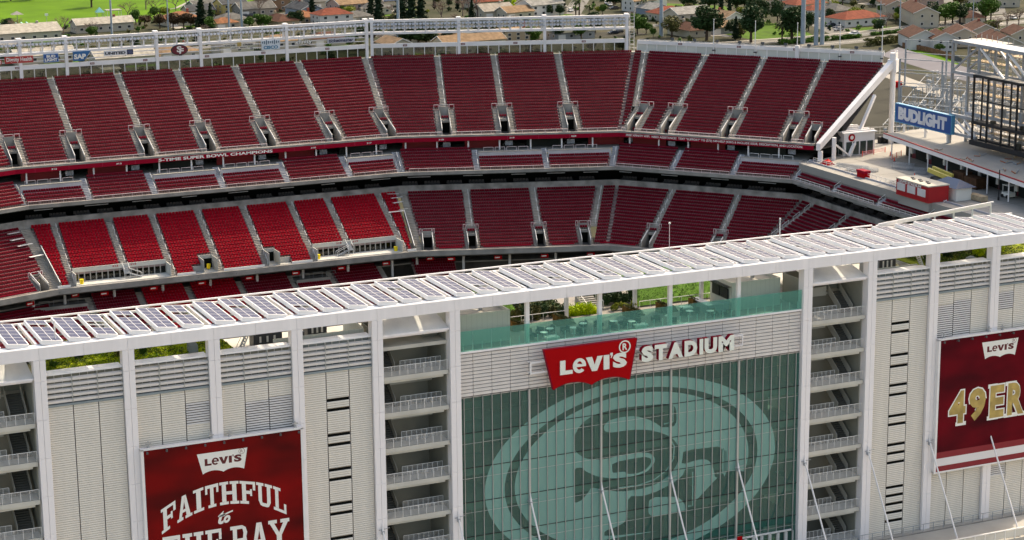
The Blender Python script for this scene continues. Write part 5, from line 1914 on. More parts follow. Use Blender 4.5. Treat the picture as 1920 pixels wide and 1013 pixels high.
# club suites with glazed doors
for s0, s1, cs, nums in ((6.3, 23.4, 15.8, ('213', '214')), (51.5, 68.3, 58.5, ('218', '219'))):
    dw = CD.d(LG)
    m = MB()
    fbox(m, 'B', s0, s1, dw-.05, dw+.1, -29.95, -29.15)
    fbox(m, 'B', s0-.1, s1, CD.d0, dw+1.0, -31.9, -31.62)
    fbox(m, 'B', s0-.15, s0, CD.d0, dw, -31.6, -29.6)
    fbox(m, 'B', s1, s1+.15, CD.d0, dw, -31.6, -29.6)
    su = m.build('club_suite', mat('suite_cream', (0.50, 0.49, 0.44), 0.7, 0.08, 0.5), stand)
    m = MB()
    fbox(m, 'B', s0, s1, dw+.55, dw+.6, -31.6, -29.95)
    m.build('suite_room', BLACK, su)
    n = 16
    for k in range(n+1):
        s = s0+(s1-s0)*k/n
        m = MB()
        fbox(m, 'B', s-.10, s+.10, dw-.04, dw+.08, -31.62, -29.95)
        m.build('door_post', PALE, su)
        if k < n:
            m = MB()
            fbox(m, 'B', s+.1, s+(s1-s0)/n-.1, dw+.03, dw+.05, -31.62, -29.95)
            m.build('pane', CLEAR, su)
    m = MB()
    ftext(m, nums[0], 'B', cs-2.3, cs-1.2, dw-.06, -29.62, -29.3, 0.03)
    ftext(m, nums[1], 'B', cs+1.0, cs+2.1, dw-.06, -29.62, -29.3, 0.03)
    m.build('block_number', SIGNRED, su)
    # stair down from the aisle
    m = MB()
    h = MB()
    sg = 1 if cs < 30 else -1
    for k in range(7):
        fbox(m, 'B', cs-.5, cs+.5, dw-.1-.24*k-.24, dw-.1-.24*k, -29.75-.14*k-.12, -29.75-.14*k)
    for k in range(6):
        a, b = sorted((cs+sg*(.5+.36*k), cs+sg*(.5+.36*(k+1))))
        fbox(m, 'B', a, b, dw-1.85, dw-1.0, -30.75-.14*k-.12, -30.75-.14*k)
    for dd in (dw-1.85, dw-1.0):
        fbar(h, 'B', (cs+sg*.5, dd, -29.85), (cs+sg*2.7, dd, -30.75), 0.06)
        fbar(h, 'B', (cs+sg*2.7, dd, -31.6), (cs+sg*2.7, dd, -30.75), 0.06)
    for q in (-.5, .5):
        fbar(h, 'B', (cs+q, dw-.1, -28.9), (cs+q, dw-1.8, -29.85), 0.06)
        fbar(h, 'B', (cs+q, dw-1.8, -31.6), (cs+q, dw-1.8, -29.85), 0.06)
    fs2 = m.build('suite_stair', STEELG, su)
    h.build('handrail', RAILW, fs2)
# white divider rails of the club
m = MB()
for f, fn in (('B', lambda d: 0.35-T9*d+.3), ('B', lambda d: 73.55+T9*d)):
    a, b = CD.d(0), CD.d(11)
    m.hexa([P(f, fn(a), a, CD.z(0)-.2), P(f, fn(a)+.08, a, CD.z(0)-.2), P(f, fn(b)+.08, b, CD.z(11)-.2), P(f, fn(b), b, CD.z(11)-.2),
            P(f, fn(a), a, CD.z(0)+.95), P(f, fn(a)+.08, a, CD.z(0)+.95), P(f, fn(b)+.08, b, CD.z(11)+.95), P(f, fn(b), b, CD.z(11)+.95)])
m.build('club_divider', CONC, stand)
for f, fn in (('B', lambda d: 0.35-T9*d+.34), ('B', lambda d: 73.59+T9*d)):
    m = MB()
    a, b = CD.d(0), CD.d(11)
    fbar(m, f, (fn(a), a, CD.z(0)+1.0), (fn(b), b, CD.z(11)+1.0), 0.12, 0.08)
    m.build('divider_cap', RAILW, stand)
m = MB()
for a, b in ((2.9, 5.2), (24.6, 28.0), (33.3, 41.1), (46.4, 50.4), (69.4, 71.2)):
    fbox(m, 'B', a, b, -17.3, -17.15, -31.72, -31.32)
m.build('front_curb', RAILW, stand)
m = MB()
for f, a, b in (('C', 7, 11.5), ('C', 15.5, 24.7), ('C', 28.7, 33), ('C', 38, 39.5), ('D', 2, 10.7), ('D', 14.5, 24), ('A', -14, -6.7)):
    fbar(m, f, (a, -17.2, -31.35), (b, -17.2, -31.35), 0.10, 0.22)
m.build('front_rail', FASCIA, stand)
run('club_ledge', CONC, -17.9, -17.15, -32.75, -31.74, 'ABCDE')
m = MB()
for k in range(20):
    fbox(m, 'B', 3+3.6*k, 3.12+3.6*k, -17.93, -17.90, -32.4, -32.3)
m.build('ledge_fitting', LAMPDARK, stand)
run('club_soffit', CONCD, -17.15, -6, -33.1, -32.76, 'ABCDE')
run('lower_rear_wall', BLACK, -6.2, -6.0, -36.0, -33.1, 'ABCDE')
# ---------------------------------------------------------------- lowest deck, seen under the ledge
LD = Deck(-30.0, -43.0, 22, 0.85, 0.355)
run('lower_concourse_floor', CONC, -11.3, -6.2, -35.7, -35.45, 'ABC')
lab = iter(['lowest deck block at the left edge under the ledge', 'lowest deck block with platform tables at left', 'lowest deck block right of the left platform', 'lowest deck bright red block, left of centre', 'lowest deck bright red block in the centre', 'lowest deck block right of centre', 'lowest deck block with platform tables right of centre', 'lowest deck block under the first bend', 'lowest deck block right of the first bend'])
gL = 'lowest deck blocks'
lB = [-1.5, 9.2, 18.6, 27.6, 37.5, 47.5, 55.2, 65.5]
section(LD, 'A', lin(-20), lambda d: T9*d, next(lab), gL, r0=6, r1=20)
for i in range(7):
    a, b = lB[i]+.5, lB[i+1]-.5
    plat = i in (0, 5)
    br = i in (2, 3)
    section(LD, 'B', lin(a), lin(b), next(lab), gL, r0=4, r1=18 if plat else 22, **(kw if br else {}))
    aisle(LD, 'B', lin(lB[i+1]), 4, 22, 0.5, False)
    if plat:
        d = LD.d(18)
        m = MB()
        fbox(m, 'B', a, b, d, d+.12, LD.z(18)-.4, -35.6)
        fbox(m, 'B', a, b, d+.12, -11.3, -36.1, -35.9)
        pf = m.build('platform_wall', CONC, stand)
        h = MB()
        for q in range(3):
            s = a+1.2+2.6*q
            fbar(h, 'B', (s, d+1.6, -34.9), (s+1.8, d+1.6, -34.9), 0.06)
            fbar(h, 'B', (s, d+1.6, -35.9), (s, d+1.6, -34.9), 0.06)
            fbar(h, 'B', (s+1.8, d+1.6, -35.9), (s+1.8, d+1.6, -34.9), 0.06)
        h.build('table_frame', STEELG, pf)
section(LD, 'C', lambda d: -T9*d+.0, lin(10.5), next(lab), gL, r0=4)
for f, s0, s1 in (('B', 5, 74), ('C', 3, 36), ('A', -14, -2)):
    s = s0
    while s < s1:
        m = MB()
        m.tube(P(f, s, -12.5, -37.5), P(f, s, -12.5, -33.0), 0.26, 12)
        m.build('round_column', WHITE, stand)
        s += 9.0
        m = MB()
        fbox(m, f, s-3.4, s-1.9, -16.4, -16.25, -34.15, -33.45)
        fbox(m, f, s-3.3, s-3.24, -16.36, -16.3, -33.45, -33.1)
        fbox(m, f, s-2.06, s-2.0, -16.36, -16.3, -33.45, -33.1)
        hs = m.build('hanging_sign', SIGNRED, stand)
        m = MB()
        fbox(m, f, s-3.25, s-2.3, -16.42, -16.405, -33.9, -33.68)
        m.build('sign_print', PRINTW, hs)
# lower shell of the stand so that no daylight shows under it
run('stand_base_wall', CONCD, -5.99, -5.5, -42, -33.1, 'ABCDE')

# loose white planks and frames lying on the seats
def plank(f, s, d, z, L, w, a, label, n):
    m = MB()
    dx, dd = math.cos(a)*L/2, math.sin(a)*L/2
    m.bar(P(f, s-dx, d-dd, z), P(f, s+dx, d+dd, z+.05), w, 0.04)
    m.build('white_plank', RAILW, None, label, 'plank', 'white planks left on the seats')
for k, (s, d, L, w) in enumerate(((-3.6, -4.6, 2.6, .7), (-3.9, -6.1, 2.6, .8), (-3.2, -7.6, 3.0, .7), (-2.6, -10.4, 2.8, .7))):
    plank('A', s, d, CD.z((d-CD.d0)/CD.t)+.75, L, w, 0.05, ['topmost white plank on the left edge block', 'second white plank on the left edge block', 'third white plank on the left edge block', 'lowest white plank on the left edge block'][k], k)
for k, (s, d, L, w, a) in enumerate(((71.6, -4.2, 2.2, .3, -.5), (72.0, -5.2, 2.4, .5, .1), (71.8, -6.4, 2.2, .6, .2), (70.5, -8.6, 3.2, .7, .0), (72.2, -8.2, 2.0, .15, .1))):
    plank('B', s, d, CD.z((d-CD.d0)/CD.t)+.95, L, w, a, ['slanting white plank on the club wedge at the bend', 'white plank just below the slanting one at the bend', 'wide white plank in the pile at the bend', 'wide white plank below the pile at the bend', 'thin white plank right of the wide one at the bend'][k], k)
for k, (s, lb) in enumerate(((7.4, 'yellow bin at the left end of the left club suite'), (51.9, 'yellow bin at the left end of the right club suite'), (67.4, 'yellow bin at the right end of the right club suite'), (31.2, 'yellow bin inside the club tunnel mouth'))):
    m = MB()
    c = P('B', s, -16.2 if k != 3 else -14.6, 0)
    m.tube((c[0], c[1], -31.6), (c[0], c[1], -30.75), 0.34, 12, 0.38)
    m.build('yellow_bin', YELLOW, None, lb, 'bin', 'yellow bins')
# ================================================================ floodlight truss and windscreen behind the upper deck
DB = 24.3
truss = thing('floodlight_truss', P('B', 40, DB, -0.6), 'long white box truss carrying rows of floodlights above the upper deck', 'truss')
def frun(m, f, s0, s1, d0, d1, z0, z1):
    return fbox(m, f, s0, s1, d0, d1, z0, z1)
tb0 = lambda d: -8.0
tb1 = lambda d: 74+d*T9
tc0 = lambda d: -d*T9
tc1 = lambda d: 50.4+0*d
for f, l, r in (('B', tb0, tb1), ('C', tc0, tc1)):
    for (d0, d1, z0, z1, nm) in ((DB-.1, DB+.45, 7.22, 7.72, 'top_chord'), (DB-.1, DB+.45, 4.72, 5.18, 'bottom_chord'), (DB+1.9, DB+2.3, 7.15, 7.5, 'rear_chord'), (DB+1.9, DB+2.3, 4.8, 5.1, 'rear_chord')):
        m = MB()
        fbox(m, f, l, r, d0, d1, z0, z1)
        m.build(nm, WHITE if nm != 'rear_chord' else STEELG, truss)
_tp = MB().box(-0.14, 0.14, 0, 0.22, 0, 2.06).mesh('truss_post', WHITE)
_lampm = None
def lamp_mesh():
    m = MB()
    n = 10
    prof = [(0.05, 0.30), (0.17, 0.26), (0.25, 0.16), (0.29, 0.02), (0.29, -0.06), (0.24, -0.07)]
    ring = []
    for (rr, y) in prof:
        ring.append([(rr*math.cos(2*math.pi*k/n), y, rr*math.sin(2*math.pi*k/n)) for k in range(n)])
    for a in range(len(ring)-1):
        for k in range(n):
            m.face([ring[a][k], ring[a][(k+1) % n], ring[a+1][(k+1) % n], ring[a+1][k]])
    m.face([ring[-1][k] for k in range(n)])
    m.box(-0.32, -0.27, -0.04, 0.04, -0.05, 0.42)
    m.box(0.27, 0.32, -0.04, 0.04, -0.05, 0.42)
    m.box(-0.32, 0.32, -0.04, 0.04, 0.38, 0.42)
    return m.mesh('floodlight', LAMPGREY)
LAMP = lamp_mesh()
for f, s0, s1, rows in (('B', -6.6, 77.2, (6.82,)), ('C', -3.0, 49.6, (6.86, 6.12))):
    a = FAC[f][1]
    n = int(round((s1-s0)/2.22))
    for k in range(n+1):
        s = s0+(s1-s0)*k/n
        inst('truss_post', _tp, truss, P(f, s, DB-.02, 5.17), -R(a))
        if k < n:
            for q in range(3):
                for zz in rows:
                    inst('floodlight', LAMP, truss, P(f, s+(s1-s0)/n*(q+.5)/3, DB-.16, zz-.1), rot=(R(-38)+random.uniform(-.06, .06), 0, -R(a)+random.uniform(-.12, .12)))
    m = MB()
    k = 0
    while k < n:
        s = s0+(s1-s0)*k/n
        fbar(m, f, (s, DB+2.1, 5.0), (s+2.22, DB+2.1, 7.3), 0.07)
        fbar(m, f, (s, DB+.2, 4.9), (s, DB+2.1, 4.9), 0.10)
        fbar(m, f, (s, DB+.2, 7.5), (s, DB+2.1, 7.35), 0.10)
        fbar(m, f, (s, DB+2.1, 5.0), (s, DB+2.1, 7.3), 0.10)
        k += 1
    for zz in (5.7, 6.3):
        fbar(m, f, (s0, DB+1.7, zz), (s1, DB+1.7, zz), 0.05)
    fbox(m, f, s0, s1, DB+.5, DB+1.8, 5.0, 5.05)
    m.build('lattice_and_catwalk', STEELG, truss, kind='stuff')
# legs
for f, ss in (('B', (6.7, 15.55, 33.42, 42.31, 60.21, 77.4)), ('C', (-3.2, 14.76, 32.63, 49.9))):
    for s in ss:
        m = MB()
        fbox(m, f, s-.30, s+.30, DB-.25, DB+.30, -0.6, 7.3)
        lg = m.build('leg', WHITE, truss)
        m = MB()
        fbox(m, f, s-.45, s+.45, DB+.2, DB+1.4, 7.73, 7.95)
        m.build('leg_head', WHITE, lg)
# end ladder by the corner
m = MB()
for k in range(12):
    z = -0.6+.72*k
    fbar(m, 'C', (50.6, DB+.2, z), (51.4, DB+.2, z), 0.05)
for s in (50.55, 51.45):
    fbar(m, 'C', (s, DB+.2, -.6), (s, DB+.2, 8.2), 0.09)
for z in (1.5, 3.3, 5.2):
    fbar(m, 'C', (50.5, DB-.3, z), (51.5, DB-.3, z), 0.08)
m.build('caged_ladder', RAILW, truss)

# windscreen: glass panes in white posts under a white beam
wscreen = thing('rear_windscreen', P('C', 0, DB, -0.05), 'white framed windscreen wall behind the top row of seats', 'windscreen')
for f, s0, s1 in (('B', -4.0, 77.6), ('C', -3.4, 49.5)):
    m = MB()
    fbox(m, f, s0, s1, DB-.08, DB+.22, 1.95, 2.78)
    m.build('beam', WHITE, wscreen)
    n = int(round((s1-s0)/2.22))
    for k in range(n+1):
        s = s0+(s1-s0)*k/n
        m = MB()
        fbox(m, f, s-.07, s+.07, DB, DB+.14, -0.05, 1.95)
        m.build('post', WHITE, wscreen)
        if k < n:
            m = MB()
            fbox(m, f, s+.07, s+(s1-s0)/n-.07, DB+.06, DB+.075, 0.0, 1.95)
            m.build('pane', CLEAR, wscreen)
    m = MB()
    for z in (3.45, 4.2):
        fbox(m, f, s0, s1 if f == 'B' else -2.8, DB+.02, DB+.12, z-.07, z+.07)
    if f == 'B':
        m.build('sign_rail', WHITE, wscreen)
m = MB()
fbox(m, 'D', -6.2, 46.5, DB-.08, DB+.22, 1.68, 2.45)
m.build('beam', WHITE, wscreen)
WPAN = mat('frosted_white_panel', (0.55, 0.55, 0.49), 0.5, 0.08, 0.2)
n = 24
for k in range(n+1):
    s = -6.2+52.4*k/n
    m = MB()
    fbox(m, 'D', s-.07, s+.07, DB-.02, DB+.14, -0.05, 1.68)
    m.build('post', WHITE, wscreen)
    if k < n:
        m = MB()
        fbox(m, 'D', s+.07, s+52.4/n-.07, DB+.05, DB+.09, 0.0, 1.68)
        m.build('panel', WPAN, wscreen)
# block number plates on the beam
pn = iter(('408', '410', '411', '412', '413', '414', '415', '416', '417', '418'))
plates = [('B', 6.0), ('B', 20.5), ('B', 31.0), ('B', 43.5), ('B', 55.2), ('B', 68.8), ('C', 3.6), ('C', 15.6), ('C', 26.5), ('C', 40.8)]
for (f, s), n_ in zip(plates, pn):
    m = MB()
    fbox(m, f, s-.42, s+.42, DB-.12, DB-.085, 2.18, 2.58)
    o = m.build('number_plate', MAROON, wscreen)
    m = MB()
    ftext(m, n_, f, s-.28, s+.28, DB-.128, 2.28, 2.48, 0.03)
    m.build('number', PRINTW, o)
for s, n_ in ((3.4, '420'), (16.2, '421'), (28.2, '422'), (40.0, '423')):
    m = MB()
    fbox(m, 'D', s-.42, s+.42, DB-.12, DB-.085, 1.86, 2.26)
    o = m.build('number_plate', MAROON, wscreen)
    m = MB()
    ftext(m, n_, 'D', s-.28, s+.28, DB-.128, 1.96, 2.16, 0.03)
    m.build('number', PRINTW, o)

# ---- sponsor signs hung below the truss (facet B, in front of the rails)
DS = 24.0
def signbox(name, s0, s1, z0, z1, m_, label):
    t = thing(name, P('B', (s0+s1)/2, DS, z0), label, 'sign', 'sponsor signs under the floodlight truss')
    if m_:
        m = MB()
        fbox(m, 'B', s0, s1, DS, DS+.25, z0, z1)
        m.build('board', m_, t)
    m = MB()
    for s in (s0+(s1-s0)*.25, s0+(s1-s0)*.75):
        fbox(m, 'B', s-.05, s+.05, DS+.26, DS+.36, min(z0, 3.4), 4.8)
    m.build('hanger', STEELG, t)
    return t
def stxt(t, s, s0, s1, z0, z1, m_, bold=0.02, nm='lettering', y=0.0, shear=0.0):
    m = MB()
    o = P('B', s0, DS-.02-y, z0)
    put_text(m, s, o, Vector((s1-s0, 0, 0)), (0, 0, z1-z0), bold, None, shear)
    return m.build(nm, m_, t)
SIGNRO = mat('sign_brick_red', (0.42, 0.035, 0.03), 0.5, 0.05)
t = signbox('health_sign', 3.7, 9.1, 3.35, 4.62, SIGNRO, 'brick red sign reading Dignity Health under the truss')
stxt(t, 'Dignity Health', 4.0, 8.85, 3.45, 4.45, PRINTW)
m = MB(); m.tube(P('B', 2.6, DS, 3.7), P('B', 2.6, DS+.25, 3.7), 0.55, 14); m.tube(P('B', 2.3, DS+.01, 4.2), P('B', 2.3, DS+.25, 4.2), 0.40, 12)
m.build('round_mark', SIGNRO, t)
m = MB(); vs_, fs_ = curve_fill([[(.36*math.cos(a*math.pi/10), .36*math.sin(a*math.pi/10)) for a in range(20)], [(.24*math.cos(a*math.pi/10), .24*math.sin(a*math.pi/10)) for a in range(20)]])
put2d(m, vs_, fs_, P('B', 2.6, DS-.02, 3.7), (1, 0, 0), (0, 0, 1)); m.build('mark_ring', PRINTW, t)
t = signbox('beer_sign', 11.1, 13.95, 3.15, 4.72, PRINTBLUE, 'small blue BUD LIGHT sign under the truss')
stxt(t, 'BUD', 11.65, 13.4, 4.02, 4.55, PRINTW, 0.05)
stxt(t, 'LIGHT', 11.3, 13.75, 3.32, 3.92, PRINTW, 0.05)
m = MB(); vs_, fs_ = curve_fill([[(0, 0), (2.85, 0), (2.85, 1.57), (0, 1.57)], [(.06, .06), (2.79, .06), (2.79, 1.51), (.06, 1.51)]])
put2d(m, vs_, fs_, P('B', 11.1, DS-.02, 3.15), (1, 0, 0), (0, 0, 1)); m.build('border', mat('print_light_blue', (0.15, 0.35, 0.6), 0.5, 0.05), t)
t = signbox('software_sign', 16.8, 20.3, 3.05, 4.9, None, 'blue slanted sign reading SAP under the truss')
m = MB(); m.prism([P('B', s, DS, z) for s, z in ((16.8, 3.05), (18.9, 3.05), (20.3, 4.9), (16.8, 4.9))], (0, .25, 0)); m.build('board', mat('print_sap_blue', (0.012, 0.13, 0.33), 0.4, 0.25, 0.3), t)
stxt(t, 'SAP', 16.95, 19.3, 3.4, 4.4, PRINTW, 0.05)
t = signbox('airline_sign', 22.85, 28.6, 3.7, 4.62, mat('sign_silver', (0.62, 0.62, 0.64), 0.4, 0.05), 'silver sign reading UNITED with a dark blue end block')
stxt(t, 'UNITED', 23.05, 27.1, 3.86, 4.42, PRINTK, 0.05)
m = MB(); fbox(m, 'B', 27.4, 28.62, DS-.03, DS, 3.68, 4.72); m.build('end_block', PRINTNAVY, t)
m = MB()
for k in range(4):
    fbar(m, 'B', (27.55+.22*k, DS-.05, 4.55), (27.9+.22*k, DS-.05, 3.85), 0.03, 0.05)
m.build('globe_lines', mat('print_grey_blue', (0.2, 0.25, 0.4), 0.5, 0.05), t)
t = signbox('oval_emblem_sign', 36.2, 39.65, 2.95, 5.0, None, 'black and red oval emblem sign with interlocked S and F')
def oval(m, cs, cz, a, b, d0, d1):
    m.prism([P('B', cs+a*math.cos(2*math.pi*k/28), d0, cz+b*math.sin(2*math.pi*k/28)) for k in range(28)], (0, d1-d0, 0))
m = MB(); oval(m, 37.92, 3.98, 1.72, 1.03, DS, DS+.25); m.build('board', PRINTK, t)
m = MB(); oval(m, 37.92, 3.98, 1.55, .90, DS-.02, DS); m.build('red_field', MAROON, t)
stxt(t, 'S', 37.35, 38.35, 3.55, 4.75, PRINTW, 0.03, y=.02)
stxt(t, 'F', 37.85, 38.75, 3.25, 4.3, PRINTW, 0.03, y=.03)
t = signbox('casino_sign', 47.0, 53.4, 3.98, 4.52, mat('sign_cream', (0.6, 0.56, 0.48), 0.5, 0.05), 'cream sign reading CACHE CREEK CASINO RESORT with gold square')
stxt(t, 'CACHE', 47.15, 49.4, 4.06, 4.42, PRINTK, 0.045)
stxt(t, 'CREEK', 50.9, 53.2, 4.06, 4.42, PRINTK, 0.045)
m = MB(); fbox(m, 'B', 49.75, 50.6, DS-.04, DS+.2, 3.98, 4.78); m.build('gold_square', GOLD, t)
m = MB(); fbox(m, 'B', 48.4, 51.9, DS-.03, DS+.2, 3.5, 3.95); m.build('lower_board', MATS['sign_cream'], t)
stxt(t, 'CASINO  RESORT', 48.55, 51.75, 3.6, 3.85, PRINTK, 0.03, y=.03)
t = signbox('network_sign', 54.85, 58.65, 2.95, 4.1, mat('sign_pale_blue', (0.55, 0.60, 0.63), 0.4, 0.05), 'pale blue sign reading CISCO with vertical bars')
stxt(t, 'CISCO', 55.2, 58.25, 3.08, 3.75, mat('print_cisco_blue', (0.02, 0.16, 0.27), 0.4, 0.05), 0.05)
m = MB()
fbox(m, 'B', 54.7, 58.75, DS+.03, DS+.2, 4.11, 4.75)
m.build('upper_board', MATS['sign_pale_blue'], t)
m = MB()
for k, h in enumerate((.35, .6, .9, .55, .35, .55, .9, .6, .35)):
    fbox(m, 'B', 54.95+.42*k, 55.12+.42*k, DS-.03, DS+.03, 4.42-h/2+.02, 4.45+h/2)
m.build('bars', mat('print_bar_blue', (0.03, 0.08, 0.13), 0.4, 0.05), t)
t = signbox('internet_sign', 61.8, 65.5, 3.5, 4.6, None, 'white script letters reading xfinity without a board')
stxt(t, 'xfinity', 61.8, 65.5, 3.45, 4.6, PRINTK, 0.055, 'letter_backing', y=-.05)
stxt(t, 'xfinity', 61.85, 65.45, 3.5, 4.58, PRINTW, 0.02)
t = signbox('ticket_sign', 68.8, 74.7, 3.45, 4.5, mat('sign_grey', (0.45, 0.45, 0.47), 0.4, 0.05), 'grey sign reading ticketmaster next to the bend')
stxt(t, 'ticketmaster', 69.05, 74.45, 3.62, 4.34, PRINTNAVY, 0.03, shear=0.2)

# ---- wing: slim light masts, floodlights on the beam, big white end girder
for k, s in enumerate((10.8, 19.75, 28.65, 37.5, 46.1)):
    t = thing('light_mast', P('D', s, DB-.3, -0.05), f'slim white lamp mast on the right wing, {ordinal(k)} from the corner', 'mast', 'lamp masts on the right wing')
    m = MB()
    m.tube(P('D', s, DB-.3, -.05), P('D', s, DB-.3, 7.4), 0.11, 8, 0.07)
    m.build('pole', RAILW, t)
    m = MB()
    fbox(m, 'D', s-.3, s+.3, DB-.42, DB-.3+.3, 1.0, 1.25) if k != 2 else fbox(m, 'D', s-.4, s+.4, DB-.5, DB, -0.05, 2.9)
    m.build('clamp', WHITE if k == 2 else LAMPDARK, t)
    m = MB()
    m.tube(P('D', s, DB-.3, 7.4), P('D', s, DB-.3, 7.55), 0.13, 8, 0.08)
    m.build('cap', RAILW, t)
fm = MB()
fm.box(-0.38, 0.38, -0.14, 0.14, 0.12, 0.60)
fm.box(-0.05, 0.05, -0.05, 0.05, -0.15, 0.14)
fm.box(-0.30, 0.30, -0.18, -0.14, 0.18, 0.54)
_fl = fm.mesh('wing_floodlight', LAMPDARK)
for k in range(10):
    s = 1.5+4.9*k
    inst('wing_floodlight', _fl, None, P('D', s, DB+.35, 2.6), -R(50), rot=(R(-15), 0, -R(50)), label=f'black box floodlight on the right wing beam, {ordinal(k)} from the corner', cat='floodlight', group='box floodlights on the right wing')
m = MB()
fbar(m, 'D', (-6, DB+.35, 2.58), (46.5, DB+.35, 2.58), 0.10)
m.build('lamp_rail', STEELG, wscreen)
eg = thing('end_girder', P('D', 41.5, 0.5, -15.8), 'big white sloping girder with legs closing the right end of the upper deck', 'girder')
m = MB()
sl = lambda d: 40.75+0.27*d
m.hexa([P('D', sl(-.2), -.2, -13.75), P('D', sl(-.2)+.8, -.2, -13.75), P('D', sl(24.5)+1.0, 24.5, -0.75), P('D', sl(24.5), 24.5, -0.75),
        P('D', sl(-.2), -.2, -12.4), P('D', sl(-.2)+.8, -.2, -12.4), P('D', sl(24.5)+1.0, 24.5, 0.75), P('D', sl(24.5), 24.5, 0.75)])
fbox(m, 'D', sl(24.5)-.2, sl(24.5)+1.6, 24.4, 26.3, -1.6, 0.9)
m.build('girder', WHITE, eg)
m = MB()
for k in range(26):       # toothed edge strip where the rows end
    d = UP.d(k)
    z = UP.z(k)
    fbox(m, 'D', sl(d)-.16, sl(d)-.02, d, d+.86, z-.3, z+.28)
m.build('row_end_plates', STEELG, eg)
m = MB()
fbox(m, 'D', 41.0, 41.8, 0.0, .6, -15.85, -13.9)
m.build('leg', WHITE, eg)
m = MB()
m.tube(P('D', 43.4, 2.4, -15.85), P('D', 43.4, 2.4, -11.5), 0.42, 10)
m.build('leg', WHITE, eg)
m = MB()
m.bar(P('D', 45.0, 7.0, -15.85), P('D', 46.9, 17.0, -5.2), 0.55, 0.55)
m.build('leg', WHITE, eg)
m = MB()
m.bar(P('D', 43.6, 3.0, -13.0), P('D', 45.0, 7.0, -15.6), 0.3, 0.3)
m.build('brace', WHITE, eg)
m = MB()
m.tube(P('D', 48.2, 25.0, -42), P('D', 48.2, 25.0, -1.6), 0.55, 12)
m.build('leg', WHITE, eg)
m = MB()      # railing and lamps on the girder head
for k in range(7):
    d = 24.0+.4*k
    fbar(m, 'D', (sl(24.5)+1.3, d, .9), (sl(24.5)+1.3, d, 2.6), 0.05)
fbar(m, 'D', (sl(24.5)+1.3, 24.0, 2.6), (sl(24.5)+1.3, 26.4, 2.6), 0.06)
fbar(m, 'D', (sl(24.5)-.2, 26.3, 2.6), (sl(24.5)+1.4, 26.3, 2.6), 0.06)
fbox(m, 'D', sl(24.5)+.2, sl(24.5)+1.4, 24.6, 26.2, .9, 2.2)
m.build('head_cabin', WHITE, eg)
# ================================================================ south plaza deck with scoreboard under repair
MB().box(168.9, 216, 55, 128, -17.2, -15.85).build('plaza_deck', PALE, None, kind='structure')
MB().prism([(168.9, 128, -17.2), (216, 128, -17.2), (216, 139.5, -17.2), (189, 148, -17.2), (172.5, 130.5, -17.2)], (0, 0, 1.35)).build('plaza_deck', PALE, None, kind='structure')
# end-zone middle deck: five rows under the plaza edge
ED = Deck(-5.2, -18.72, 5, 0.80, 0.47)
lab = iter(['end-zone block nearest the wing, below the plaza edge', 'second end-zone block below the plaza edge', 'end-zone block in front of the red booth', 'end-zone block right of the red booth'])
eE = [1.6, 14.9, 29.2, 43.9, 58]
for i in range(4):
    section(ED, 'E', lin(eE[i]+.6) if i else (lambda d: 2.0-T20*(d+5.2)), lin(eE[i+1]-.6), next(lab), 'end-zone seating blocks', r1=5)
    aisle(ED, 'E', lin(eE[i+1]), 0, 6, 0.6, True, MIDA)
m = MB()
fbox(m, 'E', lambda d: 2.0-T20*(d+5.2), 62, -1.3, -1.0, -17.4, -15.6)
m.build('plaza_edge_wall', mat('loge_wall_blue', (0.30, 0.30, 0.33), 0.7, 0.1, 0.4), stand)
fbox(m2 := MB(), 'E', lambda d: 2.0-T20*(d+5.2), 62, -3.3, -1.0, -17.6, -16.9)
m2.build('plaza_edge_base', CONC, stand)
m = MB()
for a, b in ((2.5, 14.2), (15.6, 28.5), (29.9, 43.2), (44.6, 57)):
    for z in (-18.1, -18.5):
        fbar(m, 'E', (a, -5.3, z), (b, -5.3, z), 0.07)
    n = int((b-a)/1.6)
    for k in range(n+1):
        s = a+(b-a)*k/n
        fbar(m, 'E', (s, -5.3, -18.8), (s, -5.3, -18.1), 0.05)
m.build('front_rail', RAILW, stand)
m = MB()
for z in (-15.2, -14.9):
    fbar(m, 'E', (1.5, -.8, z), (33, -.8, z), 0.05)
for k in range(22):
    fbar(m, 'E', (1.5+1.5*k, -.8, -15.85), (1.5+1.5*k, -.8, -14.9), 0.05)
m.build('plaza_rail', RAILW, stand)

# red booth
bt = thing('red_booth', (170, 90, -15.85), "red booth with three shuttered windows and the words LEVI'S STADIUM", 'booth')
m = MB()
m.box(168.0, 172.2, 85.3, 94.8, -15.9, -13.1)
m.build('wall', mat('booth_red', (0.36, 0.008, 0.012), 0.5, 0.06), bt)
MB().box(167.9, 172.3, 85.2, 94.9, -13.1, -12.9).build('roof', mat('booth_roof', (0.52, 0.48, 0.40), 0.8, 0.1), bt)
for k in range(3):
    y = 92.2-3.0*k
    w = MB().box(167.9, 168.0, y-.1, y+2.2, -15.0, -13.7).build('window', WHITE, bt)
    MB().box(167.85, 167.9, y, y+2.1, -14.95, -13.75).build('shutter', mat('shutter_grey', (0.60, 0.57, 0.55), 0.6, 0.06), w)
m = MB()
put_text(m, "LEVI'S STADIUM", (167.93, 94.0, -13.62), (0, -6.6, 0), (0, 0, 0.5), 0.04)
m.build('lettering', PRINTW, bt)
m = MB()
for k in range(6):
    m.box(169.2+.5*(k % 2), 169.6+.5*(k % 2), 87+1.1*k, 87.5+1.1*k, -12.9, -12.7)
m.build('roof_fan', LAMPDARK, bt)
MB().box(168.3, 172, 85.5, 94.5, -17.5, -15.9).build('base', PALE, bt)
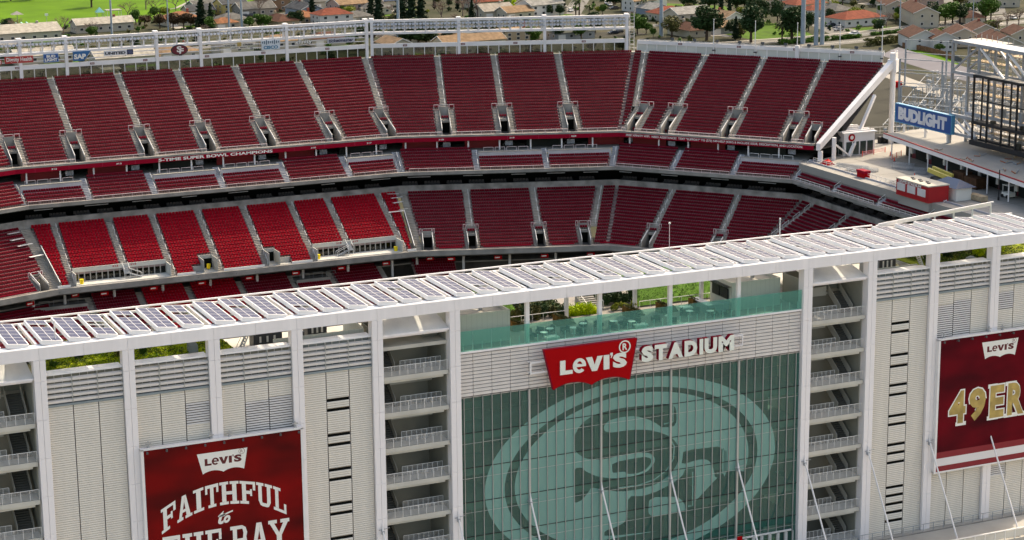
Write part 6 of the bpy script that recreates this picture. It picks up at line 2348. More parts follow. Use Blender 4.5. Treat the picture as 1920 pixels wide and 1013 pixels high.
# blue roofed kiosk behind
kt = thing('blue_kiosk', (175, 87, -15.85), 'white kiosk with dark blue hipped roof behind the red booth', 'kiosk')
MB().box(173.2, 176.4, 84.5, 90.5, -15.85, -13.6).build('wall', PRINTW, kt)
m = MB()
zt, ze = -12.4, -13.6
a = [(172.6, 83.9, ze), (177.0, 83.9, ze), (177.0, 91.1, ze), (172.6, 91.1, ze)]
r1_, r2_ = (174.8, 85.8, zt), (174.8, 89.2, zt)
m.face([a[0], a[3], r2_, r1_]); m.face([a[1], a[2], r2_, r1_][::-1]); m.face([a[0], a[1], r1_]); m.face([a[2], a[3], r2_]); m.face(a[::-1])
m.build('roof', mat('blue_roof', (0.02, 0.055, 0.12), 0.5, 0.1), kt)
# white store with round emblem
stt = thing('plaza_store', (183, 134, -15.85), 'white store with round red emblem beside the end girder', 'store')
MB().box(180.5, 187.5, 130.5, 138.5, -15.85, -11.6).build('wall', WHITE, stt)
m = MB()
m.box(180.2, 187.8, 130.2, 138.8, -11.6, -11.35)
for k in range(4): m.box(180.3, 187.7, 131+1.9*k, 131.3+1.9*k, -11.35, -11.1)
m.build('roof', WHITE, stt)
for k in range(4):
    MB().box(181.0+1.6*k, 182.3+1.6*k, 130.44, 130.49, -15.7, -13.2).build('pane', mat('shop_glass', (0.05, 0.07, 0.06), 0.1, 0.2), stt)
for k in range(5):
    MB().box(180.44, 180.49, 131.0+1.4*k, 132.2+1.4*k, -15.7, -13.2).build('pane', mat('shop_glass', (0.05, 0.07, 0.06), 0.1, 0.2), stt)
m = MB(); m.tube((182.2, 130.40, -12.35), (182.2, 130.49, -12.35), 0.75, 18); m.build('emblem', SIGNRED, stt)
m = MB(); m.tube((182.2, 130.36, -12.35), (182.2, 130.40, -12.35), 0.38, 12); m.build('emblem_print', PRINTW, stt)
# low pavilion with red edged roof
pv = thing('plaza_pavilion', (195, 100, -15.85), 'long concession pavilion with white roof and red edge under the scoreboard', 'pavilion')
e0, e1 = (187.2, 127.0), (178.6, 68.0)
m = MB()
m.hexa([(e0[0], e0[1], -11.75), (215, e0[1]+4, -11.75), (215, 60, -11.75), (e1[0], e1[1], -11.75), (e0[0], e0[1], -11.45), (215, e0[1]+4, -11.45), (215, 60, -11.45), (e1[0], e1[1], -11.45)])
m.build('roof', PALE, pv)
m = MB()
m.bar((e0[0]-.06, e0[1], -11.85), (e1[0]-.06, e1[1], -11.85), 0.2, 0.75)
m.build('white_edge', WHITE, pv)
m = MB()
m.bar((e0[0]-.05, e0[1], -11.36), (e1[0]-.05, e1[1], -11.36), 0.3, 0.18)
m.build('red_edge', mat('pavilion_red_edge', (0.30, 0.01, 0.015), 0.5, 0.06), pv)
for k in range(8):
    t_ = (k+.35)/8
    x, y = e0[0]+(e1[0]-e0[0])*t_+.5, e0[1]+(e1[1]-e0[1])*t_
    MB().tube((x, y, -15.85), (x, y, -12.2), 0.13, 8).build('post', WHITE, pv)
m = MB()
m.hexa([(e0[0]+4.5, e0[1]-1, -15.85), (e0[0]+5, e0[1]-1, -15.85), (e1[0]+5, e1[1], -15.85), (e1[0]+4.5, e1[1], -15.85), (e0[0]+4.5, e0[1]-1, -11.8), (e0[0]+5, e0[1]-1, -11.8), (e1[0]+5, e1[1], -11.8), (e1[0]+4.5, e1[1], -11.8)])
m.build('rear_wall', DARKIN, pv)
for k in range(7):
    t_ = (k+.3)/9
    x, y = e0[0]+(e1[0]-e0[0])*t_+4.2, e0[1]+(e1[1]-e0[1])*t_-2
    MB().box(x, x+.2, y-4.0, y, -14.9, -12.6).build('shutter', mat('shutter_blue_grey', (0.13, 0.15, 0.17), 0.6, 0.1), pv)
    MB().box(x-.02, x+.2, y-4.0, y, -15.85, -14.9).build('counter', MAROON, pv)
    MB().box(x-.3, x, y-.35, y+.25, -15.0, -13.9).build('white_panel', PRINTW, pv)

# BUD LIGHT board
bl = thing('beer_billboard', (191, 120, -9.6), 'large blue billboard with white letters BUDLIGHT on the plaza', 'billboard')
MB().box(191.0, 191.6, 110.9, 128.8, -9.5, -6.1).build('board', PRINTBLUE, bl)
m = MB()
for z in (-9.55, -6.05): m.box(190.9, 191.7, 110.8, 128.9, z-.07, z+.07)
for y in (110.85, 128.85): m.box(190.92, 191.68, y-.09, y+.09, -9.48, -6.12)
m.build('border', mat('bright_blue_edge', (0.05, 0.25, 0.42), 0.4, 0.05), bl)
m = MB()
put_text(m, 'BUDLIGHT', (190.97, 127.9, -9.05), (0, -15.6, 0), (0, 0, 2.5), 0.07)
m.build('lettering', mat('sign_letter_silver', (0.60, 0.60, 0.62), 0.4, 0.05), bl)
for y in (113, 120, 127):
    MB().bar((191.8, y, -11.45), (191.8, y, -6.4), 0.3).build('post', WHITE, bl)
    MB().bar((195.5, y-2.5, -11.45), (191.9, y, -7.2), 0.22).build('brace', WHITE, bl)

# scoreboard skeleton: grey truss with scaffolding and a black inner frame
sb = thing('scoreboard_frame', (194, 100, -11.45), 'grey steel scoreboard truss with scaffolding and black inner frame', 'scoreboard')
Y0, Y1 = 112.6, 60.0
def sbar(a, b, w, m_=STEELG, nm='member', h=None):
    m = MB(); m.bar(a, b, w, h); return m.build(nm, m_, sb)
for x in (192.0, 195.6):
    sbar((x, Y0, 7.6), (x, Y1, 7.6), 0.55, nm='top_chord')
    sbar((x, Y0, 2.0), (x, 104.5 if x == 192 else Y1, 2.0), 0.55, nm='mid_chord')
    sbar((x, Y0, -6.0), (x, 104.5 if x == 192 else Y1, -6.0), 0.55, nm='mid_chord')
    sbar((x, Y0, -9.4), (x, 104.5 if x == 192 else Y1, -9.4), 0.5, nm='mid_chord')
    for k, y in enumerate((Y0, 104.6, 96.5, 88.5, 80.5, 72.5)):
        sbar((x, y, -11.45 if x > 193 or k == 0 else 2.0), (x, y, 7.6), 0.42, nm='upright')
    ys = (Y0, 104.6, 96.5, 88.5, 80.5, 72.5)
    for k in range(5):
        if k == 0:
            sbar((x, ys[0], 2.1), (x, ys[1]+.3, 7.3), 0.34, nm='diagonal')
        else:
            sbar((x, ys[k], 7.3), (x, ys[k+1]+.3, 2.1), 0.36, WHITE, nm='diagonal')
    sbar((x, Y0, -6.2), (x, 106.0, -9.2), 0.3, WHITE, nm='diagonal')
    sbar((x, 108.5, -6.2), (x, 104.8, -9.2), 0.3, WHITE, nm='diagonal')
for k in range(14):
    y = Y0-3.8*k
    sbar((192, y, 7.75), (195.6, y-1.8, 7.75), 0.16, nm='top_lacing')
    sbar((192, y, 7.62), (195.6, y, 7.62), 0.24, nm='cross_member')
MB().box(192.4, 195.2, Y1, Y0-1, 7.85, 7.88).build('catwalk', STEELG, sb)
# black inner frame carrying the screen modules
for z in (2.3, -6.3, -9.9):
    for x in (190.9, 192.8):
        sbar((x, 104.6, z), (x, Y1, z), 0.42 if z != -9.9 else 0.9, STEELK, 'black_beam')
MB().box(190.9, 192.8, Y1, 104.4, 2.5, 2.56).build('screen_roof', PALE, sb)
MB().box(190.9, 192.8, Y1, 104.4, -6.05, -6.0).build('screen_floor', STEELK, sb)
for k in range(11):
    y = 104.4-4.2*k
    for x in ((190.9, 192.8) if k % 2 == 0 else (190.9,)):
        sbar((x, y, -10), (x, y, 2.3), 0.30 if x < 192 else 0.24, STEELK, 'black_post')
    sbar((190.9, y, -2.0), (190.9, y-4.2, -2.0), 0.18, STEELK, 'black_rail')
    sbar((190.2, y-.6, 2.05), (192.8, y-.6, 2.05), 0.2, STEELK, 'black_rail')
rg = random.Random(12)
m = MB()
for k in range(26):
    y, z = rg.uniform(62, 100), rg.choice((-5.9, -5.9, -9.4, -2.0))
    m.box(191.4, 191.4+rg.uniform(.3, 1), y, y+rg.uniform(.3, 1.4), z, z+rg.uniform(.4, 1.6))
m.build('screen_cabinets', mat('cabinet_olive', (0.055, 0.05, 0.035), 0.7, 0.3, 0.7), sb, kind='stuff')
m = MB()
for k in range(5):
    y = 96-5.2*k
    m.box(191.2, 191.9, y, y+.9, -4.4, -2.8)
m.build('grey_cabinet', STEELG, sb)
# scaffold towers: standards, ledgers and planks
def scaffold(x0, x1, y0, y1, z0, z1, nx, ny, label):
    t = thing('scaffold', ((x0+x1)/2, (y0+y1)/2, z0), label, 'scaffold')
    m = MB()
    for i in range(nx+1):
        for j in range(ny+1):
            x, y = x0+(x1-x0)*i/nx, y0+(y1-y0)*j/ny
            m.tube((x, y, z0), (x, y, z1), 0.05, 5)
    z = z0+1.0
    while z < z1:
        for i in range(nx+1):
            x = x0+(x1-x0)*i/nx
            m.tube((x, y0, z), (x, y1, z), 0.045, 5)
        for j in range(ny+1):
            y = y0+(y1-y0)*j/ny
            m.tube((x0, y, z), (x1, y, z), 0.045, 5)
        for j in range(0, ny, 2):
            y = y0+(y1-y0)*j/ny
            m.tube((x0, y, z-1.0), (x0, y0+(y1-y0)*(j+1)/ny, z), 0.04, 5)
        z += 1.0
    m.build('tube_lattice', mat('scaffold_tube', (0.42, 0.41, 0.39), 0.5, 0.2, 1.0), t, kind='stuff')
    z = z0+1.0
    k = 0
    while z < z1:
        if k % 2 == 0:
            MB().box(x0+.05, x1-.05, y0, y1, z+.05, z+.10).build('plank', WOOD if k % 3 else mat('pale_plank', (0.5, 0.46, 0.40), 0.8, 0.15, 1.2), t)
        z += 1.0
        k += 1
scaffold(196.6, 199.0, 104, 113.5, -11.4, 8.5, 2, 6, 'tall scaffold tower behind the left end of the scoreboard truss')
scaffold(197.0, 199.5, 78, 103, -11.4, 6.5, 2, 14, 'long scaffold behind the black scoreboard frame')
scaffold(193.4, 195.0, 62, 103.5, -11.4, -7.2, 1, 20, 'low scaffold on the pavilion roof under the black frame')
# plaza clutter
def crate(x, y, w, d, h, m_, label, name='crate', cat='crate', group=None, z=-15.85):
    t = thing(name, (x, y, z), label, cat, group)
    MB().box(x-w/2, x+w/2, y-d/2, y+d/2, z+.1, z+h).build('box', m_, t)
    m = MB()
    for q in (-.35, .35): m.box(x+w*q-.06, x+w*q+.06, y-d/2, y+d/2, z, z+.1)
    m.build('runner', BROWN, t)
crate(184.0, 97.5, 2.0, 3.2, 2.2, BROWN, 'stack of brown crates under the pavilion roof, left one', group='brown crates')
crate(183.4, 93.0, 2.2, 3.6, 2.0, BROWN, 'stack of brown crates under the pavilion roof, right one', group='brown crates')
crate(177.0, 83.5, 1.4, 3.8, 1.0, WOOD, 'pile of pale boards beside the blue kiosk', 'board_pile', 'board pile')
def barrier_stack(x, y, L, a, label, n=4):
    t = thing('barrier_stack', (x, y, -15.85), label, 'barriers', 'stacked crowd barriers on the plaza')
    for k in range(n):
        m = MB()
        c, s = math.cos(a+.06*k), math.sin(a+.06*k)
        z = -15.8+.16*k
        for q in (-.5, .5):
            m.bar((x-c*L/2-s*q, y-s*L/2+c*q, z), (x+c*L/2-s*q, y+s*L/2+c*q, z), 0.06)
        for i in range(9):
            u = -L/2+L*i/8
            m.bar((x+c*u-s*.5, y+s*u+c*.5, z), (x+c*u+s*.5, y+s*u-c*.5, z), 0.04)
        m.build('barrier', STEELG, t)
for k, (x, y, L, a) in enumerate(((174.5, 121.0, 3.2, -1.3), (175.8, 118.0, 3.4, -1.2), (173.5, 116.5, 3.0, -1.4), (176.0, 114.8, 3.0, -1.1), (184.6, 116.5, 4.0, -1.2), (182.4, 114.0, 4.0, -1.3), (184.0, 111.5, 3.6, -1.2), (182.8, 108.2, 2.4, -1.3))):
    barrier_stack(x, y, L, a, ['stacked barriers nearest the end girder', 'stacked barriers second from the end girder', 'stacked barriers at the plaza edge', 'stacked barriers left of the red crates', 'stacked barriers by the left pavilion post', 'lower stack of barriers in front of the pavilion', 'third stack of barriers in front of the pavilion', 'small stack of barriers right of the pavilion stacks'][k])
t = thing('red_bins', (171.6, 110.4, -15.85), 'red stacked bins at the plaza edge', 'bins')
MB().box(171.0, 172.2, 109.2, 111.6, -15.85, -15.0).build('lower_bin', SIGNRED, t)
MB().box(170.9, 172.3, 109.1, 111.7, -14.98, -14.5).build('upper_bin', FASCIA, t)
t = thing('red_tarp', (173.0, 124.4, -15.85), 'crumpled red tarpaulin on the plaza near the end girder', 'tarpaulin')
m = MB(); m.hexa([(172, 123.2, -15.85), (173.8, 123.2, -15.85), (174.0, 125.6, -15.85), (172, 125.6, -15.85), (172.4, 123.6, -15.1), (173.4, 123.5, -15.3), (173.5, 125.0, -14.9), (172.5, 125.2, -15.2)]); m.build('sheet', SIGNRED, t)
def cone(x, y, label):
    t = thing('traffic_cone', (x, y, -15.85), label, 'cone', 'orange cones on the plaza')
    MB().box(x-.22, x+.22, y-.22, y+.22, -15.85, -15.79).build('base', STEELK, t)
    MB().tube((x, y, -15.79), (x, y, -14.95), 0.17, 10, 0.05).build('body', ORANGE, t)
for k, (x, y) in enumerate(((179.5, 105.7), (176.5, 88.5), (190.5, 136.5), (187.0, 132.0), (188.5, 126.5), (186.0, 121.5))):
    cone(x, y, ['orange cone behind the red booth', 'orange cone right of the blue kiosk', 'orange cone farthest back by the store', 'orange cone at the left of the pink fence', 'orange cone at the right of the pink fence', 'orange cone by the pavilion barriers'][k])
def pink_fence(x0, y0, x1, y1, label):
    t = thing('pink_barrier', ((x0+x1)/2, (y0+y1)/2, -15.85), label, 'barrier', 'pink mesh barriers')
    for q in (0, .5, 1):
        x, y = x0+(x1-x0)*q, y0+(y1-y0)*q
        MB().tube((x, y, -15.85), (x, y, -14.8), 0.07, 6).build('post', ORANGE, t)
    m = MB()
    for z in (-15.0, -15.25, -15.5): m.bar((x0, y0, z), (x1, y1, z), 0.02, 0.09)
    m.build('mesh', PINK, t)
pink_fence(183.5, 128.6, 190.0, 130.5, 'pink mesh barrier in front of the white store')
pink_fence(186.6, 123.2, 190.5, 125.8, 'pink mesh barrier by the pavilion corner')
# boom lift, forklift, umbrella
t = thing('boom_lift', (181.0, 100.5, -15.85), 'yellow folded boom lift on the plaza', 'boom lift')
MB().box(180.2, 182.2, 98.6, 101.6, -15.5, -14.9).build('chassis', LAMPDARK, t)
MB().bar((180.6, 103.0, -14.0), (180.6, 96.2, -14.6), 0.5, 0.75).build('boom', mat('lift_yellow', (0.55, 0.45, 0.09), 0.5, 0.1), t)
MB().bar((181.4, 102.8, -13.6), (181.4, 96.8, -14.1), 0.4, 0.5).build('boom', MATS['lift_yellow'], t)
for x in (180.2, 182.2):
    for y in (98.9, 101.3):
        MB().tube((x-.18, y, -15.42), (x+.18, y, -15.42), 0.43, 12).build('wheel', STEELK, t)
t = thing('forklift', (183.2, 83.4, -15.85), 'small white forklift under the pavilion roof', 'forklift')
MB().box(182.5, 183.9, 82.2, 84.2, -15.6, -14.9).build('body', PRINTW, t)
m = MB()
for x in (182.6, 183.8):
    for y in (82.4, 84.0): m.bar((x, y, -14.9), (x, y, -13.7), 0.08)
m.build('cab_frame', PRINTW, t)
MB().box(182.5, 183.9, 82.3, 84.1, -13.7, -13.6).build('roof', PRINTW, t)
for x in (182.45, 183.95):
    for y in (82.6, 83.9): MB().tube((x-.12, y, -15.55), (x+.12, y, -15.55), 0.3, 12).build('wheel', STEELK, t)
m = MB()
for x in (182.8, 183.6): m.bar((x, 84.4, -15.7), (x, 84.4, -13.4), 0.1)
m.build('mast', STEELK, t)
t = thing('black_pole', (180.2, 82.0, -15.85), 'tall dark lamp pole in front of the forklift', 'pole')
MB().tube((180.2, 82.0, -15.85), (180.2, 82.0, -10.5), 0.09, 8).build('shaft', STEELK, t)
MB().tube((180.2, 82.0, -15.85), (180.2, 82.0, -15.3), 0.18, 8).build('foot', STEELK, t)
# pieces lying on the pavilion roof
rg = random.Random(8)
for k in range(12):
    x, y = rg.uniform(183, 192), rg.uniform(72, 108)
    t = thing('loose_beam', (x, y, -11.45), f'loose steel or wood piece on the pavilion roof, {ordinal(k)} of the scattered pieces', 'loose piece', 'loose pieces on the pavilion roof')
    for q in range(3):
        a = rg.uniform(0, 3)
        L = rg.uniform(.6, 2.2)
        MB().bar((x+q*.3, y+.2*q, -11.38+.02*q), (x+q*.3+L*math.cos(a), y+.2*q+L*math.sin(a), -11.30+.05*q), 0.14, 0.12).build('piece', [WOOD, STEELG, mat('rust_orange', (0.35, 0.09, 0.03), 0.7, 0.2)][(k+q) % 3], t)
# white parapet along the plaza's rear edge
m = MB()
m.bar((189, 146.5, -15.3), (212, 140.0, -15.3), 0.25, 1.0)
m.build('plaza_parapet', CONC, None, 'low concrete parapet with railing at the rear of the plaza', 'parapet')
t = thing('plaza_railing', (200, 144, -15.85), 'pale railing along the rear plaza parapet', 'railing')
m = MB(); m.bar((190, 147.2, -13.6), (212, 141.0, -13.6), 0.08); m.bar((190, 147.2, -14.4), (212, 141.0, -14.4), 0.05); m.build('rail', RAILW, t)
m = MB()
for k in range(14): m.bar((190+22*k/13, 147.2-6.2*k/13, -15.85), (190+22*k/13, 147.2-6.2*k/13, -13.6), 0.07)
m.build('posts', RAILW, t)
t = thing('black_bench_stack', (197.5, 140.3, -15.85), 'black stacked bench row beside the tall white column', 'bench stack')
for k in range(9):
    MB().box(194.8+.7*k, 195.35+.7*k, 139.4-.3*k, 140.2-.3*k, -15.85, -14.6).build('seat_unit', STEELK, t)
# walkway, fence and kerb at the foot of the tower
MB().box(-14, 128, -7.5, 0.0, -38.5, -36.5).build('podium_walkway', mat('walkway_concrete', (0.40, 0.385, 0.345), 0.85, 0.1, 0.3), None, kind='structure')
fn = thing('podium_fence', (110, -7.2, -36.5), 'pale panel fence along the outer edge of the podium walkway', 'fence')
for k in range(40):
    x = 68+1.5*k
    MB().box(x-.05, x+.05, -7.45, -7.35, -36.5, -35.3).build('post', RAILW, fn)
    MB().box(x+.06, x+1.44, -7.42, -7.38, -36.3, -35.4).build('panel', mat('fence_panel_cream', (0.56, 0.53, 0.46), 0.7, 0.1, 0.3), fn)
MB().box(68, 128, -7.5, -7.3, -35.3, -35.2).build('top_rail', RAILW, fn)
rn = thing('facade_rail', (110, -0.9, -36.5), 'thin steel railing at the foot of the facade', 'railing')
for k in range(34):
    x = 77+1.5*k
    MB().box(x-.03, x+.03, -1.0, -.94, -36.5, -35.4).build('post', STEELG, rn)
MB().box(77, 128, -1.0, -.94, -35.42, -35.36).build('rail', STEELG, rn)
MB().box(77, 128, -1.05, -.9, -36.5, -36.4).build('kerb', CONC, rn)
MB().box(-60, 160, -120, -7.6, -41.98, -41.95).build('bounce_forecourt', mat('bounce_paving', (0.38, 0.36, 0.32), 0.9, 0.1, 0.2), None, kind='structure')  # out of view; pale ground added to bounce light onto the facade

for k in range(9):
    MB().box(170, 215, 72+6.5*k, 72.06+6.5*k, -15.846, -15.842).build('paving_joint', CONCD, None, kind='structure')
for k in range(5):
    MB().box(174+6.5*k, 174.06+6.5*k, 60, 127, -15.840, -15.836).build('paving_joint', CONCD, None, kind='structure')
# ================================================================ the suburb beyond the stadium
HOUSES=[(119.5,624.8,26,16,3.6,0,'beige','beige','g'),(154.3,639.1,24,9,3.4,0,'beige','beige','g'),(189.1,646.5,15,12,3.0,0,'cream','orange','h'),(215.4,694.5,18,9,2.8,0,'gray','gray','g'),(205.0,675.3,12,9,2.8,0,'cream','dgray','g'),(220.0,676.8,12,9,4.8,0,'yellow','dgray','g'),(206.7,632.3,13,10,3.0,0,'cream','gray','h'),(200.9,622.2,10,8,2.8,0,'cream','orange','h'),(227.8,667.5,16,11,3.2,0,'taupe','gray','g'),(244.6,683.3,15,11,5.0,0,'brown','gray','g'),(252.4,684.2,13,9,3,0,'brown','gray','h'),(244.4,648.6,15,10,4.0,0,'bluegray','dgray','g'),(266.2,681.7,18,11,3.4,0,'cream','gray','g'),(266.1,651.2,16,11,4.8,0,'pink','tan','g'),(223.8,618.4,15,10,3.0,0,'tan','brown','h'),(235.7,625.4,13,10,3.0,0,'tan','orange','h'),(245.5,615.4,15,10,4.6,0,'white','red','h'),(257.3,618.0,12,9,2.8,0,'cream','gray','h'),(275.4,646.0,13,10,3,0,'cream','gray','h'),(290.6,662.9,13,9,4,0,'cream','blue','g'),(284.5,692.8,12,9,3,0,'white','dgray','g'),(328.0,647.2,14,10,3,0,'cream','red','g'),(316.3,608.8,15,11,3.2,0,'cream','cream','g'),(322.6,600.5,14,9,3,0,'cream','tan','g'),(337.3,606.8,17,12,5.0,0,'white','lgray','g'),(343.8,608.1,10,8,3,0,'cream','lgray','g'),(251.9,529.6,13,9,4.8,0,'cream','tan','h'),(265.8,525.8,12,9,3,0,'cream','tan','h'),(290.5,527.8,16,9,4.2,0,'tan','tan','f'),(311.8,524.2,17,10,3,0,'gray','dgreen','h'),(258.9,500.2,26,9,5,0,'cream','tan','g'),(231.0,504.7,13,9,5,0,'cream','tan','g'),(220.1,550.6,14,9,3,0,'cream','brown','h'),(200.6,549.9,14,9,3,0,'cream','tan','h'),(182.3,545.1,15,9,3,0,'cream','gray','h'),(157.6,537.2,15,10,3,0,'cream','tan','h'),(136.5,531.7,22,9,3,0,'cream','beige','g'),(111.8,551.6,22,9,3,0,'cream','beige','g'),(382.7,601.3,12,9,4.8,0,'white','tan','g'),(380.1,583.0,13,9,3,0,'bluegray','lgray','g'),(377.7,565.4,15,11,3,0,'cream','red','h'),(377.4,547.3,18,10,4.6,0,'cream','lgray','g'),(382.8,526.8,14,9,4.8,0,'white','tan','g'),(372.0,511.6,12,8,2.8,0,'gray','tan','g'),(357.8,511.1,16,10,2.8,0,'cream','brown','h'),(398.2,618.4,11,8,4,0,'white','dgray','g'),(436.4,581.5,17,12,4.6,0,'cream','red','h'),(444.9,566.7,18,12,3.4,0,'cream','red','h'),(445.4,542.0,14,10,3,0,'cream','gray','h'),(435.3,511.0,22,13,3.2,0,'white','redbrown','h'),(438.5,545.9,12,8,3,0,'white','red','h'),(490.8,587.9,22,10,3,0,'cream','tan','f'),(466.4,530.4,24,9,5.6,1,'cream','brown','g'),(459.9,501.9,30,10,5.8,1,'cream','brown','g'),(493.5,544.6,22,10,5.4,1,'pink','brown','g'),(481.1,494.7,16,8,2.8,1,'cream','brown','h'),(536.1,546.5,26,10,5.4,1,'cream','tan','f'),(491.2,571.6,18,9,5.4,1,'cream','brown','g'),(523.1,553.8,18,9,5.4,1,'cream','tan','f'),(414.8,437.7,18,11,4.6,1,'white','brown','g'),(418.0,428.7,13,9,4.6,1,'white','brown','g'),(432.2,435.7,16,10,4.6,1,'cream','brown','g'),(431.1,411.0,22,11,4.6,1,'cream','brown','g'),(446.8,442.9,16,10,4.6,1,'cream','brown','g'),(451.3,425.4,14,10,4.6,1,'cream','brown','g'),]
TREES=[('con',192.7,626.7,14),('con',195.1,621.0,11),('con',252.2,577.1,17),('con',261.7,576.1,19),('con',261.1,563.9,17),('con',268.6,572.3,18),('cyp',305.6,649.3,10),('cyp',312.9,640.2,11),('cyp',348.1,605.7,13),('cyp',399.3,558.1,15),('cyp',400.4,552.9,13),('bare',136.1,628.0,9),('bare',118.1,633.7,8),('bare',144.9,619.1,7),('bare',123.1,626.9,6),('bare',175.6,681.9,8),('bare',188.8,689.2,8),('bare',191.5,712.9,10),('bare',202.2,701.8,8),('bare',210.2,713.0,9),('bare',228.6,662.2,9),('bare',277.5,625.5,7),('bare',290.5,604.3,9),('bare',305.6,610.0,12),('bare',308.8,608.2,12),('bare',306.5,619.0,8),('bare',439.9,495.5,7),('bare',475.0,463.5,8),('bare',485.9,470.2,8),('bare',474.0,468.3,6),('dk',171.8,734.4,13),('rnd',172.5,655.6,7),('rnd',184.8,672.0,6),('brn',177.4,635.1,7),('brn',181.3,628.6,8),('brn',185.2,626.5,8),('brn',188.8,628.8,7),('brn',172.9,642.0,6),('yel',189.6,674.2,6),('rnd',209.2,613.3,6),('rnd',213.8,615.1,7),('rnd',216.5,613.6,6),('dk',228.7,615.7,7),('dk',230.7,614.6,7),('yel',262.0,638.9,6),('rnd',260.1,644.7,5),('rnd',259.1,650.2,4),('dk',279.7,674.1,10),('lim',331.6,619.8,6),('rnd',330.5,625.4,6),('dk',347.3,663.0,9),('dk',342.8,660.1,8),('yel',313.2,605.7,5),('dk',338.8,601.2,5),('dk',343.2,598.7,5),('palm',351.0,599.2,9),('palm',350.4,594.7,9),('palm',350.5,585.1,7),('palm',378.9,476.0,9),('palm',378.3,588.9,9),('rnd',361.1,593.6,5),('yel',361.4,598.3,4),('dk',379.0,618.7,7),('dk',382.1,617.0,7),('dk',328.5,535.3,9),('rnd',312.8,515.8,8),('dk',304.8,520.1,9),('rnd',290.7,512.4,8),('dk',274.9,524.7,10),('dk',275.9,520.4,9),('dk',263.5,530.9,9),('dk',259.7,529.2,9),('dk',233.0,532.3,12),('dk',242.6,523.5,12),('dk',244.4,522.5,13),('dk',247.0,521.1,12),('dk',250.9,522.7,11),('rnd',223.8,533.6,6),('rnd',288.6,532.8,6),('rnd',344.7,522.4,5),('rnd',342.1,511.6,4),('olv',348.5,508.1,9),('dk',355.3,492.6,14),('dk',372.3,519.7,10),('dk',368.1,526.2,5),('olv',370.8,537.7,4),('dk',382.2,562.9,6),('rnd',341.6,524.1,9),('dk',401.9,590.6,8),('dk',403.2,575.1,12),('rnd',411.6,585.2,11),('dk',415.7,573.0,12),('dk',420.7,575.2,10),('dk',415.3,558.7,8),('dk',366.8,478.7,15),('dk',368.7,493.2,9),('dk',408.3,539.3,10),('dk',409.6,529.6,10),('dk',382.2,474.1,14),('dk',411.2,515.5,9),('dk',406.6,501.0,8),('dk',430.5,522.6,6),('yel',458.8,564.0,5),('dk',472.2,577.0,8),('olv',466.4,559.7,5),('rnd',463.1,532.3,6),('rnd',432.5,491.0,5),('yel',451.9,506.3,5),('rnd',462.9,518.3,6),('dk',467.1,497.9,10),('rnd',467.1,493.5,9),('rnd',472.0,495.2,10),('dk',474.6,493.8,9),('rnd',484.5,501.8,8),('olv',503.9,533.8,8),('rnd',486.0,491.9,11),('rnd',492.7,497.3,9),('rnd',410.6,418.5,4),('dk',427.3,481.4,6),('yel',504.7,574.7,6),('rnd',518.2,572.5,6),('dk',144.5,782.5,9),('dk',154.5,782.6,9),('dk',243.8,715.7,9),('dk',232.1,727.7,8),('dk',237.7,719.1,6),('dk',281.7,705.4,9),]
CARS= [((220.9, 659.2), 0), ((224.4, 659.7), 0), ((382.7, 632.4), 1), ((380.9, 625.5), 1), ((354.7, 611.9), 1), ((375.4, 610.5), 0), ((333.2, 528.6), 0), ((336.7, 530.9), 0), ((359.1, 552.9), 0), ((364.5, 541.1), 0), ((422.5, 509.3), 0), ((421.0, 501.5), 0), ((417.1, 495.2), 0), ((414.5, 480.2), 0), ((503.2, 496.1), 1), ((365.3, 642.2), 1), ((509.9, 530.5), 1), ((515.7, 532.3), 1)]

G0 = -42.0
AZ = lambda x, y: math.atan2(x+37.6, y+200.1)
def ord2(k):
    if k < 59: return ordinal(k)
    tens = {6: 'sixty', 7: 'seventy', 8: 'eighty', 9: 'ninety', 10: 'hundred', 11: 'hundred and ten', 12: 'hundred and twenty', 13: 'hundred and thirty', 14: 'hundred and forty', 15: 'hundred and fifty', 16: 'hundred and sixty', 17: 'hundred and seventy', 18: 'hundred and eighty'}[(k+1)//10]
    r = (k+1) % 10
    return tens+'-'+ORD[r-1] if r else tens+'th'
GROUND = mat('suburb_ground', (0.052, 0.047, 0.030), 0.95, 0.3, 0.07, 0.1, 1.0, col2=(0.016, 0.024, 0.007), detail=8)
LAWN = mat('park_lawn', (0.072, 0.155, 0.0008), 0.95, 0.18, 0.05, 0.2, 2.0, col2=(0.05, 0.115, 0.0008))
LAWN2 = mat('yard_lawn', (0.055, 0.115, 0.006), 0.95, 0.25, 0.2, 0.2, 3.0)
ASPH = mat('asphalt', (0.15, 0.145, 0.13), 0.9, 0.12, 0.12)
ASPHD = mat('dark_asphalt_yard', (0.036, 0.035, 0.026), 0.9, 0.15, 0.06)
PAVE = mat('driveway_concrete', (0.30, 0.28, 0.245), 0.85, 0.12, 0.2)
MB().box(-2500, 3500, -2500, 4500, G0-0.5, G0).build('ground', GROUND, None, kind='structure')
def sheet(name, pts, m_, lift, kind='structure'):
    m = MB()
    ar = sum(pts[i][0]*pts[(i+1) % len(pts)][1]-pts[(i+1) % len(pts)][0]*pts[i][1] for i in range(len(pts)))
    m.face([(a, b, G0+lift) for a, b in (pts if ar > 0 else pts[::-1])])
    return m.build(name, m_, None, kind=kind)
sheet('park_lawn', [(60, 690), (117.3, 663.7), (141.7, 659.1), (157.4, 663.9), (175.9, 662.9), (196.4, 680.1), (215.4, 700.5), (237.3, 709.1), (265, 760), (300, 900), (60, 900)], LAWN, 0.02)
sheet('lawn', [(401.6, 430.4), (411.0, 439.8), (408.0, 413.7), (401.1, 393.3), (386.3, 373.0), (382.8, 377.9), (388.0, 397.1)], LAWN, 0.02)
sheet('lawn', [(372, 520), (404, 545), (412, 520), (398, 482), (372, 482)], LAWN2, 0.02)
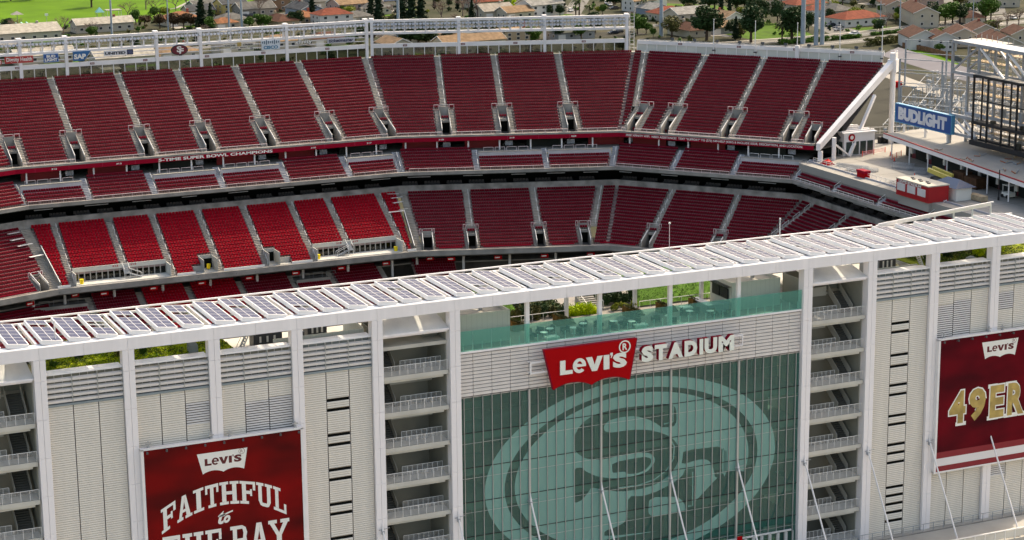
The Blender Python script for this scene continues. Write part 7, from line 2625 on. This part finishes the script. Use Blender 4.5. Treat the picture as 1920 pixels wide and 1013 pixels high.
sheet('lawn', [(414, 490), (432, 488), (446, 493), (440, 500), (425, 500)], LAWN2, 0.02)
sheet('lawn', [(395, 640), (425, 600), (410, 560), (392, 585)], LAWN2, 0.02)
def strip(name, line, w, m_, lift):
    L, Rr = [], []
    for i, q in enumerate(line):
        a, b = Vector(line[max(0, i-1)]), Vector(line[min(len(line)-1, i+1)])
        t = (b-a).normalized()
        n = Vector((-t.y, t.x))*w/2
        L.append((q[0]+n.x, q[1]+n.y)); Rr.append((q[0]-n.x, q[1]-n.y))
    return sheet(name, L+Rr[::-1], m_, lift)
ROADF = [(320, 478), (347.9, 477.6), (388.5, 478.5), (414.2, 480.4), (456.6, 490.6), (489.3, 499.2), (540, 508)]
ROADN = [(310, 458), (337.0, 458.2), (386.7, 461.4), (406.3, 464.1), (443.7, 474.4), (473.0, 481.3), (530, 492)]
strip('road', ROADF, 10, ASPH, 0.03)
strip('road', ROADN, 10, ASPH, 0.03)
strip('pavement', [(x-1, y+6.2) for x, y in ROADF], 2.0, PAVE, 0.12)
strip('road_marking', [(x, y) for x, y in ROADF], 0.2, PRINTW, 0.036)
strip('road_marking', [(x, y) for x, y in ROADN], 0.2, PRINTW, 0.036)
sheet('side_street', [(408.1, 487), (420, 525), (432, 560), (440, 556), (428, 520), (424, 487)], ASPH, 0.034)
sheet('driveway', [(424.5, 505), (421, 514), (431, 512), (432, 504)], PAVE, 0.038)
strip('street', [(200, 612), (213.0, 640), (224.0, 655), (250, 669), (300, 690)], 8, ASPH, 0.03)
sheet('driveway', [(226, 656), (232, 662), (240, 664), (238, 656)], PAVE, 0.036)
strip('street', [(345, 560), (351, 603), (372, 640), (395, 680)], 8, ASPH, 0.03)
strip('street', [(150, 560), (220, 575), (300, 560), (345, 545), (365, 548)], 8, ASPH, 0.032)
sheet('parking_court', [(318, 536), (345, 536), (345, 520), (322, 520)], ASPHD, 0.036)
strip('footpath', [(190, 700), (205, 712), (222, 745), (235, 790)], 1.6, PAVE, 0.03)
strip('street', [(500, 515), (512, 540), (525, 570), (545, 600)], 9, ASPH, 0.03)
sheet('parking_court', [(498, 520), (520, 545), (532, 540), (512, 512)], ASPH, 0.038)
# canal side: dark yard, pale levee wall, path
sheet('utility_yard', [(240, 150), (330, 150), (372, 300), (384, 340), (372, 378), (386, 410), (398, 440), (330, 452), (240, 380)], ASPHD, 0.02)
m = MB()
lev = [(398.4, 427), (392, 395), (386, 365), (383, 335), (374, 300), (366, 270)]
for k in range(len(lev)-1):
    (a, b), (c, d) = lev[k], lev[k+1]
    m.face([(a-10, b-3, G0+.05), (c-10, d-3, G0+.05), (c, d, G0+2.0), (a, b, G0+2.0)])
    m.face([(a, b, G0+2.0), (c, d, G0+2.0), (c+6, d+2, G0+.05), (a+6, b+2, G0+.05)])
m.build('levee_wall', mat('levee_concrete', (0.19, 0.18, 0.19), 0.9, 0.1, 0.1), None, 'pale sloping concrete levee between the lawn and the utility yard', 'levee')
sheet('footpath', [(365.8, 380), (353.8, 330), (340, 290), (332, 292), (345.8, 330), (358.4, 380)], PAVE, 0.05)

# ---- houses
WALLC = {'beige': (0.50, 0.45, 0.36), 'cream': (0.54, 0.47, 0.36), 'gray': (0.33, 0.33, 0.32), 'yellow': (0.56, 0.43, 0.16), 'taupe': (0.30, 0.27, 0.23), 'brown': (0.26, 0.16, 0.10), 'bluegray': (0.27, 0.31, 0.36), 'pink': (0.50, 0.34, 0.28), 'tan': (0.44, 0.34, 0.22), 'white': (0.70, 0.66, 0.60)}
ROOFC = {'beige': (0.50, 0.46, 0.38), 'orange': (0.34, 0.15, 0.075), 'gray': (0.17, 0.165, 0.15), 'dgray': (0.09, 0.095, 0.10), 'tan': (0.33, 0.22, 0.13), 'brown': (0.13, 0.062, 0.042), 'red': (0.26, 0.075, 0.045), 'blue': (0.08, 0.10, 0.15), 'cream': (0.40, 0.36, 0.30), 'lgray': (0.34, 0.33, 0.30), 'dgreen': (0.12, 0.13, 0.11), 'redbrown': (0.26, 0.07, 0.04)}
WM = {k: mat('house_wall_'+k, tuple(c*.8 for c in v), 0.85, 0.06, 0.3) for k, v in WALLC.items()}
RM = {k: mat('house_roof_'+k, tuple(c*.7 for c in v), 0.9, 0.22, 0.7, 0.3, 5.0) for k, v in ROOFC.items()}
WINM = mat('house_window', (0.035, 0.04, 0.045), 0.15, 0.2)
GARM = mat('garage_door', (0.66, 0.62, 0.56), 0.7, 0.05)
rh = random.Random(31)
seen = {}
hs = sorted(HOUSES, key=lambda h: AZ(h[0], h[1]))
for (x, y, w, d, h, rot, wc, rc, ty) in hs:
    key = (wc, rc, ty)
    seen[key] = seen.get(key, -1)+1
    roofword = {'h': 'hipped', 'g': 'gabled', 'f': 'flat'}[ty]
    cw_ = {'lgray': 'light grey', 'dgray': 'dark grey', 'gray': 'grey', 'dgreen': 'dark green', 'redbrown': 'red-brown'}
    ww_ = {'bluegray': 'blue-grey', 'gray': 'grey'}
    lab_ = f"{ww_.get(wc, wc)} house with {cw_.get(rc, rc)} {roofword} roof, {ordinal(seen[key])} of this look from the left"
    ang = (R(67) if rot else R(8))+rh.uniform(-.07, .07)
    if not rot and rh.random() < .3 and w < 17: ang += R(90)
    t = thing('house', (x, y, G0), lab_, 'house', 'houses in the suburb', ang)
    def part(nm, mbx, m_, par=None):
        o = bpy.data.objects.new(nm, mbx.mesh(nm, m_))
        o.parent = par or t
        COL.objects.link(o)
        return o
    W, D = w/2, d/2
    ov = 0.5
    rr = min(d*.24, 2.6)
    wmb = MB().box(-W, W, -D, D, 0, h)
    if ty == 'g':
        wmb.prism([(-W, -D, h), (-W, D, h), (-W, 0, h+rr*.93)], (w, 0, 0))
    part('wall', wmb, WM[wc])
    m = MB()
    if ty == 'f':
        m.box(-W-.15, W+.15, -D-.15, D+.15, h, h+.5)
    elif ty == 'g':
        for sy in (-1, 1):
            ed = sy*(D+ov)
            m.hexa([(-W-ov, ed, h-.18), (W+ov, ed, h-.18), (W+ov, 0, h+rr), (-W-ov, 0, h+rr), (-W-ov, ed, h), (W+ov, ed, h), (W+ov, 0, h+rr+.18), (-W-ov, 0, h+rr+.18)])
    else:
        q = max(0.5, W-D)
        b = [(-W-ov, -D-ov, h), (W+ov, -D-ov, h), (W+ov, D+ov, h), (-W-ov, D+ov, h)]
        a1, a2 = (-q, 0, h+rr), (q, 0, h+rr)
        m.face([b[0], b[1], a2, a1]); m.face([b[2], b[3], a1, a2]); m.face([b[1], b[2], a2]); m.face([b[3], b[0], a1]); m.face(b[::-1])
    ro = part('roof', m, RM[rc])
    if ty == 'g':
        for sx in (-1, 1):
            m = MB()
            m.prism([(sx*(W+ov+.03), -D-ov, h-.2), (sx*(W+ov+.03), -D-ov, h+.1), (sx*(W+ov+.03), 0, h+rr+.2), (sx*(W+ov+.03), D+ov, h+.1), (sx*(W+ov+.03), D+ov, h-.2), (sx*(W+ov+.03), 0, h+rr-.12)], (.06, 0, 0))
            part('bargeboard', m, GARM, ro)
    if rh.random() < .6:
        m = MB().box(W*.4, W*.4+.9, -.4, .4, h, h+rr+.9)
        part('chimney', m, mat('chimney_brick', (0.30, 0.10, 0.07), 0.9, 0.2, 2.0) if rh.random() < .5 else WM[wc], ro)
    n = max(2, int(w/4))
    for k in range(n):
        xx = -W+w*(k+.5)/n
        if k == 0 and h < 4.2 and w < 20:
            part('garage_door', MB().box(xx-1.6, xx+1.6, -D-.06, -D-.01, 0, 2.2), GARM)
            continue
        for z in ([1.0] if h < 4.2 else [0.9, h-1.75]):
            o = part('window', MB().box(xx-.75, xx+.75, -D-.05, -D-.005, z, z+1.2), GARM)
            part('pane', MB().box(xx-.65, xx+.65, -D-.07, -D-.055, z+.1, z+1.1), WINM, o)
    for sy in (-.45, .35):
        for z in ([1.0] if h < 4.2 else [0.9, h-1.75]):
            o = part('window', MB().box(-W-.05, -W-.005, D*sy-.55, D*sy+.55, z, z+1.2), GARM)
            part('pane', MB().box(-W-.07, -W-.055, D*sy-.45, D*sy+.45, z+.1, z+1.1), WINM, o)
    if rh.random() < .55:
        part_l = 0.024+0.001*rh.randint(0, 9)
        c, s_ = math.cos(ang), math.sin(ang)
        def W2(u, v): return (x+c*u-s_*v, y+s_*u+c*v)
        sheet('lawn', [W2(-W*.2, -D-1), W2(W, -D-1), W2(W, -D-7), W2(-W*.2, -D-7)], LAWN2, part_l)
        sheet('driveway', [W2(-W, -D-.5), W2(-W*.35, -D-.5), W2(-W*.35, -D-8), W2(-W, -D-8)], PAVE, part_l+.012)

# ---- trees: a few grown shapes of unit height, copied with their own size and turn
def tree_proto(kind, leaf, seed, n=1500):
    rng = np.random.default_rng(seed)
    t = thing('tree', (0, 0, -500))
    tr = MB()
    if kind == 'con' or kind == 'cyp':
        tr.tube((0, 0, 0), (0, 0, .9), .022, 6, .006)
        z = rng.uniform(.06, 1.0, n)
        rad = (.20 if kind == 'con' else .085)*(1.02-z)**(.75 if kind == 'con' else .45)
        lay = .75+.25*np.sin(z*60+rng.uniform(0, 1, n))
        a = rng.uniform(0, 2*np.pi, n)
        lump = 1+.28*np.sin(a*3+z*17)+.15*np.sin(a*7-z*31)
        rr = rad*lay*lump*rng.uniform(.55, 1.05, n)
        pts = np.stack([rr*np.cos(a), rr*np.sin(a), z], 1)
        v = leaves(pts, .030, rng, .3)
    elif kind == 'palm':
        tr.tube((0, 0, 0), (.02, 0, .72), .035, 7, .026)
        v = []
        for k in range(26):
            a = rng.uniform(0, 2*np.pi)
            el = rng.uniform(-.7, 1.2)
            L = .30
            c = np.array([.02, 0, .74])
            d = np.array([math.cos(a), math.sin(a), 0])
            for q in range(6):
                u, w_ = q/6, (q+1)/6
                def pp(u): return c+d*L*u*math.cos(el*.6)+np.array([0, 0, L*(math.sin(el)*u-.55*u*u)])
                nrm = np.array([-d[1], d[0], 0])*.045*(1-u*.7)
                nr2 = np.array([-d[1], d[0], 0])*.045*(1-w_*.7)
                v += [pp(u)-nrm, pp(u)+nrm, pp(w_)+nr2, pp(w_)-nr2]
        v = np.array(v)
    elif kind == 'bare':
        tr.tube((0, 0, 0), (0, 0, .3), .03, 6, .022)
        v = None
        def grow(p, d, L, r, lv):
            q = p+d*L
            tr.tube(p, q, r, 4 if lv else 5, r*.65, caps=False)
            if lv >= 4: return
            for _ in range(3 if lv < 3 else 2):
                nd = Vector(d)+Vector(rng.normal(size=3))*.48
                nd.z = abs(nd.z)*.6+.22
                grow(q, nd.normalized(), L*rng.uniform(.62, .85), r*.62, lv+1)
        for _ in range(4):
            d = Vector((rng.normal()*.5, rng.normal()*.5, 1)).normalized()
            grow(Vector((0, 0, .28)), d, .24, .018, 0)
    else:
        tr.tube((0, 0, 0), (0, 0, .45), .035, 7, .02)
        for k in range(4):
            a = 2*math.pi*k/4+rng.uniform(-.4, .4)
            tr.tube((0, 0, .28), (.2*math.cos(a), .2*math.sin(a), .6), .018, 5, .007)
        v = leaves(bush_pts(n, (.46, .46, .40), 13, rng)+np.array([0, 0, .60]), .036, rng)
    def mk(nm, me):
        o = bpy.data.objects.new(nm, me)
        o.parent = t
        COL.objects.link(o)
    mk('trunk', tr.mesh('trunk', TWIG if kind == 'bare' else BARK))
    if v is not None:
        mk('crown', np_mesh('crown', v, leaf))
    return t
KL = {'dk': LEAFD, 'rnd': LEAFG, 'lim': LEAFY, 'yel': LEAFYB, 'brn': LEAFB, 'olv': LEAFO, 'con': LEAFC, 'cyp': LEAFC, 'palm': leafmat('leaf_palm', (0.10, 0.13, 0.035), (0.04, 0.06, 0.015)), 'bare': None}
KN = {'dk': 'dark green leafy tree', 'rnd': 'mid green rounded tree', 'lim': 'bright lime tree', 'yel': 'yellow-green bushy tree', 'brn': 'reddish brown bushy tree', 'olv': 'olive bushy tree', 'con': 'dark cone-shaped conifer', 'cyp': 'narrow dark cypress', 'palm': 'palm tree', 'bare': 'leafless twiggy tree'}
PROTO = {}
for i, k in enumerate(KL):
    nv = {'dk': 4, 'rnd': 4, 'bare': 3, 'con': 2}.get(k, 2)
    PROTO[k] = [tree_proto(k, KL[k], 100*i+j, 2600 if k in ('dk', 'rnd', 'con') else 1700) for j in range(nv)]
rt = random.Random(77)
# more trees and garden shrubs between the houses
fill = []
def clear_of(x, y, r=7):
    for h in HOUSES:
        if (h[0]-x)**2+(h[1]-y)**2 < (max(h[2], h[3])*.5+2)**2: return False
    for line in (ROADF, ROADN):
        for i in range(len(line)-1):
            a, b = Vector(line[i]), Vector(line[i+1])
            t_ = max(0, min(1, (Vector((x, y))-a).dot(b-a)/(b-a).length_squared))
            if (a+(b-a)*t_-Vector((x, y))).length < r: return False
    if x < 235 and y > 655+max(0, (x-170)*.9): return False
    if x > 395 and y < 445: return False
    if x < 400 and y < 470 and x > 270: return False
    return True
while len(fill) < 165:
    az, dist = rt.uniform(0.165, 0.64), rt.uniform(640, 1050)
    x, y = -37.6+math.sin(az)*dist, -200+math.cos(az)*dist
    if not clear_of(x, y): continue
    k = rt.choices(['dk', 'rnd', 'olv', 'bare', 'yel', 'brn', 'con', 'cyp', 'palm'], [34, 22, 10, 12, 6, 4, 3, 3, 2])[0]
    fill.append((k, x, y, rt.uniform(2.5, 7) if k != 'con' else rt.uniform(9, 14)))
used = set()
cnt = {}
for (k, x, y, h) in sorted(TREES+fill, key=lambda q: AZ(q[1], q[2])):
    cnt[k] = cnt.get(k, -1)+1
    pr = rt.choice(PROTO[k])
    sx = h*rt.uniform(.9, 1.2)*(1.15 if k in ('dk', 'rnd', 'olv', 'brn', 'yel', 'lim') else 1)
    c = copy_tree(pr, (x, y, G0), rt.uniform(0, 6.28), (sx, sx, h), f'{KN[k]} in the suburb, {ord2(cnt[k])} of its kind from the left')
    c['category'] = 'tree'
    c['group'] = KN[k]+'s in the suburb'
for k in PROTO:
    for t in PROTO[k]:
        for ch in list(t.children): bpy.data.objects.remove(ch)
        bpy.data.objects.remove(t)
# garden shrubs filling the yards
nsh = 0
blobs = []
while nsh < 900:
    az, dist = rt.uniform(0.165, 0.64), rt.uniform(600, 1050)
    x, y = -37.6+math.sin(az)*dist, -200+math.cos(az)*dist
    if not clear_of(x, y, 7): continue
    r_ = rt.uniform(.6, 1.9)
    v_ = leaves(bush_pts(46, (r_, r_, r_*.8), 6, RNG)+np.array([x, y, G0+r_*.55]), .42*r_**.6, RNG)
    v_[:, 2] = np.maximum(v_[:, 2], G0)
    blobs.append((nsh % 3, v_))
    nsh += 1
for q, (m_, lb) in enumerate(((LEAFD, 'dark garden shrubs between the suburb houses'), (LEAFG, 'mid green garden shrubs between the suburb houses'), (LEAFO, 'olive garden shrubs between the suburb houses'))):
    np_obj('garden_shrubs', np.concatenate([v for i, v in blobs if i == q]), m_, None, lb, 'shrubs', 'stuff')
# clipped hedges along the main road
def hedge(x0, y0, x1, y1, w, h, label, m_=LEAFG):
    L = math.hypot(x1-x0, y1-y0)
    n = int(L*90)
    u = RNG.uniform(0, 1, n)
    v = RNG.uniform(-.5, .5, n)*w
    tx, ty = (x1-x0)/L, (y1-y0)/L
    hh = h*(0.85+.15*np.sin(u*L*.9))
    z = np.where(RNG.uniform(0, 1, n) < .55, hh, RNG.uniform(0, 1, n)*hh)
    pts = np.stack([x0+tx*L*u-ty*v, y0+ty*L*u+tx*v, G0+z], 1)
    vv = leaves(pts, .42, RNG)
    vv[:, 2] = np.maximum(vv[:, 2], G0)
    return np_obj('hedge', vv, m_, None, label, 'hedge', group='hedges along the main road')
hedge(374, 469.5, 396, 470.0, 3.0, 1.6, 'clipped hedge in the median at the left of the main road')
hedge(398, 470.8, 412, 472.3, 2.6, 1.4, 'clipped hedge in the median, second from the left')
hedge(420, 476.0, 440, 481.0, 2.2, 1.0, 'low hedge in the median of the main road at right')
hedge(399, 448, 424, 456.5, 4.0, 2.6, 'tall olive hedge below the main road, left part', LEAFO)
hedge(424.5, 457, 450, 466, 4.0, 2.4, 'tall green hedge below the main road, middle part')
hedge(452, 467, 480, 476, 4.0, 2.4, 'tall hedge below the main road, right part', LEAFO)
# wooden garden fence by the lawn
fe = thing('garden_fence', (405, 420, G0), 'brown wooden garden fence between lawn and cream houses', 'fence')
fp = [(408.5, 439), (409, 425), (407, 412), (403.5, 400), (401, 392)]
for k in range(4):
    (a, b), (c, d) = fp[k], fp[k+1]
    for q in range(4):
        t0, t1 = q/4, (q+.96)/4
        MB().bar((a+(c-a)*t0, b+(d-b)*t0, G0+.95), (a+(c-a)*t1, b+(d-b)*t1, G0+.95), 0.08, 1.9).build('panel', mat('fence_brown', (0.22, 0.11, 0.06), 0.9, 0.25, 1.5) if k < 3 else mat('fence_grey', (0.10, 0.10, 0.11), 0.9, 0.2, 1.5), fe)
m = MB(); m.tube((397, 419, G0), (397, 419, G0+1.1), 2.0, 14)
m.build('round_basin', PALE, None, 'low round concrete basin on the small lawn', 'basin')

# ---- cars
def car_proto(name, col):
    t = thing('parked_car', (0, 0, -500))
    pm = mat('car_paint_'+name, col, 0.25, 0.03, 0.5, spec=0.6)
    def part(nm, mb_, m_):
        o = bpy.data.objects.new(nm, mb_.mesh(nm, m_)); o.parent = t; COL.objects.link(o); return o
    m = MB()
    prof = [(-2.2, .35), (-2.25, .75), (-1.95, .92), (2.0, .98), (2.2, .75), (2.15, .35)]
    m.prism([(a, -.88, b) for a, b in prof], (0, 1.76, 0))
    part('body', m, pm)
    m = MB()
    m.hexa([(-1.35, -.82, .95), (1.7, -.82, .95), (1.7, .82, .95), (-1.35, .82, .95), (-.65, -.68, 1.45), (1.15, -.68, 1.45), (1.15, .68, 1.45), (-.65, .68, 1.45)])
    part('windows', m, WINM)
    part('roof', MB().box(-.66, 1.16, -.69, .69, 1.45, 1.51), pm)
    for sx in (-1.35, 1.35):
        for sy in (-.80, .80):
            part('wheel', MB().tube((sx, sy-.11, .33), (sx, sy+.11, .33), .33, 12), STEELK)
    for sy in (-.6, .6):
        part('headlight', MB().box(-2.28, -2.2, sy-.18, sy+.18, .62, .78), PRINTW)
        part('tail_light', MB().box(2.15, 2.23, sy-.15, sy+.15, .68, .82), SIGNRED)
    return t
CP = [car_proto('white', (0.70, 0.70, 0.68)), car_proto('dark', (0.02, 0.025, 0.035)), car_proto('silver', (0.30, 0.30, 0.29))]
CN = ['white', 'dark', 'silver']
kinds = [1, 1, 0, 0, 0, 1, 1, 1, 1, 0, 1, 1, 2, 0, 0, 0, 1, 0]
cc = [0, 0, 0]
for ((x, y), r), k in sorted(zip(CARS, kinds), key=lambda q: AZ(*q[0][0])):
    a = R(10) if not r else R(75)
    c = copy_tree(CP[k], (x, y, G0+.05), a+rt.uniform(-.15, .15), None, f'{CN[k]} car in the suburb, {ordinal(cc[k])} {CN[k]} one from the left')
    c['category'] = 'car'
    c['group'] = 'cars parked or driving in the suburb'
    cc[k] += 1
for t in CP:
    for ch in list(t.children): bpy.data.objects.remove(ch)
    bpy.data.objects.remove(t)

# ---- tall steel poles and street poles
for k, (x, y, h, r, lb) in enumerate(((382.3, 466.5, 46, .95, 'left one of three tall steel poles behind the wing'), (384.9, 461.3, 46, .85, 'middle one of three tall steel poles behind the wing'), (387.4, 461.0, 46, .85, 'right one of three tall steel poles behind the wing'),
        (346.5, 513.2, 40, .80, 'tall steel pole above the sharp corner of the stand'), (241.6, 527.7, 40, .62, 'tall steel pole behind the truss near the bend'), (154.3, 622.2, 30, .45, 'steel pole by the school at the left'), (178.5, 625.8, 16, .3, 'short utility pole between school and conifers'),
        (205.6, 612.0, 22, .5, 'pylon-like pole with cross arm right of the conifers'), (198.6, 606.5, 17, .45, 'shorter pylon-like pole next to the conifers'), (431.4, 487.4, 12, .2, 'street lamp pole at the left of the townhouses'), (440.3, 486.7, 15, .28, 'street pole in front of the townhouses'), (476.0, 487.0, 15, .2, 'dark street pole by the big round tree'))):
    t = thing('utility_pole', (x, y, G0), lb, 'pole', 'poles beyond the stadium')
    MB().tube((x, y, G0), (x, y, G0+h), r, 12, r*.7).build('shaft', mat('pole_blue_grey', (0.30, 0.35, 0.39), 0.5, 0.1, 0.3), t)
    m = MB()
    m.bar((x-2, y, G0+h*.86), (x+2, y, G0+h*.88), .25)
    m.build('cross_arm', STEELG, t)

# ---- switchyard between stadium and levee
rs = random.Random(6)
for k, (x, y, h, n_) in enumerate(((352, 356, 15, 'farthest'), (336, 336, 12, 'second'), (322, 316, 11, 'third'), (306, 292, 11, 'fourth'), (292, 268, 10, 'nearest'))):
    t = thing('switchyard_gantry', (x, y, G0), f'{n_} steel gantry of the switchyard beyond the wing', 'gantry', 'switchyard gantries')
    for q in range(4):
        xx, yy = x+14*q*.55, y-14*q*.83
        MB().bar((xx, yy, G0), (xx, yy, G0+h), .42).build('post', STEELG, t)
    for z in (h, h*.72):
        MB().bar((x, y, G0+z), (x+23.1, y-34.9, G0+z), .22).build('beam', STEELG, t)
m = MB()
for k in range(420):
    u, v = rs.uniform(0, 1), rs.uniform(0, 1)
    x, y = 285+70*u+22*v, 270+78*u-46*v
    h = rs.choice((2.5, 3.5, 4.5, 5.5))
    m.bar((x, y, G0), (x, y, G0+h), .16)
    if rs.random() < .6:
        m.box(x-.45, x+.45, y-.3, y+.3, G0+h, G0+h+rs.uniform(.4, .9))
    else:
        m.tube((x, y, G0+h), (x, y, G0+h+.9), .14, 5)
m.build('switchyard_equipment', mat('insulator_grey', (0.36, 0.37, 0.37), 0.6, 0.25, 0.4), None, 'mass of switchyard posts, insulators and breakers', 'equipment', kind='stuff')
m = MB()
for k in range(16):
    u = k/15
    x, y = 285+70*u, 270+78*u
    m.bar((x, y, G0+rs.uniform(3, 5)), (x+22, y-46, G0+rs.uniform(3, 5)), .13)
for k in range(10):
    v = k/9
    m.bar((285+22*v, 270-46*v, G0+4.2), (355+22*v, 348-46*v, G0+4.6), .12)
m.build('busbars', STEELG, None, 'long switchyard busbars running across the yard', 'busbars', kind='stuff')
for k in range(2):
    x, y = 346-18*k, 352-10*k
    t = thing('red_tank', (x, y, G0), ['red transformer box next to the gantry', 'small red marker box by the path'][k], 'box')
    MB().box(x-1.5, x+1.5, y-1, y+1, G0+.3, G0+2.2).build('casing', SIGNRED, t)
    MB().box(x-1.6, x+1.6, y-1.1, y+1.1, G0, G0+.3).build('base', CONC, t)
# playground on the park lawn
t = thing('playground', (161.3, 672, G0), 'playground tower with teal pointed roof on the park lawn', 'playground')
MB().box(159.8, 162.6, 671, 673.6, G0+1.6, G0+1.8).build('platform', PAVE, t)
for sx in (159.9, 162.5):
    for sy in (671.1, 673.5): MB().bar((sx, sy, G0), (sx, sy, G0+4.2), .15).build('post', STEELG, t)
m = MB()
b = [(159.4, 670.6, G0+4.2), (163, 670.6, G0+4.2), (163, 674, G0+4.2), (159.4, 674, G0+4.2)]
for q in range(4): m.face([b[q], b[(q+1) % 4], (161.2, 672.3, G0+6.4)])
m.build('roof', mat('teal_roof', (0.16, 0.42, 0.40), 0.6, 0.1), t)
MB().box(164.0, 170.5, 671, 676, G0+4.6, G0+4.9).build('shade_roof', PAVE, t)
for sx in (164.3, 170.2):
    for sy in (671.3, 675.7): MB().bar((sx, sy, G0), (sx, sy, G0+4.6), .15).build('shade_post', RAILW, t)
MB().bar((163, 672, G0+1.7), (166.5, 670, G0+.2), .8, .12).build('slide', mat('slide_teal', (0.20, 0.45, 0.42), 0.4, 0.1), t)
t = thing('playground', (124.8, 668.3, G0), 'green playground with slides at the left edge of the park', 'playground')
for q in range(6):
    x = 118+2.2*q
    MB().bar((x, 668, G0), (x, 668, G0+rs.uniform(2, 4)), .25).build('post', mat('play_green', (0.12, 0.30, 0.20), 0.6, 0.1), t)
    MB().bar((x, 668, G0+2.2), (x+2.4, 665.5, G0+.3), .7, .12).build('slide', MATS['slide_teal'], t)
m = MB()
b = [(124, 671, G0+5), (129, 671, G0+5), (129, 675, G0+5), (124, 675, G0+5)]
for q in range(4): m.face([b[q], b[(q+1) % 4], (126.5, 673, G0+6.4)])
m.build('shade_roof', PAVE, t)
MB().bar((126.5, 673, G0), (126.5, 673, G0+6), .2).build('shade_post', STEELG, t)
t = thing('basketball_hoop', (140.6, 682.3, G0), 'white round lamp-like hoop board standing on the park lawn', 'hoop')
MB().tube((140.6, 682.3, G0), (140.6, 682.3, G0+3), .1, 8).build('post', STEELG, t)
MB().box(139.9, 141.3, 682.1, 682.2, G0+2.8, G0+3.8).build('board', PRINTW, t)
bpy.data.scenes.remove(_TMP)
